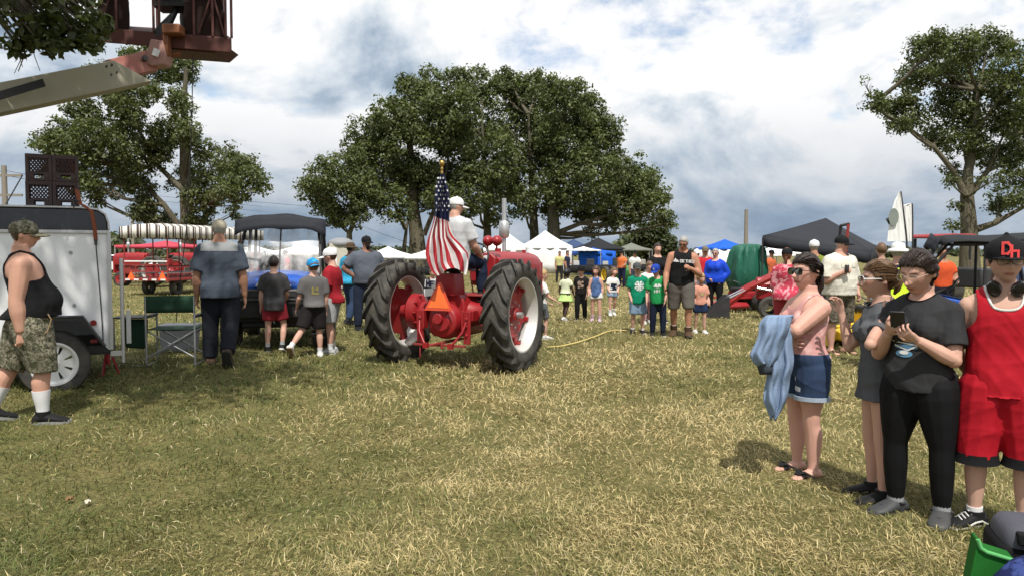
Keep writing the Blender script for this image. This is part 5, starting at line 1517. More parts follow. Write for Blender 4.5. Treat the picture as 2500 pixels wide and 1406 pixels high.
# ------------------------------------------------------------------ folding chair with side table, grey tub behind it
def dir_chair():
    Y = 9.75; p = on(430, Y); r = empty('folding_chair', p, R(8)); tag(r, 'green canvas folding chair with grey tube legs and fold-out side tray', 'chair')
    ST = paint('grey tube', (.36, .37, .38), .4, .5); GC = cloth('bottle green canvas', (.020, .050, .030), .8); w, d = .285, .22
    for sx in (1, -1):
        m = MB(); m.tube([(sx * w, .0 - d, .01), (sx * w, -d, .86)], .012, 8); m.tube([(sx * w, d, .01), (sx * w, d, .60)], .012, 8); m.tube([(sx * w, -d, .60), (sx * w, d, .60)], .012, 8); m.tube([(sx * w, -d, .012), (sx * w, d, .012)], .012, 8); m.build('leg_frame', ST, r, 50)
    for y in (-d, d):
        m = MB(); m.tube([(-w, y, .10), (w, y + .01, .44)], .011, 8); m.tube([(w, y + .02, .10), (-w, y + .03, .44)], .011, 8); m.build('cross_brace', ST, r, 50)
    m = MB(); m.grid([[(x, y, .455 - .03 * math.cos(x / w * 1.5) * math.cos(y / d * 1.5)) for x in [-w + 2 * w * i / 8 for i in range(9)]] for y in (-d, -d / 2, 0, d / 2, d)]); m.build('seat', GC, r, 60, solid=0.006)
    m = MB(); m.grid([[(x, -d - .006 + .03 * math.cos(x / w * 1.55), z) for x in [-w - .01 + (2 * w + .02) * i / 10 for i in range(11)]] for z in (.66, .72, .80, .87)]); m.build('backrest', GC, r, 60, solid=0.008)
    m = MB(); m.box((-w, 0, .62), (.05, .42, .025)); m.box((w, 0, .62), (.05, .42, .025)); m.build('armrest', DARK, r, 30, bev=0.008)
    m = MB(); m.box((-w - .22, 0, .60), (.36, .40, .018)); o = m.build('side_tray', BLACK, r, 30, bev=0.006)
    m = MB(); m.tube([(-w - .39, -.15, .58), (-w - .39, -.15, .01), (-w - .39, .16, .01), (-w - .39, .16, .58)], .010, 8); m.tube([(-w - .39, -.15, .01), (-w - .05, -.2, .012)], .009, 8); m.build('tray_leg', ST, o, 50)
    m = MB(); m.prism([(-w - .36, .57), (-w - .05, .57), (-w - .07, .20), (-w - .30, .22)], -.05, .06, 'XZ'); m.build('storage_pouch', GC, r, 30, bev=0.02)
dir_chair()
def tub():
    p = on(440, 10.9); r = empty('storage_tub', p, 0.1); tag(r, 'pale grey plastic tub on the grass behind the green chair', 'tub')
    m = MB(); m.prism([(-.20, 0), (.20, 0), (.24, .34), (-.24, .34)], -.16, .16, 'XZ'); m.build('tub_body', GREY, r, 30, bev=0.015); m = MB(); m.box((0, 0, .36), (.52, .37, .04)); m.build('lid', GREY, r, 30, bev=0.012)
tub()

# ------------------------------------------------------------------ boom lift hanging in from the left
def boom():
    Y = 9.2; r = empty('boom_lift', V((-7.6, 7.0, terr(-7.6, 7.0)))); base = r.location.copy(); tag(r, 'boom lift arm with rust red work basket hanging over the field', 'boom lift')
    inv = Matrix.Translation(-base)
    def bld(m, n, mt, par=r, **k): return m.build(n, mt, par, M=inv, **k)
    # arm: cream outer box section, faded red inner section; it swings in from beside the camera
    a, b = at(-420, 330, 7.6), at(288, 186, 8.9); d = (b - a).normalized(); side = d.cross(V((0, 0, 1))).normalized(); up = side.cross(d).normalized()
    def beam(m, p, q, h, w, s0=0.0, s1=0.0):
        rr = []
        for pt, s in ((p, s0), (q, s1)): rr.append([pt + up * h + side * w - d * s * -1 * 0 , pt + up * h - side * w, pt - up * h - side * w + d * s, pt - up * h + side * w + d * s])
        m.rings(rr)
    m = MB(); beam(m, a, b, .150, .13, 0, .30); bld(m, 'outer_boom', BEIGE, bev=0.008, smooth=30)
    m = MB(); c0, c1 = at(-40, 252, 8.12), at(108, 208, 8.42); n_ = side if side.y < 0 else -side; off = n_ * .140; beam(m, c0 + off * .96, c1 + off * .96, .040, .012); bld(m, 'slot', BLACK, smooth=30)
    for px, py in ((258, 168), (271, 165), (270, 188), (284, 182)): q = at(px, py, 8.70); m = MB(); m.cyl(q + off * .6, q + off * 1.02, .012, 8); bld(m, 'bolt', DARK)
    e = at(375, 150, Y); m = MB(); b_ = at(285, 172, 8.95); d2 = (e - b_).normalized(); a2 = b_ - d2 * .1
    beam(m, a2, e, .115, .10); inner = bld(m, 'inner_boom', PINKRED, bev=0.006, smooth=30)
    for px, py, rr in ((300, 160, .022), (352, 146, .03)): q = at(px, py, Y - .15); m = MB(); m.cyl(q + n_ * .02, q + n_ * .10, rr, 14); bld(m, 'pin_hole', BLACK)
    # knuckle
    m = MB(); k = at(388, 135, Y - .05); m.prism([(-.13, -.10), (-.05, -.15), (.10, -.13), (.13, -.02), (.09, .14), (-.05, .16), (-.08, .06)], -.10, .10, 'XZ', k); bld(m, 'knuckle', paint('pale pink primer', (.42, .23, .20), .6, dirt=.4), bev=0.015, smooth=30)
    m = MB(); q = at(381, 128, Y - .19); m.prism([(-.05, -.03), (.02, -.055), (.05, .02), (-.02, .05)], -.005, .005, 'XZ', q); bld(m, 'label_plate', WHITE)
    m = MB(); m.cyl(at(405, 137, Y), at(440, 133, Y), .03, 10); m.box(at(408, 105, Y - .1), (.06, .08, .30)); bld(m, 'mount', ORG2, smooth=30)
    # basket floor: near edge lies lower to the right, the floor box seen from below
    FL, FR, BL, BR = at(215, 102, Y + .0), at(566, 130, Y - .05), at(225, 92, Y + .9), at(545, 112, Y + .85)
    m = MB(); h = .17
    m.rings([[FL, FR, BR, BL], [p + V((0, 0, h)) for p in (FL, FR, BR, BL)]]); bld(m, 'floor', RUSTY, bev=0.01, smooth=30)
    m = MB(); m.prism([(-.3, -.04), (.5, -.10), (.62, .0), (-.3, .0)], Y + .2, Y + .7, 'XZ', (FL.x + .9, 0, FL.z + .02)); bld(m, 'floor_bracket', RUSTY, bev=0.01, smooth=30)
    # railing: uprights, top and middle rails, diagonals
    def lerp(t, z, far=0): A, B_ = (FL, FR) if not far else (BL, BR); return A.lerp(B_, t) + V((0, 0, h + z))
    for t in (0.0, .20, .46, .50, .74, .87, .96, 1.0):
        for far in (0, 1):
            if far and t in (.46, .96): continue
            m = MB(); m.tube([lerp(t, 0, far), lerp(t, 1.15, far)], .016, 6); bld(m, 'railing_post', RUSTY, smooth=60)
    for z in (.47, 1.12):
        for far in (0, 1): m = MB(); m.tube([lerp(0, z, far), lerp(1, z, far)], .018, 6); bld(m, 'rail', RUSTY, smooth=60)
    for t in (0, 1): m = MB(); m.tube([lerp(t, .47, 0), lerp(t, .47, 1)], .018, 6); m.tube([lerp(t, 1.12, 0), lerp(t, 1.12, 1)], .018, 6); bld(m, 'side_rail', RUSTY, smooth=60)
    for t0, t1 in ((.18, .08), (.86, .77), (.88, .95)): m = MB(); m.tube([lerp(t0, .45), lerp(t1, .02)], .012, 6); bld(m, 'diagonal', RUSTY, smooth=60)
    # tarpaulin bundles tied inside the railing
    TARP = cloth('dark brown tarpaulin', (.028, .016, .014), .8, fold=1.2, fold_scale=6)
    for t0, t1, top in ((.06, .30, .55), (.66, .97, .60)):
        m = MB(); rr = []
        for i, z in enumerate((.0, .15, .3, top * .8, top)):
            A, B_ = lerp(t0, z, 0), lerp(t1, z, 0); Cc, D = lerp(t1, z, 1), lerp(t0, z, 1); k_ = 1 - .16 * i / 4 * (i > 2); cen = (A + B_ + Cc + D) / 4
            ring = []
            for P_, Q_ in ((A, B_), (B_, Cc), (Cc, D), (D, A)):
                for s_ in range(5): p = P_.lerp(Q_, s_ / 5); ring.append(cen + (p - cen) * .9 * k_ * (1 + .04 * math.sin(s_ * 2.1 + i * 1.7)))
            rr.append(ring)
        m.rings(rr); bld(m, 'tarpaulin', TARP, smooth=70)
    m = MB(); m.box(at(424, 75, Y - .12), (.20, .18, .11)); bld(m, 'control_box', ORG2, bev=0.015, smooth=30)
    m = MB(); m.box(at(440, 2, Y + .3), (.55, .3, .22)); bld(m, 'sign_board', BLACK, smooth=30)
    m = MB(); m.tube([at(380, 112, Y + .1), at(400, 70, Y), at(425, 35, Y + .2), at(440, 0, Y + .3)], [.10, .07, .035, .03], 8); bld(m, 'hose_bundle', BLACK, smooth=60)
    # lifting base outside the frame
    m = MB(); m.box(base + V((-.6, -1.0, .75)), (1.7, 2.4, .8)); bld(m, 'chassis', BEIGE, bev=0.03, smooth=30)
    m = MB(); m.tube([base + V((-.6, -.6, 1.1)), a], .16, 8); bld(m, 'riser', BEIGE, smooth=60)
    for sx in (-1.45, .25):
        for sy in (-1.9, -.1):
            m = MB(); m.lathe([(.2, -.12), (.36, -.14), (.4, 0), (.36, .14), (.2, .12)], base + V((sx, sy, .4)), 'X', 24, True); bld(m, 'wheel', RUBBER)
    m = MB(); m.tube([at(471, 133, Y + .1), at(468, 320, Y + .15), at(455, 560, Y + .3), at(438, 700, Y + .45), at(430, 785, Y + .5)], .006, 6); bld(m, 'hanging_cable', BLACK)
boom()

# ------------------------------------------------------------------ off-road utility vehicles
def utv(loc, rz, label, white=True):
    """front faces -Y"""
    r = empty('utility_vehicle', loc, rz); tag(r, label, 'utility vehicle')
    for sx in (1, -1):
        for y in (-.95, 1.0):
            w = empty('wheel', (sx * .66, y, .34)); w.parent = r
            m = MB(); m.lathe([(.17, -.11), (.25, -.13), (.31, -.12), (.33, -.08), (.335, 0), (.33, .08), (.31, .12), (.25, .13), (.17, .11)], axis='X', n=30, closed=True)
            for i in range(18):
                for s2 in (1, -1):
                    M = Matrix.Rotation(2 * math.pi * (i + .25 * s2) / 18, 3, 'X'); m.box(M @ V((s2 * .065, 0, .335)), (.10, .05, .035), M)
            m.build('tyre', RUBBER, w, 40); m = MB(); m.lathe([(.18, -.09), (.17, .0), (.18, .09), (.04, .06), (.04, -.06)], axis='X', n=24, closed=True); m.build('rim', DARK, w, 40)
    m = MB(); m.box((0, .1, .42), (1.0, 2.6, .22)); m.box((0, -1.02, .55), (1.15, .5, .30)); m.build('frame', BLACK, r, 30, bev=0.03)
    m = MB(); m.prism([(-.62, .46), (.62, .46), (.68, .62), (.60, .82), (.36, .90), (-.36, .90), (-.60, .82), (-.68, .62)], -1.36, -1.12, 'XZ'); m.build('bumper', BLACK, r, 30, bev=0.03)
    m = MB(); rows = []
    for y, z, w in ((-1.34, .92, .44), (-1.30, .99, .47), (-1.0, 1.09, .50), (-.62, 1.15, .55)): rows.append([V((x * w, y + .10 * abs(x) ** 2.2, z - .06 * abs(x) ** 3)) for x in [-1 + 2 * i / 10 for i in range(11)]])
    m.grid(rows); m.build('hood', BLUE, r, 60, solid=0.03)
    FW = WHITE if white else BLUE
    for sx in (1, -1):
        m = MB(); rows = []
        for y, z0, x0, x1 in ((-1.30, .84, .42, .64), (-1.10, 1.00, .46, .76), (-.80, 1.06, .50, .80), (-.50, 1.04, .55, .80)): rows.append([V((sx * (x0 + (x1 - x0) * t), y + .05 * t, z0 + .04 * math.sin(t * 3) - .10 * t * t)) for t in [i / 6 for i in range(7)]])
        m.grid(rows); m.build('fender', FW, r, 60, solid=0.025)
        m = MB(); m.ball((sx * .53, -1.32, .84), (.13, .06, .055), 14, 8); m.build('headlight', GLASS_C, r, 60)
        m = MB(); m.box((sx * .53, -1.28, .84), (.24, .05, .10)); m.build('headlight_housing', DARK, r, 30, bev=0.02)
        m = MB(); m.tube([(sx * .62, -.55, 1.08), (sx * .62, -.30, 1.50), (sx * .58, -.02, 1.86), (sx * .58, 1.1, 1.86), (sx * .64, 1.25, 1.0)], .028, 8); m.tube([(sx * .64, .45, .75), (sx * .58, .45, 1.86)], .026, 8); m.build('roll_cage', BLACK, r, 60)
        m = MB(); m.prism([(-.45, .52), (.95, .52), (.95, .92), (.45, .80), (-.40, .98)], sx * .66 - .03, sx * .66 + .03, 'YZ'); m.build('side_panel', BLUE, r, 30, bev=0.02)
        m = MB(); m.box((sx * .27, .42, .72), (.44, .46, .14)); m.prism([(.60, .75), (.72, .75), (.80, 1.36), (.70, 1.38)], sx * .27 - .21, sx * .27 + .21, 'YZ'); m.build('seat', BLACK, r, 40, bev=0.04)
    m = MB(); m.prism([(-.26, .94), (.26, .94), (.20, 1.03), (-.20, 1.03)], -1.345, -1.315, 'XZ'); m.build('hood_panel', WHITE, r, 30, bev=0.004)
    m = MB()
    for i in range(4): m.box((0, -1.365, .62 + .06 * i), (.62, .02, .022))
    m.box((0, -1.355, .71), (.66, .015, .27)); m.build('grille', DARK, r, 30)
    m = MB(); m.box((0, -1.38, .53), (.30, .08, .06)); m.cyl((-.12, -1.40, .56), (.12, -1.40, .56), .04, 12); m.tube([(0, -1.44, .53), (.01, -1.46, .45), (.03, -1.46, .40)], .012, 6); m.build('winch', STEEL, r, 40)
    m = MB(); m.tube([(-.5, -1.40, .50), (-.5, -1.42, .74), (.5, -1.42, .74), (.5, -1.40, .50)], .022, 8); m.build('brush_guard', BLACK, r, 60)
    m = MB(); rows = []
    for i in range(9):
        u = i / 8; y = -.20 + 1.55 * u; rows.append([(x * .70, y - .12 * (1 - abs(x) ** 2) * (1 - u), 1.88 + .16 * math.cos(x * 1.35) - .05 * (1 - u) ** 3 + .02 * math.sin(u * 9)) for x in [-1 + 2 * j / 14 for j in range(15)]])
    m.grid(rows); m.build('soft_top', CANVAS_K, r, 60, solid=0.02)
    m = MB(); fr = []
    for k in range(4):
        z = 1.94 - .055 * k; fr.append([(x * .71, -.24 - .11 * (1 - x * x) - .035 * k, z + .12 * math.cos(x * 1.35) - .10 * abs(x) ** 4 * (k / 3) - .03 * k * (1 - abs(x)) + .01 * math.sin(x * 8 + k)) for x in [-1 + 2 * j / 14 for j in range(15)]])
    m.grid(fr); m.build('top_flap', CANVAS_G, r, 60, solid=0.012)
    m = MB(); rows = []
    for k in range(6):
        t = k / 5; rows.append([(x * (.62 - .03 * t), -.58 + .42 * t - .03 * math.cos(x * 1.5), 1.10 + .80 * t) for x in [-1 + 2 * j / 10 for j in range(11)]])
    m.grid(rows); m.build('windshield', VINYL, r, 60)
    m = MB(); m.tube([(-.62, -.58, 1.10), (.62, -.58, 1.10)], .025, 8); m.tube([(0, -.62, 1.1), (0, -.2, 1.9)], .012, 6); m.build('windshield_frame', BLACK, r, 60)
    m = MB(); c = V((.27, .02, 1.12)); M = Euler((R(60), 0, 0)).to_matrix(); m.tube([c + M @ V((.16 * math.cos(a), .16 * math.sin(a), 0)) for a in [2 * math.pi * i / 20 for i in range(20)]], .014, 6, closed=True); m.tube([c, c + V((0, -.3, -.15))], .02, 6); m.build('steering_wheel', BLACK, r, 60)
    m = MB(); m.prism([(-.66, .98), (.66, .98), (.62, 1.14), (-.62, 1.14)], -.55, -.35, 'XZ'); m.build('dashboard', BLACK, r, 30, bev=0.03)
    m = MB(); m.prism([(1.05, .62), (1.75, .66), (1.75, .95), (1.05, .95)], -.62, .62, 'YZ'); m.build('cargo_bed', BLUE, r, 30, bev=0.03)
    return r
utv(on(694, 12.9), R(10), 'blue and white utility vehicle with black soft top and clear windscreen')
u2 = utv(on(2318, 13.2), R(-114), 'blue utility vehicle with black roof standing behind the boy in red', False); u2.scale = (.93, .93, .92)

# ------------------------------------------------------------------ tents and canopies
def poly_roof(m, corners, peak, n=8, sag=0.06):
    """four slopes from the eaves up to a peak, each sagging a little"""
    for i in range(4):
        a, b = corners[i], corners[(i + 1) % 4]; rows = []
        for j in range(n + 1):
            t = j / n; row = []
            for k in range(n + 1):
                e = a.lerp(b, k / n); p = e.lerp(peak, t); p = p - V((0, 0, sag * math.sin(math.pi * t) * (peak - e).length * .5)); row.append(p)
            rows.append(row)
        m.grid(rows)
def canopy(label, px, Y, w, d, eave, peak, roof, rz=0.0, walls=None, wall_mat=None, val=0.25, name='canopy_tent', off=None, group=None, legs=True, cat='tent'):
    p = on(px, Y); r = empty(name, p, rz); tag(r, label, cat, group)
    cs = [V((sx * w / 2, sy * d / 2, eave)) for sx, sy in ((-1, -1), (1, -1), (1, 1), (-1, 1))]
    m = MB(); poly_roof(m, cs, V((0, 0, peak))); m.build('roof', roof, r, 50, solid=0.01)
    m = MB()
    for i in range(4):
        a, b = cs[i], cs[(i + 1) % 4]; rows = []
        for z in (0, -val): rows.append([a.lerp(b, k / 12) + V((0, 0, z + (.02 * math.cos(k * 2.6) if z else 0))) for k in range(13)])
        m.grid(rows)
    m.build('valance', roof, r, 50, solid=0.008)
    if legs:
        for c in cs: m = MB(); m.cyl(c * .985 - V((0, 0, .03)), (c.x * .985, c.y * .985, 0), .03, 8); m.build('leg', STEEL, r, 40)
    for i in walls or ():
        a, b = cs[i] * .99, cs[(i + 1) % 4] * .99; m = MB(); rows = []
        for z in (eave - .1, eave * .66, eave * .33, .03): rows.append([(a.lerp(b, k / 16).x + .03 * math.sin(k * 1.9 + z), a.lerp(b, k / 16).y + .05 * math.sin(k * 1.3 + z * 2), z) for k in range(17)])
        m.grid(rows); m.build('wall_panel', wall_mat or roof, r, 60, solid=0.008)
    return r
TG = 'white tents by the oaks'
canopy('white peaked tent with white side walls next to the tractor hood', 1331, 62, 3.5, 3.6, 2.10, 3.35, CANVAS_W, R(10), (0, 1, 3), group=TG)
canopy('white peaked tent partly hidden behind the red lamps of the tractor', 1240, 63, 3.6, 3.6, 1.95, 3.20, CANVAS_W, R(-5), (0, 2), group=TG)
canopy('low white tent roof behind the bearded man', 948, 52, 3.2, 3.2, 1.42, 2.0, CANVAS_W, R(15), group=TG)
canopy('white awning beside the oak trunk left of the flag', 1040, 48, 2.1, 2.4, 1.40, 1.75, CANVAS_W, R(-12), group=TG)
canopy('small black peaked canopy beneath the low oak limb', 1460, 60, 3.3, 3.3, 1.92, 2.75, CANVAS_K, R(8), val=0.12)
canopy('royal blue canopy with hanging blue side flap', 1448, 57, 2.7, 3.0, 1.70, 1.95, CANVAS_B, R(4), (0,), CANVAS_B, val=0.3)
canopy('navy canopy roof between white tent and black canopy', 1400, 64, 2.8, 3, 1.98, 2.7, CANVAS_N, R(4), val=0.1)
canopy('white flat awning in front of the navy canopy', 1424, 55, 2.3, 1.2, 1.78, 2.02, CANVAS_W, R(4), val=0.08)
canopy('grey green canopy beyond the green shirted boys', 1541, 60, 3.0, 3.0, 1.85, 2.35, cloth('drab canvas', (.16, .17, .14)), R(-6), val=0.15)
canopy('white tent with bright blue roof beside the green tarpaulin', 1768, 44, 2.4, 2.6, 1.85, 2.35, CANVAS_B, R(12), (0, 1, 3), CANVAS_W, val=0.12)
canopy('long low white canopy far behind the green tarpaulin', 1945, 55, 6.0, 3.0, 1.6, 2.3, CANVAS_W, R(6), val=0.15)
canopy('white awning far behind the pink shirt woman', 1885, 40, 1.6, 1.6, 1.5, 1.95, CANVAS_W, R(16), val=0.1)
canopy('white tent roof seen under the striped wagon canopy', 620, 48, 4.0, 3.0, 1.55, 2.05, CANVAS_W, R(5), val=0.2)
canopy('white tent roof beyond the off-road vehicle windscreen', 745, 52, 5.0, 3.0, 1.6, 2.2, CANVAS_W, R(-5), val=0.2)
def black_canopy():
    F = [at(1862, 576, 21.0), at(2128, 617, 20.0), at(2150, 606, 23.6), at(1915, 572, 24.4)]; pk = at(2016, 533, 22.2)
    base = on(1990, 22.2); r = empty('canopy_tent', base); inv = Matrix.Translation(-base); tag(r, 'large charcoal pop-up canopy leaning behind the man in the cream shirt', 'tent')
    m = MB(); poly_roof(m, F, pk, sag=.012); m.build('roof', CANVAS_G, r, 50, solid=0.01, M=inv)
    m = MB()
    for i in range(4):
        a, b = F[i], F[(i + 1) % 4]
        m.grid([[a.lerp(b, k / 14) + V((0, 0, -z + (.015 * math.cos(k * 2.2) if z else 0))) for k in range(15)] for z in (0, .14, .29)])
    m.build('valance', CANVAS_G, r, 50, solid=0.008, M=inv)
    for c in F: m = MB(); m.tube([c - V((0, 0, .05)), V((c.x, c.y, terr(c.x, c.y)))], .022, 6); m.build('leg', DARK, r, 40, M=inv)
black_canopy()

# ------------------------------------------------------------------ hay-ride wagon with striped canopy
def wagon():
    Y = 29; p = on(358, Y); r = empty('parade_wagon', p, R(-13)); tag(r, 'red people-hauling wagon under a brown and white striped canopy', 'wagon')
    # local: rear end at y=0 facing the camera, 4.6 m long along +Y; width 1.8
    W, L = 1.85, 6.5
    t = NT('striped awning'); v = t.coord(); sp = t.new('ShaderNodeSeparateXYZ'); t.l.new(v, sp.inputs[0])
    g = t.math('FRACT', t.math('MULTIPLY', t.math('ADD', sp.outputs[0], sp.outputs[1])  , 2.5)); st = t.math('ADD', t.math('LESS_THAN', g, .26), t.math('LESS_THAN', t.math('ABSOLUTE', t.math('SUBTRACT', g, .42)), .07), True)
    t.set(t.mix(st, (.62, .60, .55), (.055, .035, .03)), .8); AW = t.m
    m = MB(); rows = []
    for i in range(13):
        y = -.12 + (L + .1) * i / 12; rows.append([(x * (W / 2 + .1), y, 2.56 + .14 * math.cos(x * 1.5) - .05 * max(0, 1 - i / 2) ** 2) for x in [-1 + 2 * j / 16 for j in range(17)]])
    m.grid(rows); m.build('awning', AW, r, 60, solid=0.015)
    m = MB()
    n = 26
    m.grid([[(-(W / 2 + .1) + (W + .2) * k / n, -.125, (2.56 + .14 * math.cos((-1 + 2 * k / n) * 1.5) - .05) if z == 0 else 2.12 + .035 * abs(math.sin(k * math.pi / 2))) for k in range(n + 1)] for z in (0, 1)])
    for sx in (1, -1):
        m.grid([[(sx * (W / 2 + .1), -.12 + (L + .1) * k / 60, 2.57 if z == 0 else 2.12 + .035 * abs(math.sin(k * math.pi / 2))) for k in range(61)] for z in (0, 1)])
    m.build('scalloped_valance', AW, r, 60, solid=0.01)
    for sx in (1, -1):
        for y in (0, 1.6, 3.2, 4.8, 6.3): m = MB(); m.cyl((sx * W / 2, y, .5), (sx * W / 2, y, 2.55), .025, 8); m.build('post', RED_D, r, 50)
        for z in (.80, 1.05):
            m = MB(); m.box((sx * W / 2, L / 2, z), (.04, L, .05)); m.build('rail', RED_D, r, 30)
        m = MB(); m.box((sx * .62, L / 2 - .1, .82), (.34, L - .4, .05)); m.build('bench', paint('grey bench board', (.28, .27, .26), .7), r, 30)
        for y in (.9, 5.2):
            m = MB(); m.lathe([(.15, -.1), (.26, -.12), (.30, -.09), (.30, .09), (.26, .12), (.15, .1)], (sx * .60, y, .30), 'X', 24, True); m.build('wheel', RUBBER, r, 50)
    for z in (.80, 1.05, 1.18):
        m = MB(); m.box((0, 0, z + .1), (W, .04, .05)); m.build('end_rail', RED_D if z < 1.1 else WHITE, r, 30)
    for x in (-.45, 0, .45): m = MB(); m.cyl((x, 0, .5), (x, 0, 1.18), .018, 6); m.build('end_baluster', RED_D, r, 50)
    m = MB(); m.box((0, L / 2, .60), (W + .1, L, .10)); m.build('deck', RED_D, r, 30, bev=0.01)
    for k in range(5): m = MB(); m.box((-.76 + .38 * k, -.062, .60), (.20, .012, .06)); m.build('reflective_tape', WHITE, r, 0)
    for x in (-.62, .72): smv(r, (x, -.04, .70), Matrix.Identity(3), .40)
wagon()
# parked vintage tractors and shelters beyond the wagon
tractor(on(405, 37), R(78), 'parked red vintage tractor seen side-on through the wagon frame', detail=False, group='parked vintage tractors')
tractor(on(520, 39), R(70), 'parked red vintage tractor beyond the walking man', detail=False, group='parked vintage tractors')
tractor(on(665, 34), R(60), 'parked red vintage tractor seen through the clear windscreen', detail=False, group='parked vintage tractors')
tractor(on(1556, 38), R(150), 'small green tractor with yellow wheels near the orange vest', JGREEN, YEL, YEL, False, group='green show tractors', k=.55)
tractor(on(1500, 41), R(-160), 'small green tractor with yellow wheels behind the girl in blue', JGREEN, YEL, YEL, False, group='green show tractors', k=.6)
canopy('pinkish red awning above the parked red tractor', 408, 41, 4.4, 2.2, 1.98, 2.22, cloth('faded red awning', (.48, .07, .10)), R(6), val=0.18)
def booth():
    p = on(833, 33); r = empty('ticket_booth', p, R(8)); tag(r, 'cream upright booth with grey domed roof beside the low oak', 'booth')
    m = MB(); m.box((-.0, 0, 1.02), (.86, .9, 1.9)); m.build('wall', paint('cream board', (.50, .48, .40), .6), r, 30, bev=.02)
    m = MB(); m.box((-.26, -.462, 1.35), (.26, .03, .9)); m.build('door', WHITE, r, 30)
    m = MB(); m.ball((0, 0, 1.97), (.56, .55, .26), 20, 10); m.build('roof', paint('grey dome', (.22, .23, .24), .6), r, 60)
    m = MB(); m.box((0, 0, .05), (1.2, 1.1, .14)); m.build('plinth', DARK, r, 30)
booth()
def parked_car(px, Y, rz, c, label):
    r = empty('parked_car', on(px, Y), rz); tag(r, label, 'car', 'cars parked far behind the trailer')
    m = MB(); m.prism([(-2.1, .35), (2.1, .35), (2.15, .75), (1.3, .92), (.75, 1.42), (-1.2, 1.45), (-1.9, .98), (-2.15, .85)], -.85, .85, 'XZ'); m.build('body', c, r, 30, bev=.06)
    for s_ in (1, -1): m = MB(); m.prism([(1.1, .95), (.68, 1.36), (-1.1, 1.38), (-1.6, 1.0)], s_ * .855 - .003, s_ * .855 + .003, 'XZ'); m.build('window', GLASS_D, r, 0)
    for x in (1.35, -1.35):
        for s_ in (1, -1): m = MB(); m.lathe([(.0, -.09), (.3, -.1), (.33, 0), (.3, .1), (.0, .09)], (x, s_ * .8, .33), 'Y', 20); m.build('wheel', RUBBER, r, 50)
parked_car(305, 56, R(10), WHITE, 'white parked car at the edge between trailer and wagon')
parked_car(262, 62, R(0), GREY, 'silver parked car mostly behind the trailer post')
parked_car(600, 62, R(5), WHITE, 'white parked car beyond the walking man')

# ------------------------------------------------------------------ compact loader, tarpaulin, mower on the right
def loader():
    p = on(1905, 18.0); r = empty('compact_loader', p, R(-104)); tag(r, 'red compact tractor with black front loader bucket lowered on the grass', 'loader')
    # front faces -Y
    m = MB(); m.prism([(-.25, .45), (.25, .45), (.27, .80), (.18, .95), (-.18, .95), (-.27, .80)], -.55, .35, 'XZ'); m.build('hood', RED, r, 30, bev=.03)
    m = MB(); m.box((0, .5, .42), (.4, 1.5, .22)); m.build('chassis', DARK, r, 30)
    for sx in (1, -1):
        m = MB(); m.lathe([(.22, -.12), (.36, -.15), (.43, -.1), (.43, .1), (.36, .15), (.22, .12)], (sx * .55, 1.0, .43), 'X', 28, True); m.build('rear_wheel', RUBBER, r, 45)
        m = MB(); m.lathe([(.14, -.08), (.22, -.1), (.27, -.07), (.27, .07), (.22, .1), (.14, .08)], (sx * .45, -.25, .27), 'X', 24, True); m.build('front_wheel', RUBBER, r, 45)
        m = MB(); m.prism([(.55, .62), (1.45, .62), (1.35, .95), (.75, .98)], sx * .55 - .13, sx * .55 + .13, 'YZ'); m.build('fender', RED, r, 30, bev=.03)
        m = MB(); m.tube([(sx * .40, .40, 1.10), (sx * .40, -.20, .98), (sx * .40, -.75, .70), (sx * .40, -1.22, .30)], .055, 4, (.55, 1.2)); m.build('loader_arm', RED, r, 20, bev=.006)
        m = MB(); m.tube([(sx * .40, .38, .55), (sx * .40, -.55, .72)], .032, 8); m.tube([(sx * .40, -.55, .80), (sx * .40, -1.15, .48)], .026, 8); m.build('hydraulic_ram', CHROME, r, 50)
        m = MB(); m.box((sx * .40, .38, .75), (.08, .14, .75)); m.build('loader_post', RED, r, 30, bev=.01)
        m = MB(); m.tube([(sx * .50, 1.25, .9), (sx * .50, 1.35, 2.15)], .035, 6); m.build('roll_bar', RED_D if sx > 0 else BLACK, r, 50)
    m = MB(); m.tube([(-.50, 1.35, 2.15), (.50, 1.35, 2.15)], .035, 6); m.build('roll_bar', BLACK, r, 50)
    m = MB(); prof = [(-1.75, .02), (-1.30, .02), (-1.16, .14), (-1.15, .50), (-1.22, .52), (-1.25, .18), (-1.36, .09), (-1.75, .05)]; m.prism(prof, -.62, .62, 'YZ')
    for sx in (-.63, .60): m.prism([(-1.75, .02), (-1.15, .02), (-1.15, .52), (-1.26, .52)], sx, sx + .03, 'YZ')
    m.build('bucket', paint('black bucket steel', (.022, .022, .024), .55, dirt=.3), r, 30, bev=.006)
    m = MB(); m.box((0, .95, .78), (.44, .42, .12)); m.prism([(1.15, .8), (1.26, .8), (1.34, 1.28), (1.22, 1.30)], -.22, .22, 'YZ'); m.build('seat', paint('grey seat vinyl', (.12, .12, .13), .5), r, 30, bev=.05)
    m = MB(); c = V((0, .48, 1.12)); M = Euler((R(40), 0, 0)).to_matrix(); m.tube([c + M @ V((.17 * math.cos(a), .17 * math.sin(a), 0)) for a in [2 * math.pi * i / 20 for i in range(20)]], .014, 6, closed=True); m.tube([c, (0, .3, .9)], .02, 6); m.build('steering_wheel', BLACK, r, 60)
loader()
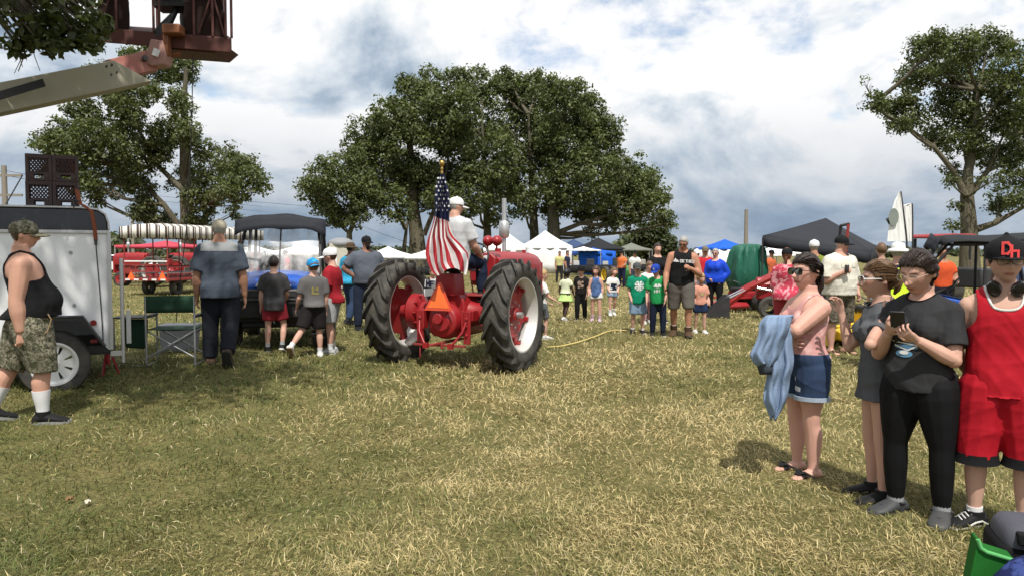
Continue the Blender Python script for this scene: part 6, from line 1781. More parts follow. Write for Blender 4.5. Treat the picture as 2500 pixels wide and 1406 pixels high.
def tarp():
    p = on(1822, 21.5); r = empty('covered_machine', p, R(14)); r.scale = (.86, .86, .95); tag(r, 'tall machine wrapped in a crumpled green tarpaulin', 'tarpaulin')
    rnd = random.Random(3); m = MB(); rings = []; n = 44
    for i, (z, a, b) in enumerate(((.25, .12, .10), (.45, .26, .22), (.62, .46, .40), (.85, .58, .46), (1.15, .60, .50), (1.45, .56, .46), (1.68, .54, .42), (1.84, .46, .36), (1.90, .28, .22), (1.91, .05, .05))):
        ring = []
        for k in range(n):
            t = 2 * math.pi * k / n; f = 1 + .085 * math.sin(t * 7 + i * .35) + .045 * math.sin(t * 13 - i * .6) + rnd.uniform(-.012, .012)
            ring.append(V((a * f * math.copysign(abs(math.cos(t)) ** .7, math.cos(t)) + .10 * (z - 1) * .6, b * f * math.copysign(abs(math.sin(t)) ** .7, math.sin(t)), z)))
        rings.append(ring)
    m.rings(rings)
    t = NT('green tarpaulin'); v = t.coord(); nn = t.noise(t.coord(scale=(1, 1, .28)), 4.5, 3, .5, .5); t.set(t.mix(nn, (.008, .070, .042), (.016, .125, .078)), .55, 0, .35); t.bump(nn, .8, .10)
    m.build('tarpaulin', t.m, r, 60); m = MB(); m.box((0, 0, .28), (.5, .6, .2)); m.cyl((0, 0, .0), (0, 0, .5), .08, 10)
    for sx in (-.35, .35): m.lathe([(.0, -.08), (.2, -.1), (.24, 0), (.2, .1), (0, .08)], (sx, .1, .24), 'X', 20)
    m.build('machine_base', BLACK, r, 40)
tarp()
def mower(px, Y, rz, label, c=RED, seat=True):
    r = empty('riding_mower', on(px, Y), rz); tag(r, label, 'mower')
    m = MB(); m.prism([(-.55, .10), (.55, .10), (.60, .18), (.50, .26), (-.50, .26), (-.60, .18)], -.75, .0, 'XZ'); m.build('cutting_deck', c, r, 30, bev=.03)
    for sx in (1, -1):
        m = MB(); m.lathe([(.1, -.1), (.22, -.12), (.25, 0), (.22, .12), (.1, .1)], (sx * .45, .55, .25), 'X', 22, True); m.build('rear_wheel', RUBBER, r, 45)
        m = MB(); m.lathe([(.03, -.05), (.12, -.06), (.14, 0), (.12, .06), (.03, .05)], (sx * .38, -.95, .14), 'X', 18, True); m.tube([(sx * .38, -.95, .28), (sx * .36, -.6, .36), (sx * .3, .3, .36)], .03, 6); m.build('caster', c, r, 45)
        m = MB(); m.tube([(sx * .22, .15, .4), (sx * .24, .0, .75), (sx * .05, -.08, .82)], .015, 6); m.build('control_lever', BLACK, r, 60)
    m = MB(); m.box((0, .45, .42), (.62, .7, .22)); m.build('engine_cover', c, r, 30, bev=.04)
    if seat: m = MB(); m.box((0, .25, .58), (.42, .38, .12)); m.prism([(.40, .6), (.50, .6), (.56, .95), (.48, .96)], -.2, .2, 'YZ'); m.build('seat', BLACK, r, 30, bev=.04)
mower(1790, 21.0, R(-60), 'red riding mower parked at the foot of the green tarpaulin')
mower(2098, 13.5, R(-75), 'red and yellow machine between the cream shirt man and the girls', YEL)
def rops_tractor():
    p = on(2302, 21.0); r = empty('canopy_tractor', p, R(20)); tag(r, 'tractor with flat red sun canopy behind the black roof', 'tractor')
    m = MB(); m.prism([(-.62, .0), (.62, .0), (.58, .07), (.40, .11), (-.40, .11), (-.58, .07)], -.55, .75, 'XZ', (0, 0, 1.98)); m.build('sun_canopy', RED, r, 30, bev=.03)
    m = MB(); m.prism([(-.16, .0), (.20, .0), (.20, .035), (-.16, .035)], -.56, -.552, 'XZ', (0, 0, 2.0)); m.build('lettering_panel', WHITE, r, 0)
    for sx in (1, -1):
        m = MB(); m.tube([(sx * .5, .5, .7), (sx * .5, .5, 1.97)], .04, 6); m.tube([(sx * .45, -.4, 1.4), (sx * .45, -.4, 1.97)], .03, 6); m.build('roll_bar', BLACK, r, 50)
        m = MB(); m.lathe([(.3, -.15), (.5, -.18), (.58, 0), (.5, .18), (.3, .15)], (sx * .6, .5, .58), 'X', 28, True); m.build('rear_wheel', RUBBER, r, 45)
    m = MB(); m.box((0, -.7, .95), (.55, 1.3, .5)); m.build('hood', DARK, r, 30, bev=.05)
    m = MB(); m.tube([at(2168, 535, 20) - p, at(2200, 592, 20.3) - p, at(2215, 640, 20.6) - p], .07, 4); m.build('boom_arm', BLACK, r, 30, M=Matrix.Rotation(R(-20), 4, 'Z'))
rops_tractor()
def feather_flag(px0, Y, pts, label, emblem=False):
    """tall sail-shaped banner on a bent pole"""
    base = on(px0, Y); r = empty('feather_banner', base); tag(r, label, 'banner', 'white sail banners on the skyline'); inv = Matrix.Translation(-base)
    m = MB(); rows = []
    for i, (py, xl, xr) in enumerate(pts): rows.append([at(xl + (xr - xl) * k / 6, py, Y + .02 * math.sin(k * 2.1 + i * .6)) for k in range(7)])
    m.grid(rows); m.build('sail', cloth('white banner cloth', (.74, .74, .72), .95, fold=.3), r, 0, solid=.01, M=inv)
    m = MB(); m.tube([base] + [at(xr, py, Y) for py, xl, xr in pts[::-1]], .025, 6); m.build('pole', DARK, r, 50, M=inv)
    if emblem:
        m = MB(); c = at(2182, 530, Y - .08); m.add([c + V((.13 * math.cos(a), 0, .22 * math.sin(a))) for a in [2 * math.pi * i / 20 for i in range(20)]], [tuple(range(20))]); e = m.build('emblem', paint('grey green print', (.20, .23, .20), .8), r, 0, M=inv, fix=False)
feather_flag(2212, 20, [(468, 2196, 2199), (490, 2184, 2202), (520, 2175, 2206), (560, 2169, 2211), (590, 2166, 2214)], 'white sail banner with round grey emblem above the bucket hat', True)
feather_flag(2228, 21, [(497, 2222, 2226), (502, 2202, 2227), (540, 2206, 2228), (590, 2210, 2228)], 'plain white banner just beyond the emblem banner')

# ------------------------------------------------------------------ poles and wires
def pole(px, Y, top, label, arm=False):
    p = on(px, Y); t = at(px, top, Y); r = empty('utility_pole', p); tag(r, label, 'pole', 'utility poles'); m = MB(); m.tube([(0, 0, -.2), (0, 0, t.z - p.z)], [.17, .12], 10); m.build('post', paint('weathered pole wood', (.24, .21, .17), .9), r, 50)
    if arm:
        m = MB(); 
        for z in (.5, 1.5): m.box((0, 0, t.z - p.z - z), (1.8, .1, .12))
        m.build('crossarm', paint('weathered pole wood', (.24, .21, .17), .9), r, 30)
pole(18, 40, 405, 'wooden utility pole with crossarms left of the crates', True)
pole(1820, 52, 512, 'plain grey pole above the green tarpaulin')
pole(326, 80, 515, 'slim far pole between trailer and oak')
m = MB()
for dz in (0, 12): m.tube([at(-200, 432 + dz, 40), at(18, 418 + dz, 40), at(300, 470 + dz, 55), at(640, 505 + dz, 70)], .012, 5)
o = m.build('power_line', DARK); tag(o, 'thin power lines sagging away from the wooden pole', 'wire')
m = MB(); m.tube([at(560, 488, 80), at(760, 505, 80), at(940, 574, 80), at(1010, 598, 80)], .02, 5); o = m.build('power_line', DARK); tag(o, 'thin wire crossing the sky behind the bearded man', 'wire')
# rope lying on the grass
m = MB(); m.tube([V((x, y, terr(x, y) + .03)) for x, y in [(on(px, Y).x, Y) for px, Y in ((1335, 12.6), (1370, 12.75), (1410, 13.2), (1450, 13.9), (1480, 14.6), (1500, 14.9), (1560, 14.7))]], .014, 6); o = m.build('rope', cloth('yellow rope', (.52, .42, .16))); tag(o, 'yellow rope lying across the grass beside the tractor wheel', 'rope')

# ------------------------------------------------------------------ show tables and gear under the tents
def show_table(px, Y, w, label, things, cloth_c=(.02, .02, .022), rz=0.0):
    r = empty('show_table', on(px, Y), rz); tag(r, label, 'table', 'tables under the tents')
    m = MB(); m.box((0, 0, .73), (w, .75, .04)); m.build('table_top', DARK, r, 30, bev=.01)
    for sx in (1, -1):
        for sy in (1, -1): m = MB(); m.cyl((sx * (w / 2 - .08), sy * .3, 0), (sx * (w / 2 - .08), sy * .3, .72), .02, 8); m.build('leg', STEEL, r, 40)
    m = MB(); n = 14; m.grid([[(-w / 2 - .01 + (w + .02) * k / n, -.385 - .02 * abs(math.sin(k * 1.7)) * (z < .5), z) for k in range(n + 1)] for z in (.755, .5, .25)]); m.build('table_skirt', cloth('table skirt %d' % px, cloth_c, .85), r, 60, solid=.008)
    p0 = on(px, Y)
    for i, (dx, h, wd, c, nm, lab) in enumerate(things):
        o = MB(); o.prism([(-wd / 2, 0), (wd / 2, 0), (wd / 2 * .92, h), (-wd / 2 * .92, h)], -.15, .15, 'XZ'); ob = o.build(nm, paint('%s %d %d' % (nm, px, i), c, .6), None, 30, bev=.02); ob.location = p0 + V((dx, 0, .755)); tag(ob, lab, nm.replace('_', ' '))
show_table(1425, 52, 2.0, 'dark table under the royal blue canopy', ((-.5, .30, .4, (.5, .5, .5), 'cardboard_box', 'pale box on the table under the blue canopy'), (.45, .42, .5, (.03, .03, .035), 'storage_case', 'black case on the table under the blue canopy')))
show_table(1488, 54, 1.8, 'dark table under the small black canopy', ((-.3, .25, .4, (.45, .45, .42), 'cardboard_box', 'light box on the table under the black canopy'), (.4, .5, .35, (.02, .03, .03), 'storage_case', 'dark case on the table under the black canopy')))
show_table(1036, 46.5, 1.7, 'dark table under the white awning beside the flag', ((.3, .3, .45, (.03, .03, .035), 'storage_case', 'dark case on the table beside the flag'),))
show_table(960, 50, 2.2, 'dark skirted table under the low white tent', ((-.4, .3, .5, (.06, .07, .08), 'storage_case', 'grey case on the table under the low white tent'),))
show_table(1555, 56, 2.4, 'dark table under the grey green canopy', ((-.5, .3, .5, (.05, .05, .05), 'storage_case', 'black case on the table under the grey canopy'), (.4, .35, .4, (.35, .33, .3), 'cardboard_box', 'tan box on the table under the grey canopy')))
# ------------------------------------------------------------------ the people
SOLE_W = paint('white rubber sole', (.62, .61, .58), .6, dirt=.4); SOLE_G = paint('grey rubber sole', (.25, .25, .24), .6); SOLE_K = paint('black rubber sole', (.02, .02, .02), .7)
SHOE_K = cloth('black shoe', (.014, .014, .015), .6, fold=.2); SHOE_W = cloth('white shoe', (.60, .60, .58), .6, fold=.2); SHOE_B = cloth('brown leather boot', (.075, .045, .028), .6, fold=.4)
SOCK_W = cloth('white sock', (.66, .66, .66), .9, fold=.3); SOCK_G = cloth('grey sock', (.28, .29, .30), .9)
DENIM = cloth('blue denim', (.030, .050, .10), .85, fold=.5); DENIM_L = cloth('pale denim', (.22, .32, .45), .85); DENIM_D = cloth('dark denim', (.012, .018, .036), .85)
BLK = cloth('black jersey', (.011, .011, .012), .85); BLK_L = cloth('black leggings', (.008, .008, .009), .7, fold=.15)
CHAR = cloth('charcoal jersey', (.030, .030, .032), .85); GRYT = cloth('dark grey jersey', (.060, .058, .060), .85)
H_DK = hair_mat('dark brown hair', (.020, .011, .007)); H_BR = hair_mat('brown hair', (.065, .036, .018)); H_LB = hair_mat('light brown hair', (.12, .068, .034)); H_BL = hair_mat('blond hair', (.38, .26, .11)); H_GY = hair_mat('grey hair', (.30, .29, .27)); H_RD = hair_mat('auburn hair', (.12, .045, .02)); H_BK = hair_mat('black hair', (.008, .007, .007))
FR_K = paint('black frame', (.015, .015, .016), .35); FR_W = paint('white frame', (.75, .75, .74), .3)
CAPK = cloth('black cap', (.012, .012, .013), .8, fold=.1); CAPW = cloth('white cap', (.70, .70, .69), .8, fold=.1); CAPT = cloth('tan cap', (.42, .38, .29), .8, fold=.1); CAPG = cloth('grey cap', (.07, .075, .075), .8, fold=.1); CAPB = cloth('royal blue cap', (.015, .05, .30), .8, fold=.1)
CAMO = cloth('camouflage cloth', (.17, .155, .11), .88, fold=.5, c2=((.075, .078, .045), (.26, .235, .175), (.035, .034, .025)), pat='camo')
FAIR, PINK, TAN, BROWN = (.52, .32, .245), (.56, .33, .26), (.36, .195, .125), (.055, .032, .022)
WALK_A = dict(thL=(.05, -.20, -1), shL=(0, .06, -1), thR=(-.05, .12, -1), shR=(0, .45, -1), fpR=-22)
WALK_B = dict(thR=(-.05, -.20, -1), shR=(0, .06, -1), thL=(.05, .12, -1), shL=(0, .45, -1), fpL=-22)
STAND = dict(thL=(.07, -.02, -1), thR=(-.07, .0, -1))
INK_W = cloth('white ink', (.66, .66, .66), .8, fold=.0)
def P_(label, px, Y, face, H, dz=0.0, **kw):
    q = on(px, Y); q.z += dz - .012
    return Person(label, q, face, H, **kw)

# heavy man in camouflage by the trailer
p = P_('heavy man in black sleeveless shirt, camouflage shorts and cap walking past the trailer', 78, 6.8, 120, 1.80, k=1.27, belly=.95, arm=1.22, leg=1.12, skin=(.50, .29, .21), vox=.006, seed=1,
       pose=dict(thL=(.04, .34, -1), shL=(0, .42, -1), fpL=-8, thR=(-.04, -.22, -1), shR=(0, .02, -1), uaR=(-.10, .14, -1), faR=(-.02, -.10, -1), uaL=(.2, .0, -1), cuR=.95, yaw=-4, pitch=6, lean=-3))
p.top(BLK, sleeve=0, tank=.066, hem=.60, loose=.012, scoop=(.05, .94, .95), wr=.008, name='sleeveless_shirt')
p.bottom(CAMO, 1.10, .038, 'shorts', .60, .010, .012); p.socks(SOCK_W, .52, .006); p.shoes(SHOE_K, SOLE_G, .012, .01, .03); p.cap(CAMO, kx=1.03); p.hair(H_BR, .2, -.28, .02); p.glasses(GLASS_C, FR_K)
m = MB(); m.tube([p.J['sho' + 'R'].lerp(p.J['elbR'], .55) + V((.055 * math.cos(a) * 1.0, .055 * math.sin(a) * 1.0, .010 * math.sin(a * 5))) for a in [2 * math.pi * i / 24 for i in range(24)]], .0035, 5, closed=True); m.build('arm_tattoo', paint('tattoo ink', (.09, .06, .055), .7), p.root, 60)
m = MB(); m.tube([V((-.20, -.12, 1.02)), V((-.24, -.17, .92)), V((-.245, -.14, .82)), V((-.235, -.07, .77))], .006, 6); m.build('lanyard', cloth('tan cord', (.26, .19, .11)), p.root, 60)

# woman in pink with folded arms
p = P_('woman in pink sleeveless top, denim shorts and dark sunglasses with folded arms', 1962, 5.60, -78, 1.625, k=1.16, fem=True, arm=1.20, leg=1.10, skin=PINK, hh=.246, vox=.0046, seed=2, belly=.25,
       pose=dict(thL=(.03, -.03, -1), thR=(-.03, -.02, -1), shL=(.01, .05, -1), ftL=6, ftR=-4, uaL=(.16, -.78, -.52), faL=(-.88, -.10, -.22), uaR=(-.06, -.60, -.85), faR=(.95, -.12, -.02), pnL=(0, .9, -.3), pnR=(.2, .9, 0), cuL=.5, cuR=.6, yaw=14, pitch=2))
PINKT = cloth('dusty pink lace', (.56, .29, .275), .85, c2=(.64, .40, .37), pat='blotch')
p.top(PINKT, sleeve=0, tank=.078, hem=.625, loose=.008, scoop=(.062, .888, .92), wr=.013, name='sleeveless_top')
o = p.bottom(DENIM, .60, .012, 'denim_shorts', .655, .007, .010)
m = MB()
for S in 'LR':
    e = p.J['hip' + S].lerp(p.J['knee' + S], .585); rr = p.legrad()[4] + .034; d = (p.J['knee' + S] - p.J['hip' + S]).normalized(); m.tube([e, e + d * .028], [rr, rr - .001], 18)
m.build('frayed_cuff', cloth('bleached denim', (.32, .38, .46), .9), o, 60)
FRAY = cloth('frayed white denim', (.50, .54, .60), .9, fold=.6)
p.decal([[(-.5, -.2), (.4, -.25), (.5, .1), (.1, .2), (-.4, .15)]], o, FRAY, .475, .085, .085, .003, name='frayed_patch'); p.decal([[(-.2, -.5), (.2, -.5), (.25, .5), (-.15, .45)]], o, FRAY, .525, .075, .03, .003, name='frayed_patch')
p.flipflops(SHOE_K); p.hair(H_DK, .24, -.34, .05, side=-.05, strands=(230, (0, .47, -.08)), tail=[(0, .36, -.05, .14), (.02, .50, -.22, .15), (.03, .50, -.48, .13), (.02, .40, -.72, .07), (.02, .38, -.85, .02)]); p.glasses(GLASS_D, FR_K, .135, .105, name='sunglasses')
m = MB(); m.tube([p.T @ V((.052, -.03, p.zB(.952))), p.T @ V((.045, -.075, p.zB(.92))), p.T @ V((.02, -.105, p.zB(.885))), p.T @ V((0, -.118, p.zB(.868))), p.T @ V((-.02, -.105, p.zB(.885))), p.T @ V((-.045, -.075, p.zB(.92))), p.T @ V((-.052, -.03, p.zB(.952)))], .0018, 5); m.build('necklace', GOLD, p.root, 60)
PW = p

# girl in a long grey shirt, a hand at her ear
p = P_('girl in long grey shirt and white sports sunglasses touching her ear', 2140, 5.02, -98, 1.585, fem=True, k=.93, skin=FAIR, hh=.240, vox=.0046, seed=3, arm=1.0, leg=.95,
       pose=dict(uaL=(.55, -.58, -.50), faL=(-.42, .55, .80), hdL=(-.35, .55, .65), uaR=(-.14, -.62, -.85), faR=(-.05, -.22, 1), thL=(.04, -.02, -1), thR=(-.04, -.05, -1), pnL=(-.9, -.2, .3), pnR=(.3, -.8, .2), cuL=.25, cuR=.5, yaw=-5, pitch=3))
p.top(CHAR if False else cloth('slate grey jersey', (.085, .088, .096), .85), sleeve=.62, hem=.498, loose=.024, flare=.018, wr=.018, name='long_shirt')
p.collar(p.root.children[-1], cloth('slate rib', (.07, .073, .08), .85)); p.shoes(SHOE_K, SOLE_K, .010, .01); p.hair(H_LB, .25, -.30, .035, side=-.04, strands=(230, (0, .47, .04)), tail=[(0, .40, .05, .10), (0, .50, -.10, .11), (0, .44, -.30, .08), (0, .36, -.42, .03)])
p.glasses(glassy('teal mirrored lens', (.02, .10, .10), .25, .05), FR_W, .165, .10, True, 'sports_sunglasses')

# girl looking at her phone
p = P_('girl in charcoal printed t-shirt and black leggings looking down at her phone', 2238, 4.68, -50, 1.665, fem=True, k=1.07, skin=FAIR, hh=.250, vox=.0046, seed=4, leg=1.24, arm=1.08, belly=.15,
       pose=dict(uaL=(.20, -.26, -.95), faL=(-.62, -.66, .50), uaR=(-.26, -.26, -.95), faR=(.52, -.62, .62), thL=(.12, -.02, -1), thR=(-.10, -.04, -1), shL=(.0, .06, -1), ftL=14, ftR=-22, pnL=(-.5, .2, .8), pnR=(.5, .2, .8), cuL=.75, cuR=.75, pitch=20, yaw=-8))
o = p.top(CHAR, sleeve=.72, hem=.560, loose=.022, wr=.017, name='t_shirt')
p.collar(o, BLK); INK_B = cloth('pale blue ink', (.12, .26, .42), .8, fold=0); INK_K = cloth('black ink', (.008, .009, .011), .6, fold=0)
pr = p.decal([disc(0, .26, .20, 16)], o, INK_K, .765, -.03, .24)
p.decal([[(-.10, .20), (-.01, .20), (-.02, .33), (-.09, .33)], [(.02, .20), (.11, .20), (.10, .33), (.03, .33)]], o, INK_W, .765, -.03, .24, .007)
p.decal([disc(0, -.10, .30, 16, .06), disc(-.05, -.27, .22, 14, .09), disc(.20, -.02, .16, 10, .03)], o, INK_B, .765, -.03, .24)
p.decal([disc(-.04, -.24, .12, 12, .05), [(-.35, .02), (.30, -.06), (.32, -.04), (-.33, .05)], [(-.3, -.08), (.05, -.2), (.3, -.06), (.28, -.04), (.04, -.16), (-.28, -.05)]], o, INK_W, .765, -.03, .24, .007)
p.bottom(BLK_L, 1.96, .004, 'leggings', .665, .002); p.socks(SOCK_G, .16, .008)
p.shoes(paint('grey foam clog', (.042, .044, .047), .6, dirt=.3), paint('grey foam sole', (.075, .075, .08), .6), .013, -.035, .026, 'clog')
p.hair(H_DK, .25, -.30, .055, side=-.03, strands=(240, (0, .47, 0)), tail=[(0, .36, .0, .12), (.02, .48, -.15, .12), (.04, .42, -.40, .08), (.05, .36, -.58, .03)]); p.glasses(GLASS_C, paint('clear pink frame', (.45, .33, .28), .3), .115, .075)
PG = p

# boy in red
p = P_('boy in red sleeveless jersey and red shorts with black cap and neck headphones', 2436, 4.46, -27, 1.715, k=1.0, skin=(.50, .32, .245), hh=.246, vox=.0046, seed=5, arm=.95,
       pose=dict(uaL=(.20, .26, -1), faL=(-.38, .62, -.75), uaR=(-.20, .26, -1), faR=(.38, .62, -.75), thL=(.10, 0, -1), thR=(-.08, .0, -1), ftR=-50, ftL=20, yaw=6, pitch=2))
REDJ = cloth('red mesh jersey', (.38, .010, .020), .7, fold=.5, fold_scale=5)
o = p.top(REDJ, sleeve=0, tank=.100, hem=.542, loose=.026, scoop=(.066, .885, .935), wr=.015, name='jersey', flare=.012)
bm = bmesh.new(); bm.from_mesh(o.data); Ti = p.T.inverted()
rim = [v.co.copy() for v in bm.verts if v.is_boundary and abs((Ti @ v.co).x) < .070 * p.B and (Ti @ v.co).z > p.zB(.87)]; bm.free()
rim.sort(key=lambda c: math.atan2((Ti @ c).x, -(Ti @ c).y)); nr = len(rim)
rim = [sum((rim[(i + k) % nr] for k in range(-5, 6)), V((0, 0, 0))) / 11 for i in range(0, nr, 3)]
m = MB(); m.tube(rim, .0075, 6, closed=True); m.build('neck_trim', cloth('white trim', (.62, .60, .58), .8, fold=0), o, 60)
o = p.bottom(REDJ, 1.16, .042, 'shorts', .62, .009, .016)
m = MB()
for S in 'LR':
    kn, an = p.J['knee' + S], p.J['ank' + S]; e0, e1 = kn.lerp(an, .03), kn.lerp(an, .175); Rr = p.legrad(); m.tube([e0, e0.lerp(e1, .5), e1], [Rr[6] + .053, Rr[7] + .060, Rr[8] + .064], 20)
m.build('hem_band', BLK, o, 60)
p.socks(SOCK_W, .13, .007); p.shoes(SHOE_K, SOLE_W, .011, .005, .026, 'sneaker')
p.hair(H_BK, .18, -.30, .03, side=-.10); cp = p.cap(CAPK, flat=True, bw=.37, brim=.36, hi=.60, kx=1.06, lift=.05); p.glasses(GLASS_C, FR_K, .12, .095)
LOGO = paint('coral red embroidery', (.75, .06, .06), .7)
def on_cap(p, polys, w, z, mat, cap_o, kx=1.06, rz=0):
    m = MB(); M = p.HM @ Matrix.Rotation(R(rz), 4, 'Z') @ Matrix.Scale(p.hh, 4)
    for pl in polys:
        n = len(m.v); ring = []
        for x, y in pl:
            a = x * w / .44; k = kx * (1.035 - .9 * max(0, y * w + .02) ** 2); ring.append(M @ V((.395 * k * math.sin(a), .015 - .480 * k * math.cos(a) + .02, z + y * w)))
        m.add(ring, [tuple(range(len(ring)))])
    m.build('emblem', mat, cap_o, 0, solid=.006)
on_cap(p, text_polys('D', -.42, -.22, .40, .62, .13) + text_polys('h', .02, -.40, .45, .62, .13), .40, .27, LOGO, cp)
hp = MB()
for sg in (1, -1):
    c = p.T @ V((sg * .058, -.088, p.zB(.962))); M = Euler((R(25), R(sg * 12), R(sg * 22))).to_matrix(); hp.lathe([(.0, -.022), (.024, -.022), (.036, -.014), (.038, .010), (.030, .018), (.0, .020)], c, 'Y', 20, M=M @ Matrix.Diagonal((.95, 1, 1.25)))
hd = hp.build('headphones', paint('black gloss plastic', (.010, .010, .011), .25, dirt=.05), p.root, 50)
m = MB(); m.tube([p.T @ V((.092 * math.cos(a), .012 - .098 * math.sin(a), p.zB(.962) + .02 * math.sin(a) * -1)) for a in [R(-12 - 156 * i / 14) for i in range(15)]], .010, 8, (1.5, .7)); m.build('headband', BLACK, hd, 60)

# man in blue-grey work shirt walking away
p = P_('man in blue-grey work shirt and tan cap walking away, dark trousers', 541, 9.9, 198, 1.87, k=1.14, belly=.25, skin=TAN, vox=.011, seed=6, arm=1.1,
       pose=dict(thL=(.06, -.14, -1), shL=(.02, .02, -1), thR=(-.04, .14, -1), shR=(.10, .80, -.95), fpR=-58, uaL=(.24, -.02, -1), faL=(.02, -.20, -1), uaR=(-.24, .05, -1), faR=(-.06, -.12, -1), yaw=8, pitch=5))
SHIRT = cloth('blue-grey work shirt', (.058, .070, .092), .85, fold=.8)
o = p.top(SHIRT, sleeve=.82, hem=.525, loose=.030, wr=.014); 
bm = bmesh.new(); bm.from_mesh(o.data); Ti = p.T.inverted(); bmesh.ops.delete(bm, geom=[v for v in bm.verts if ((Ti @ v.co).z - p.hz) / p.B + .595 < .878 or abs((Ti @ v.co).x) > .135 * p.B], context='VERTS')
for v in bm.verts: v.co += v.normal * .004
me = bpy.data.meshes.new('yoke'); bm.to_mesh(me); bm.free(); link_mesh('yoke', me, cloth('pale grey yoke', (.24, .25, .255), .85), o)
p.bottom(cloth('dark work trousers', (.016, .018, .024), .85, fold=.8), 1.97, .030, 'trousers', .665, .012, .008); p.shoes(SHOE_B, SOLE_K, .014, .05, .03, 'boot'); p.cap(CAPT); p.hair(H_GY, .2, -.30, .03)

# three boys beside the utility vehicle
p = P_('boy in dark grey t-shirt and red shorts seen from behind', 671, 11.3, 194, 1.40, k=.98, skin=FAIR, vox=.011, seed=7, pose=dict(thL=(.06, .02, -1), shL=(.02, .10, -1), thR=(-.20, .05, -1), shR=(.08, .38, -1), fpR=-20, uaR=(-.2, -.1, -1), faR=(.3, -.6, -.7), yaw=-10))
p.top(GRYT, sleeve=.75, hem=.50, loose=.024, wr=.010, name='t_shirt'); p.bottom(cloth('red shorts', (.26, .025, .035), .85), .78, .022, 'shorts', .6, .006, .01); p.socks(SOCK_G, .22, .005); p.shoes(SHOE_K, SOLE_W, .009, .0); p.hair(H_DK, .25, -.22, .05)
p = P_('boy in grey t-shirt with bright blue cap turned backwards', 768, 11.0, 204, 1.42, k=.95, skin=FAIR, vox=.011, seed=8, pose=dict(thL=(.34, .12, -1), shL=(.62, .50, -.75), fpL=-45, ftL=-20, thR=(-.02, -.05, -1), shR=(0, .10, -1), uaL=(.25, -.05, -1), faL=(.1, -.6, -.8), uaR=(-.12, .05, -1), faR=(-.05, -.3, -1), yaw=12, lean=4))
o = p.top(cloth('heather grey jersey', (.115, .110, .110), .85), sleeve=.75, hem=.585, loose=.022, wr=.010, name='t_shirt')
OCH = cloth('ochre ink', (.24, .20, .07), .8, fold=0)
p.decal([[(-.3, -.4), (-.12, -.4), (-.12, .35), (-.3, .3)], [(-.3, -.4), (.35, -.42), (.36, -.25), (-.3, -.25)], [(.1, -.1), (.3, -.12), (.32, .2), (.12, .3)], [(-.1, .0), (.05, .0), (.05, .15), (-.1, .15)]], o, OCH, .79, .0, .15, back=True)
p.bottom(cloth('black gym shorts', (.016, .014, .014), .8), .92, .028, 'shorts', .66, .006, .015); p.socks(SOCK_W, .24, .006); p.shoes(SHOE_W, paint('tan sole', (.20, .13, .07), .7), .009, .0)
CY = cloth('bright blue camouflage', (.02, .20, .48), .8, c2=((.03, .32, .62), (.02, .14, .38), (.05, .36, .66)), pat='camo'); p.cap(CY, rz=180); p.hair(H_LB, .15, -.40, .04)
p = P_('boy in red t-shirt and white cap turning towards the vehicle', 812, 11.5, -102, 1.58, k=.98, skin=FAIR, vox=.011, seed=9, pose=dict(thL=(.04, -.02, -1), thR=(-.05, -.24, -1), shR=(0, .15, -1), uaL=(.12, .0, -1), faL=(-.05, -.35, -1), yaw=-4, pitch=8))
p.top(cloth('red jersey', (.28, .016, .024), .85), sleeve=.75, hem=.56, loose=.024, wr=.010, name='t_shirt'); p.bottom(cloth('light grey shorts', (.34, .35, .36), .85), .90, .026, 'shorts', .66, .006, .012); p.socks(SOCK_W, .26, .006); p.shoes(cloth('pale grey shoe', (.40, .41, .42), .7), SOLE_W, .009); p.cap(CAPW); p.hair(H_BR, .18, -.28, .03)
# bearded man, hands on hips, and a man in a hat behind him
p = P_('big bearded man in grey-blue t-shirt and black cap with hands on hips', 896, 15.2, 28, 1.86, k=1.34, belly=.55, skin=(.21, .11, .075), vox=.014, seed=10, arm=1.15, pose=dict(uaR=(-.72, .22, -.78), faR=(.66, -.45, -.62), uaL=(.62, .25, -.85), faL=(-.5, -.4, -.7), thL=(.14, 0, -1), thR=(-.14, 0, -1), pnR=(.3, .7, .3), yaw=14, cuR=.2))
p.top(cloth('slate blue jersey', (.090, .102, .125), .85), sleeve=.80, hem=.56, loose=.026, wr=.014, name='t_shirt'); p.bottom(cloth('navy jeans', (.020, .028, .050), .85), 1.97, .024, 'jeans', .66, .008); p.shoes(SHOE_K, SOLE_K, .012); p.cap(CAPK); p.hair(H_BK, .2, -.28, .03)
m = MB(); m.ball(p.hp(0, -.26, -.40), (.20 * p.hh, .17 * p.hh, .23 * p.hh), 14, 10, p.HM.to_3x3()); m.build('beard', H_BK, p.root, 80); p.glasses(GLASS_D, FR_K, .12, .07, name='sunglasses')
p = P_('man in brown brimmed hat and sky blue shirt behind the bearded man', 858, 16.4, 150, 1.74, k=1.05, skin=(.20, .11, .075), vox=.016, seed=11, pose=WALK_A)
p.top(cloth('sky blue print shirt', (.03, .27, .45), .85, c2=(.05, .34, .55), pat='blotch'), sleeve=.7, hem=.56, loose=.024, name='shirt'); p.bottom(DENIM, 1.97, .02, 'jeans'); p.shoes(SHOE_K, SOLE_K, .012); p.widehat(cloth('brown felt', (.075, .05, .032), .9), .66); p.hair(H_BK, .15, -.25, .02)

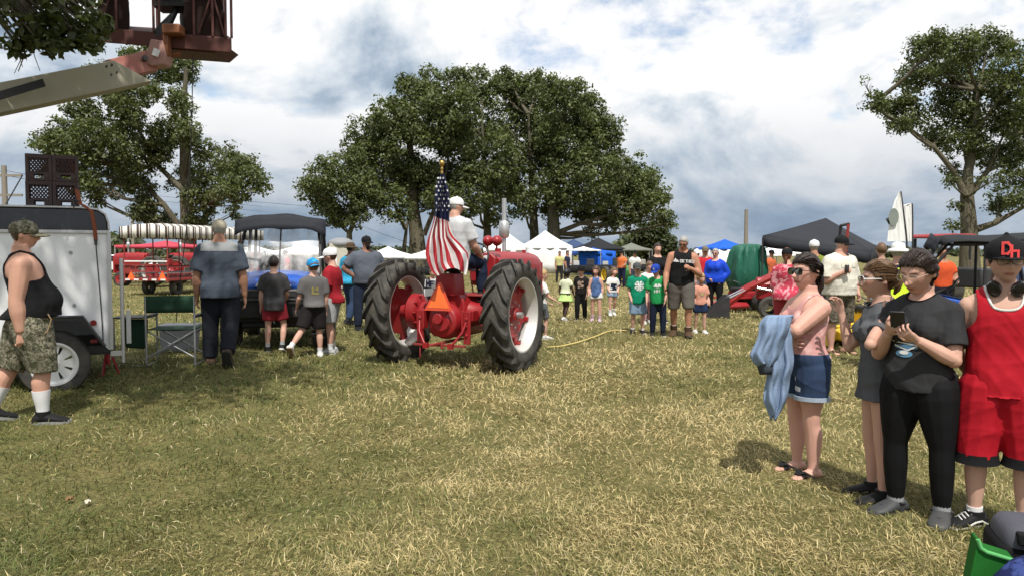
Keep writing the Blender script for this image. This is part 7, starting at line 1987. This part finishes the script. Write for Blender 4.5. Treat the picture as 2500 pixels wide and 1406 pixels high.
# tractor driver
q = trl(.02, -.10, 0)
p = Person('tractor driver in pale grey t-shirt, jeans and white cap seated on the tractor', q, 156, 1.84, k=1.16, belly=.35, skin=(.46, .27, .20), vox=.010, seed=12, seat=1.49, arm=1.1,
           pose=dict(thL=(.22, -1, -.12), shL=(.05, .05, -1), thR=(-.30, -1, -.10), shR=(-.06, .10, -1), uaR=(-.30, -.28, -1), faR=(.02, -.75, -.50), uaL=(.25, -.35, -1), faL=(-.1, -.85, .15), lean=6, yaw=-28, pitch=4, twist=-6, ftL=0, ftR=-10))
p.top(cloth('pale grey jersey', (.46, .47, .48), .85, fold=.7), sleeve=.72, hem=.565, loose=.026, wr=.016, name='t_shirt'); p.bottom(DENIM_D, 1.95, .020, 'jeans', .66, .010); p.shoes(SHOE_K, SOLE_K, .012, .03, name='boot'); p.cap(CAPW); p.hair(H_GY, .18, -.30, .025); p.glasses(GLASS_D, FR_K, .11, .07, name='sunglasses')

# children and helpers walking towards the camera
def kid(label, px, Y, face, H, top_m, bot_m, length, hair_m, shoe, pose=None, skin=FAIR, seed=20, sleeve=.7, hem=.57, fem=False, vox=.014, loose=.018, bl=.016, sock=None, back=-.3, hthick=.05, long=None, k=.98, tank=None):
    rk = random.Random(seed * 7 + 1); u = rk.uniform; st = rk.choice((1, -1)) * u(.05, .22)
    q = dict(thL=(.06, -st, -1), shL=(.01, .04 + max(0, -st) * 1.6, -1), thR=(-.06, st, -1), shR=(-.01, .04 + max(0, st) * 1.6, -1), fpL=-70 * max(0, -st), fpR=-70 * max(0, st), yaw=u(-28, 28), pitch=u(-4, 14), roll=u(-6, 6), tilt=u(-3, 3), lean=u(-3, 5),
             uaL=(u(.12, .30), st * 1.2, -1), faL=(u(-.30, .1), -u(.15, .8), -u(.6, 1)), uaR=(-u(.12, .30), -st * 1.2, -1), faR=(u(-.1, .30), -u(.15, .8), -u(.6, 1)), twist=st * 40)
    q.update(pose or {})
    p = P_(label, px, Y, face + u(-14, 14), H, k=k, skin=skin, vox=vox, seed=seed, fem=fem, pose=q)
    o = p.top(top_m, sleeve=0 if tank else sleeve, hem=hem, loose=loose, wr=.008, name='t_shirt', vox=.011, tank=tank)
    if bot_m is not None: p.bottom(bot_m, length, bl, 'trousers' if length > 1.4 else 'shorts', .65, .005, .006 if length < 1.4 else 0, vox=.011)
    if sock is not None: p.socks(sock[0], sock[1], .006)
    if shoe is not None: p.shoes(shoe, SOLE_W if shoe is not SHOE_B else SOLE_K, .010)
    if hair_m is not None: p.hair(hair_m, .24, back, hthick, long=long)
    return p, o
LONG = [(.25, .38, .44, .02), (.0, .40, .44, .04), (-.3, .40, .40, .06), (-.6, .36, .34, .08), (-.85, .28, .26, .10)]
CREAM = cloth('white jersey', (.66, .65, .62), .85)
kid('small child in pale grey shirt beyond the tractor drawbar', 1056, 17.0, 20, 1.22, cloth('pale grey print', (.42, .42, .44), .85), cloth('khaki shorts', (.22, .17, .10), .85), .9, H_LB, SHOE_W, seed=21)
kid('blond child in white t-shirt just past the right tractor wheel', 1322, 13.9, 100, 1.27, CREAM, cloth('grey shorts', (.09, .10, .11), .85), .9, H_BL, SHOE_W, dict(uaR=(-.2, -.5, -1), faR=(-.1, -.9, -.5), yaw=0, twist=0), seed=22)
p, o = kid('girl in white top and lime green tutu skirt', 1381, 17.0, 150, 1.15, cloth('pale lime bodice', (.58, .62, .44), .85), None, 0, H_BK, SHOE_W, WALK_A, BROWN, 23, fem=True, hem=.62, hthick=.09, sleeve=.5)
p.skirt(cloth('lime tulle', (.42, .58, .20), .9, fold=1.2, fold_scale=20), .66, .44, .10, .20, 'tutu', .02)
p, o = kid('boy all in black with a dark brimmed hat', 1418, 17.1, 0, 1.22, cloth('black print jersey', (.016, .014, .014), .85), BLK, 1.97, H_DK, SHOE_K, None, FAIR, 24)
p.decal([disc(-.1, .1, .25, 10), disc(.2, -.2, .2, 8), disc(-.15, -.35, .14, 8), disc(.25, .25, .12, 8)], o, cloth('tan ink', (.34, .24, .19), .8), .80, 0, .20); p.widehat(CAPK, .52, hi=.6)
p, o = kid('girl in blue denim tunic with long brown hair', 1455, 16.9, -8, 1.22, cloth('bleached blue denim', (.085, .145, .30), .85, c2=(.05, .09, .20), pat='blotch'), cloth('white shorts', (.60, .61, .60), .85), .42, H_BR, None, dict(thL=(.06, -.1, -1), thR=(-.06, .05, -1), yaw=-14), PINK, 25, fem=True, hem=.52, tank=.085, back=-.38, hthick=.06, long=LONG)
p.shoes(cloth('mauve boot', (.42, .30, .36), .7), SOLE_W, .010, .07, name='boot')
p, o = kid('girl in white t-shirt, dark overall shorts and white boots', 1495, 18.6, 10, 1.16, CREAM, DENIM_L, .45, H_LB, None, WALK_B, PINK, 26, fem=True, back=-.38, long=LONG[:4])
p.shoes(SHOE_W, SOLE_W, .012, .08, name='boot'); p.decal([[(-.5, -.6), (.5, -.6), (.45, .2), (-.45, .2)]], o, DENIM_D, .76, 0, .16, zscale=1.3)
G1, G2 = cloth('emerald jersey', (.006, .19, .105), .85), cloth('kelly green jersey', (.018, .25, .075), .85)
p, o = kid('boy in emerald t-shirt with white clover emblem and grey cap', 1557, 14.6, 8, 1.35, G1, DENIM_L, .98, H_DK, SHOE_K, dict(thL=(.06, -.12, -1), shL=(0, .05, -1), thR=(-.06, .05, -1), shR=(0, .22, -1), uaR=(-.14, 0, -1)), FAIR, 27, hem=.49, loose=.028, sock=(SOCK_W, .15), bl=.022)
cl = []
for a in (45, 135, 225, 315):
    for d in (-16, 16): cl.append(disc(.27 * math.cos(R(a + d)), .27 * math.sin(R(a + d)), .115, 10))
    cl.append([(0.06 * math.cos(R(a + 90)), .06 * math.sin(R(a + 90))), (.30 * math.cos(R(a + 22)), .30 * math.sin(R(a + 22))), (.30 * math.cos(R(a - 22)), .30 * math.sin(R(a - 22))), (.06 * math.cos(R(a - 90)), .06 * math.sin(R(a - 90)))])
cl.append([(-.02, -.1), (.02, -.1), (.05, -.44), (.01, -.44)])
pr = p.decal(cl, o, INK_W, .79, 0, .25); hs = []
for a in (45, 135, 225, 315): hs += text_polys('H', .27 * math.cos(R(a)) - .05, .27 * math.sin(R(a)) - .06, .10, .12, .03)
p.decal(hs, o, G1, .79, 0, .25, .007); p.cap(CAPG)
p, o = kid('boy in bright green t-shirt and royal blue cap held by the shoulder', 1606, 14.3, -6, 1.34, G2, DENIM_D, 1.97, H_LB, SHOE_K, dict(thL=(.08, -.04, -1), thR=(-.08, .04, -1), uaL=(.2, -.1, -1), faL=(-.2, -.5, -.8), lean=4, pitch=10, tilt=-4), FAIR, 28, hem=.53, loose=.028)
p.decal(cl[:6] + text_polys('HH', -.3, -.45, .2, .25, .06), o, INK_W, .80, -.01, .20); cp = p.cap(CAPB); on_cap(p, text_polys('A', -.25, -.3, .5, .6, .12), .28, .26, INK_W, cp, 1.0)
p = P_('tall grey-haired man in black sleeveless shirt and dark sunglasses walking with the children', 1662, 14.15, -14, 1.86, k=1.12, skin=(.40, .205, .13), vox=.011, seed=29, arm=1.15, pose=dict(thL=(.08, -.20, -1), shL=(0, .06, -1), thR=(-.08, .10, -1), shR=(0, .34, -1), fpR=-16, uaL=(.34, -.05, -1), faL=(-.62, -.75, .42), uaR=(-.30, -.15, -1), faR=(-.05, -.50, -1), pitch=20, yaw=-10, tilt=3, lean=4, cuL=.9))
o = p.top(BLK, sleeve=0, tank=.102, hem=.575, loose=.022, wr=.011, name='sleeveless_shirt')
p.decal([[(-.62, -.05), (-.30, -.05), (-.46, .20)], [(-.42, -.05), (-.22, -.05), (-.32, .12)]] + text_polys('OK', -.14, -.05, .12, .16, .045) + text_polys('TIRES', .22, -.05, .09, .16, .04), o, INK_W, .845, 0, .27)
p.bottom(cloth('grey brown shorts', (.105, .095, .085), .85), 1.02, .034, 'cargo_shorts', .66, .009, .014); p.socks(SOCK_W, .22, .006); p.shoes(SHOE_B, SOLE_K, .014, .045, .03, 'boot'); p.hair(H_GY, .27, -.25, .04); p.glasses(GLASS_D, FR_K, .12, .075, name='sunglasses')
DM = p
p = P_('smiling dark-haired woman in black t-shirt behind the green shirted boys', 1604, 16.6, 6, 1.70, fem=True, k=1.0, skin=FAIR, vox=.015, seed=30, pose=WALK_A)
p.top(BLK, sleeve=.6, hem=.58, name='t_shirt'); p.bottom(DENIM_D, 1.97, .012, 'jeans'); p.shoes(SHOE_K, SOLE_W); p.hair(H_DK, .25, -.28, .05, tail=[(0, .35, .25, .12), (0, .5, .2, .1), (0, .52, .0, .05)])
kid('child in white t-shirt half hidden between the green shirts', 1581, 16.2, 4, 1.33, CREAM, cloth('pink leggings', (.45, .24, .26), .85), 1.97, H_LB, SHOE_W, WALK_B, PINK, 31, fem=True)
p, o = kid('little blond girl in coral t-shirt and navy shorts', 1709, 14.7, 2, 1.17, cloth('coral jersey', (.62, .30, .22), .85), cloth('navy shorts', (.018, .030, .075), .85), .66, H_BL, SHOE_W, dict(thL=(.05, -.12, -1), thR=(-.05, .06, -1), shR=(0, .25, -1), pitch=10), FAIR, 32, fem=True, hthick=.07)
p.decal([disc(0, 0, .28, 12, .22)], o, cloth('grey ink', (.36, .30, .26), .8), .78, 0, .16); p.decal([disc(0, .02, .16, 10, .1)], o, cloth('yellow ink', (.6, .48, .12), .8), .78, 0, .16, .007)
# onlookers
p = P_('man in red t-shirt and khaki cap behind the woman in blue', 1720, 21.0, -14, 1.76, k=1.2, belly=.4, skin=(.42, .24, .17), vox=.018, seed=33)
p.top(cloth('scarlet jersey', (.42, .02, .03), .85), name='t_shirt', hem=.57); p.bottom(DENIM_L, 1.97, .018, 'jeans'); p.shoes(SHOE_K, SOLE_K); p.cap(cloth('khaki cap', (.16, .13, .09), .8))
p = P_('man in white cap standing beyond the red shirt', 1700, 23.0, 10, 1.72, k=1.1, skin=TAN, vox=.02, seed=34)
p.top(cloth('olive shirt', (.10, .11, .06), .85), name='shirt'); p.bottom(DENIM_L, 1.97, .018, 'jeans'); p.shoes(SHOE_K, SOLE_K); p.cap(CAPW)
p = P_('grey-haired woman in bright blue jacket with hands at her waist', 1745, 19.5, -28, 1.66, fem=True, k=1.15, skin=PINK, vox=.016, seed=35, pose=dict(uaL=(.45, .35, -.9), faL=(-.3, -.5, -.6), uaR=(-.2, .0, -1), faR=(.45, -.6, -.4)))
p.top(cloth('cobalt windbreaker', (.012, .055, .48), .5, fold=.9), 1.9, hem=.55, loose=.045, wr=.02, name='jacket'); p.bottom(BLK, 1.97, .016, 'trousers'); p.shoes(SHOE_K, SOLE_K, .012); p.hair(H_GY, .25, -.3, .06); p.glasses(GLASS_D, FR_K, name='sunglasses')
p = P_('auburn-haired woman in raspberry print shirt and black visor cap', 1918, 13.4, 150, 1.66, fem=True, k=1.16, skin=PINK, vox=.014, seed=36, pose=dict(uaR=(-.2, -.3, -1), faR=(.1, -.8, -.2)))
p.top(cloth('raspberry print', (.46, .05, .085), .85, c2=(.66, .30, .33), pat='blotch'), sleeve=1.2, hem=.53, loose=.03, name='shirt', wr=.014); p.bottom(cloth('red trousers', (.30, .04, .05), .85), 1.97, .02, 'trousers'); p.shoes(SHOE_K, SOLE_K); p.cap(CAPK); p.hair(H_RD, .2, -.40, .06, tail=[(0, .36, -.1, .14), (0, .42, -.4, .12), (0, .36, -.7, .06)])
p = P_('man in cream fishing shirt, black cap and patterned shorts holding a drink', 2048, 12.2, 22, 1.87, k=1.22, belly=.35, skin=(.50, .29, .22), vox=.011, seed=37, arm=1.12, pose=dict(uaR=(-.26, -.02, -1), faR=(.42, -.78, .50), uaL=(.40, .10, -1), faL=(-.20, -.50, -.70), yaw=24, pitch=5, thL=(.10, 0, -1), thR=(-.10, 0, -1), cuR=.8, cuL=.8, pnR=(.7, .3, 0)))
o = p.top(cloth('cream cotton', (.62, .59, .51), .85, fold=1.0, c2=(.585, .555, .475), pat='blotch'), sleeve=.85, hem=.565, loose=.036, wr=.018, name='shirt')
p.decal([[(-.55, -.05), (-.2, -.05), (-.2, .2), (-.55, .2)], [(.2, -.05), (.55, -.05), (.55, .2), (.2, .2)]], o, cloth('cream cotton pocket', (.60, .57, .48), .85), .84, 0, .26, .008, name='pocket')
p.bottom(cloth('patterned khaki', (.10, .09, .065), .85, c2=((.05, .045, .032), (.20, .18, .14), (.14, .125, .09)), pat='camo'), 1.04, .032, 'shorts', .66, .008, .012); p.flipflops(SHOE_B); p.cap(CAPK); p.hair(H_GY, .2, -.28, .02); p.glasses(GLASS_D, FR_K, name='sunglasses')
CM = p
p = P_('man in white cap and olive shirt seen from behind near the charcoal canopy', 1984, 14.6, 170, 1.80, k=1.1, skin=TAN, vox=.016, seed=38)
p.top(cloth('olive lime shirt', (.16, .19, .03), .85), name='shirt'); p.bottom(DENIM_D, 1.97, .018, 'jeans'); p.shoes(SHOE_K, SOLE_K); p.cap(CAPW); p.hair(H_GY, .18, -.30, .02)
p = P_('person in white bucket hat and neon yellow vest facing away', 2186, 10.3, 160, 1.76, k=1.12, skin=FAIR, vox=.012, seed=39, pose=dict(uaR=(-.45, -.5, -.6), faR=(.5, -.6, .5), uaL=(.2, -.1, -1)))
o = p.top(cloth('navy jersey', (.014, .018, .034), .85), sleeve=.75, hem=.57, loose=.022, name='t_shirt'); p.bottom(DENIM_D, 1.97, .018, 'jeans'); p.shoes(SHOE_K, SOLE_K); p.hair(H_GY, .18, -.36, .03); p.widehat(cloth('white cotton hat', (.68, .68, .67), .85), .66, 'bucket_hat', .56, .13)
p.top(cloth('neon yellow mesh', (.62, .85, .05), .7), sleeve=0, tank=.10, hem=.58, loose=.034, name='safety_vest', scoop=(.075, .88, .93))
p = P_('small brown-haired child in navy shirt lifted up beside the bucket hat', 2146, 10.8, 165, 1.02, dz=.86, k=1.0, skin=FAIR, vox=.013, seed=40, pose=dict(thL=(.3, -.8, -.4), thR=(-.3, -.8, -.4), shL=(0, .1, -1), shR=(0, .1, -1)))
p.top(cloth('navy print jersey', (.022, .028, .055), .85), name='t_shirt'); p.bottom(DENIM_D, 1.2, .014, 'shorts'); p.shoes(SHOE_K, SOLE_W); p.hair(H_LB, .24, -.22, .04)
# far visitors
for px, Y, c, b, lab, hat in ((1518, 36, (.62, .16, .05), (.015, .02, .05), 'far visitor in orange shirt standing by the green tractors', True), (1366, 42, (.50, .48, .22), (.03, .03, .03), 'far visitor in pale yellow shirt beside the white tent', False),
                              (1549, 34, (.60, .60, .60), (.05, .06, .09), 'far visitor in white shirt near the grey canopy', True), (1384, 41, (.02, .025, .05), (.02, .02, .03), 'far visitor in navy next to the pale yellow shirt', False),
                              (1880, 27, (.50, .12, .05), (.04, .04, .05), 'far visitor in rust shirt beyond the loader', True), (2296, 15.2, (.60, .09, .03), (.02, .02, .03), 'person in orange shirt sitting under the black roof', False),
                              (700, 30, (.45, .03, .05), (.03, .03, .06), 'far visitor in red seen through the clear windscreen', True), (2462, 13.5, (.12, .16, .24), (.02, .02, .03), 'person in blue behind the boy in red', True)):
    p = P_(lab, px, Y, random.Random(px).uniform(-70, 70), 1.72, k=1.08, skin=TAN, vox=.024, seed=px, pose=dict(yaw=random.Random(px + 1).uniform(-40, 40), uaL=(.3, -.2, -1), faL=(-.4, -.8, -.2), thR=(-.12, .08, -1), lean=3))
    p.top(cloth('shirt of ' + lab, c, .85), name='shirt', vox=.02); p.bottom(cloth('trousers of ' + lab, b, .85), 1.97, .016, 'trousers', vox=.02); p.shoes(SHOE_K, SOLE_K)
    if hat: p.cap(CAPK)
    else: p.hair(H_DK, .24, -.3, .04)
# ------------------------------------------------------------------ small things held and lying about
def sweater():
    """blue knit hanging over the folded arms"""
    M = PW.root.matrix_basis; a = M @ PW.J['elbL']; b = M @ PW.J['wriL']; c = M @ PW.J['wriR']
    r = empty('sweater', a + V((-.10, -.1, -.5))); base = r.location.copy(); tag(r, 'pale blue knitted sweater draped over the folded arms', 'sweater'); inv = Matrix.Translation(-base)
    KN = cloth('pale blue knit', (.205, .28, .41), .95, weave=1.6, fold=.6, fold_scale=7); Y = a.y - .03
    def sheet(rows, name, yo, fold):
        m = MB(); g = []; ys = [q[0] for q in rows]; N = 34
        for i in range(N + 1):
            py = ys[0] + (ys[-1] - ys[0]) * i / N; t = i / N
            if ys[1] < ys[0]: f_ = np.interp(t, np.linspace(0, 1, len(rows)), range(len(rows)))
            else: f_ = np.interp(py, ys, range(len(rows)))
            py, xl, xr, bulge = (float(np.interp(f_, range(len(rows)), [q[j] for q in rows])) for j in range(4))
            row = []
            for k in range(31):
                u = k / 30; am = min(1, t * 3)
                fo = math.sin(u * 11 + t * 2.2 + .8 * math.sin(t * 5)) + .55 * math.sin(u * 23 - t * 4 + 1) + .4 * math.sin(t * 19 + u * 6) * math.sin(u * 5)
                row.append(at(xl + (xr - xl) * u + 3.0 * math.sin(t * 14 + u * 3) * am, py + 7 * math.sin(u * 7 + 2) * (t > .85) * (t - .85) * 6, Y + yo - bulge * math.sin(math.pi * u) + fold * fo * am))
            g.append(row)
        m.grid(g); o = m.build(name, KN, r, 80, solid=.012, M=inv); return o
    sheet([(778, 1895, 1932, -.16), (770, 1880, 1938, -.04), (772, 1868, 1932, .04), (790, 1856, 1926, .07), (815, 1850, 1922, .08), (840, 1842, 1914, .08), (865, 1834, 1900, .07), (885, 1842, 1888, .06), (893, 1856, 1880, .05)], 'body_panel', -.02, .016)
    sheet([(800, 1900, 1934, .03), (830, 1888, 1934, .05), (860, 1880, 1934, .06), (900, 1872, 1934, .06), (940, 1866, 1928, .05), (980, 1868, 1914, .05), (1010, 1878, 1902, .04), (1020, 1880, 1896, .03)], 'hanging_sleeve', .03, .020)
    m = MB(); m.tube([at(1862, 880, Y), at(1868, 900, Y - .02), at(1888, 903, Y)], [.05, .055, .03], 10); m.build('lining', cloth('dark lining', (.05, .06, .075), .9), r, 80, M=inv)
sweater()
def phone():
    M = PG.root.matrix_basis; L, R_ = M @ PG.J['wriL'], M @ PG.J['wriR']; d = ((M @ PG.J['wriL']) - (M @ PG.J['elbL'])).normalized() + ((M @ PG.J['wriR']) - (M @ PG.J['elbR'])).normalized(); d.normalize()
    c = L.lerp(R_, .5) + d * .085 + V((0, 0, .035)); r = empty('phone', c, R(-32)); tag(r, 'black smartphone held in both hands by the girl in leggings', 'phone')
    rot = Euler((R(-52), 0, R(0))).to_matrix()
    m = MB(); m.box((0, 0, 0), (.078, .16, .010), rot); m.build('case', BLACK, r, 30, bev=.004)
    m = MB(); m.box(rot @ V((0, 0, .0062)), (.070, .150, .001), rot); m.build('screen', paint('dark screen glass', (.01, .012, .018), .08, dirt=0), r, 0)
    m = MB(); 
    for x, y in ((-.018, .055), (-.018, .035)): m.cyl(rot @ V((x, y, -.005)), rot @ V((x, y, -.009)), .008, 12)
    m.build('camera_lens', GLASS_D, r, 40)
phone()
def can():
    c = CM.root.matrix_basis @ (CM.J['wriR'] + (CM.J['wriR'] - CM.J['elbR']).normalized() * .09); r = empty('drink_can', c); tag(r, 'dark drink can in the hand of the man in cream', 'drink')
    m = MB(); m.lathe([(.0, -.06), (.028, -.06), (.033, -.052), (.033, .05), (.026, .062), (0, .060)], (0, 0, .02), 'Z', 18); m.build('can_body', paint('dark can', (.05, .04, .04), .3, .3), r, 50)
can()
def bag():
    """green and black bag, and a blue and yellow one, in the near corner"""
    p = V(((2470 - 1250) / F_PX * 3.0, 3.0, 0)); r = empty('travel_bag', p, R(-18)); tag(r, 'green bag with grey padded lid standing in the near corner', 'bag')
    GB = cloth('grass green fabric', (.014, .115, .018), .7, fold=.4); PB = cloth('pale green piping', (.10, .36, .12), .7, fold=.1); GL = cloth('grey padded lid', (.075, .075, .092), .7, fold=.5)
    m = MB(); m.prism([(-.20, 0), (-.03, 0), (.0, .455), (-.10, .48), (-.115, .515), (-.125, .515)], -.15, -.05, 'XZ'); m.build('front_pocket', GB, r, 30, bev=.012)
    m = MB(); m.tube([(-.125, -.152, .52), (-.115, -.153, .488), (-.095, -.154, .475), (.005, -.154, .452)], .008, 8); m.build('piping', PB, r, 60)
    m = MB(); m.prism([(-.03, 0), (.30, 0), (.30, .465), (-.02, .475)], -.05, .24, 'XZ'); m.build('main_compartment', BLK, r, 30, bev=.03)
    m = MB(); rings = []
    for z, k in ((.465, 1.0), (.48, 1.0), (.51, .95), (.532, .84), (.54, .60)): rings.append([V((.14 + .145 * k * math.copysign(abs(math.cos(t)) ** .38, math.cos(t)), .09 + .15 * k * math.copysign(abs(math.sin(t)) ** .38, math.sin(t)), z)) for t in [2 * math.pi * i / 28 for i in range(28)]])
    m.rings(rings); m.build('lid', GL, r, 70)
    m = MB(); m.prism([(.03, .485), (.09, .485), (.09, .53), (.03, .53)], -.075, -.03, 'XZ'); m.build('zip_pouch', BLK, r, 30, bev=.006)
    m = MB(); m.prism([(.10, .465), (.26, .465), (.26, .56), (.23, .57), (.115, .56), (.10, .545)], -.08, -.03, 'XZ'); m.build('pocket_flap', cloth('slate pad', (.035, .04, .045), .6, fold=.2), r, 30, bev=.02)
    m = MB(); m.cyl((-.075, -.152, .36), (-.075, -.160, .36), .013, 18); m.build('press_stud', paint('pale plastic stud', (.55, .55, .57), .35), r, 50)
    p = V(((2580 - 1250) / F_PX * 2.75, 2.75, .02)); r = empty('tote_bag', p, R(-8)); tag(r, 'navy blue bag with broad yellow strap at the corner edge', 'bag')
    m = MB(); rings = []
    for z, k in ((0, .8), (.1, 1.0), (.25, 1.0), (.38, .85), (.46, .55), (.50, .2)): rings.append([V((.22 * k * math.cos(t), .14 * k * math.sin(t), z)) for t in [2 * math.pi * i / 28 for i in range(28)]])
    m.rings(rings); m.build('bag_body', cloth('navy patterned cloth', (.012, .018, .075), .7, fold=.8, c2=(.04, .06, .20), pat='blotch'), r, 70)
    m = MB(); m.tube([(-.20, -.10, .02), (-.17, -.13, .20), (-.10, -.13, .36), (.0, -.10, .48), (.06, 0, .53), (.1, .1, .48)], .030, 10, (1.4, .5)); m.build('strap', cloth('mustard strap', (.46, .30, .06), .7, fold=.5), r, 60)
bag()
# scraps of litter in the grass
for px, py, Y, c, lab, sz in ((215, 1266, 4.75, (.62, .57, .46), 'torn scrap of pale paper lying in the grass', .022), (170, 1252, 4.8, (.20, .12, .06), 'dry brown leaf beside the pale paper scrap', .022)):
    x = at(px, py, Y).x; o_ = MB(); g = []
    for i in range(4): g.append([V((sz * (j - 1.5) * .6, sz * (i - 1.5) * .5, .035 + .012 * math.sin(i * 2 + j * 1.7))) for j in range(5)])
    o_.grid(g); ob = o_.build('paper_scrap' if c[0] > .5 else 'dry_leaf', cloth(lab, c, .9), None, 60, solid=.002); ob.location = (x, Y, terr(x, Y)); ob.rotation_euler = (0, 0, px * .01); tag(ob, lab, 'litter')
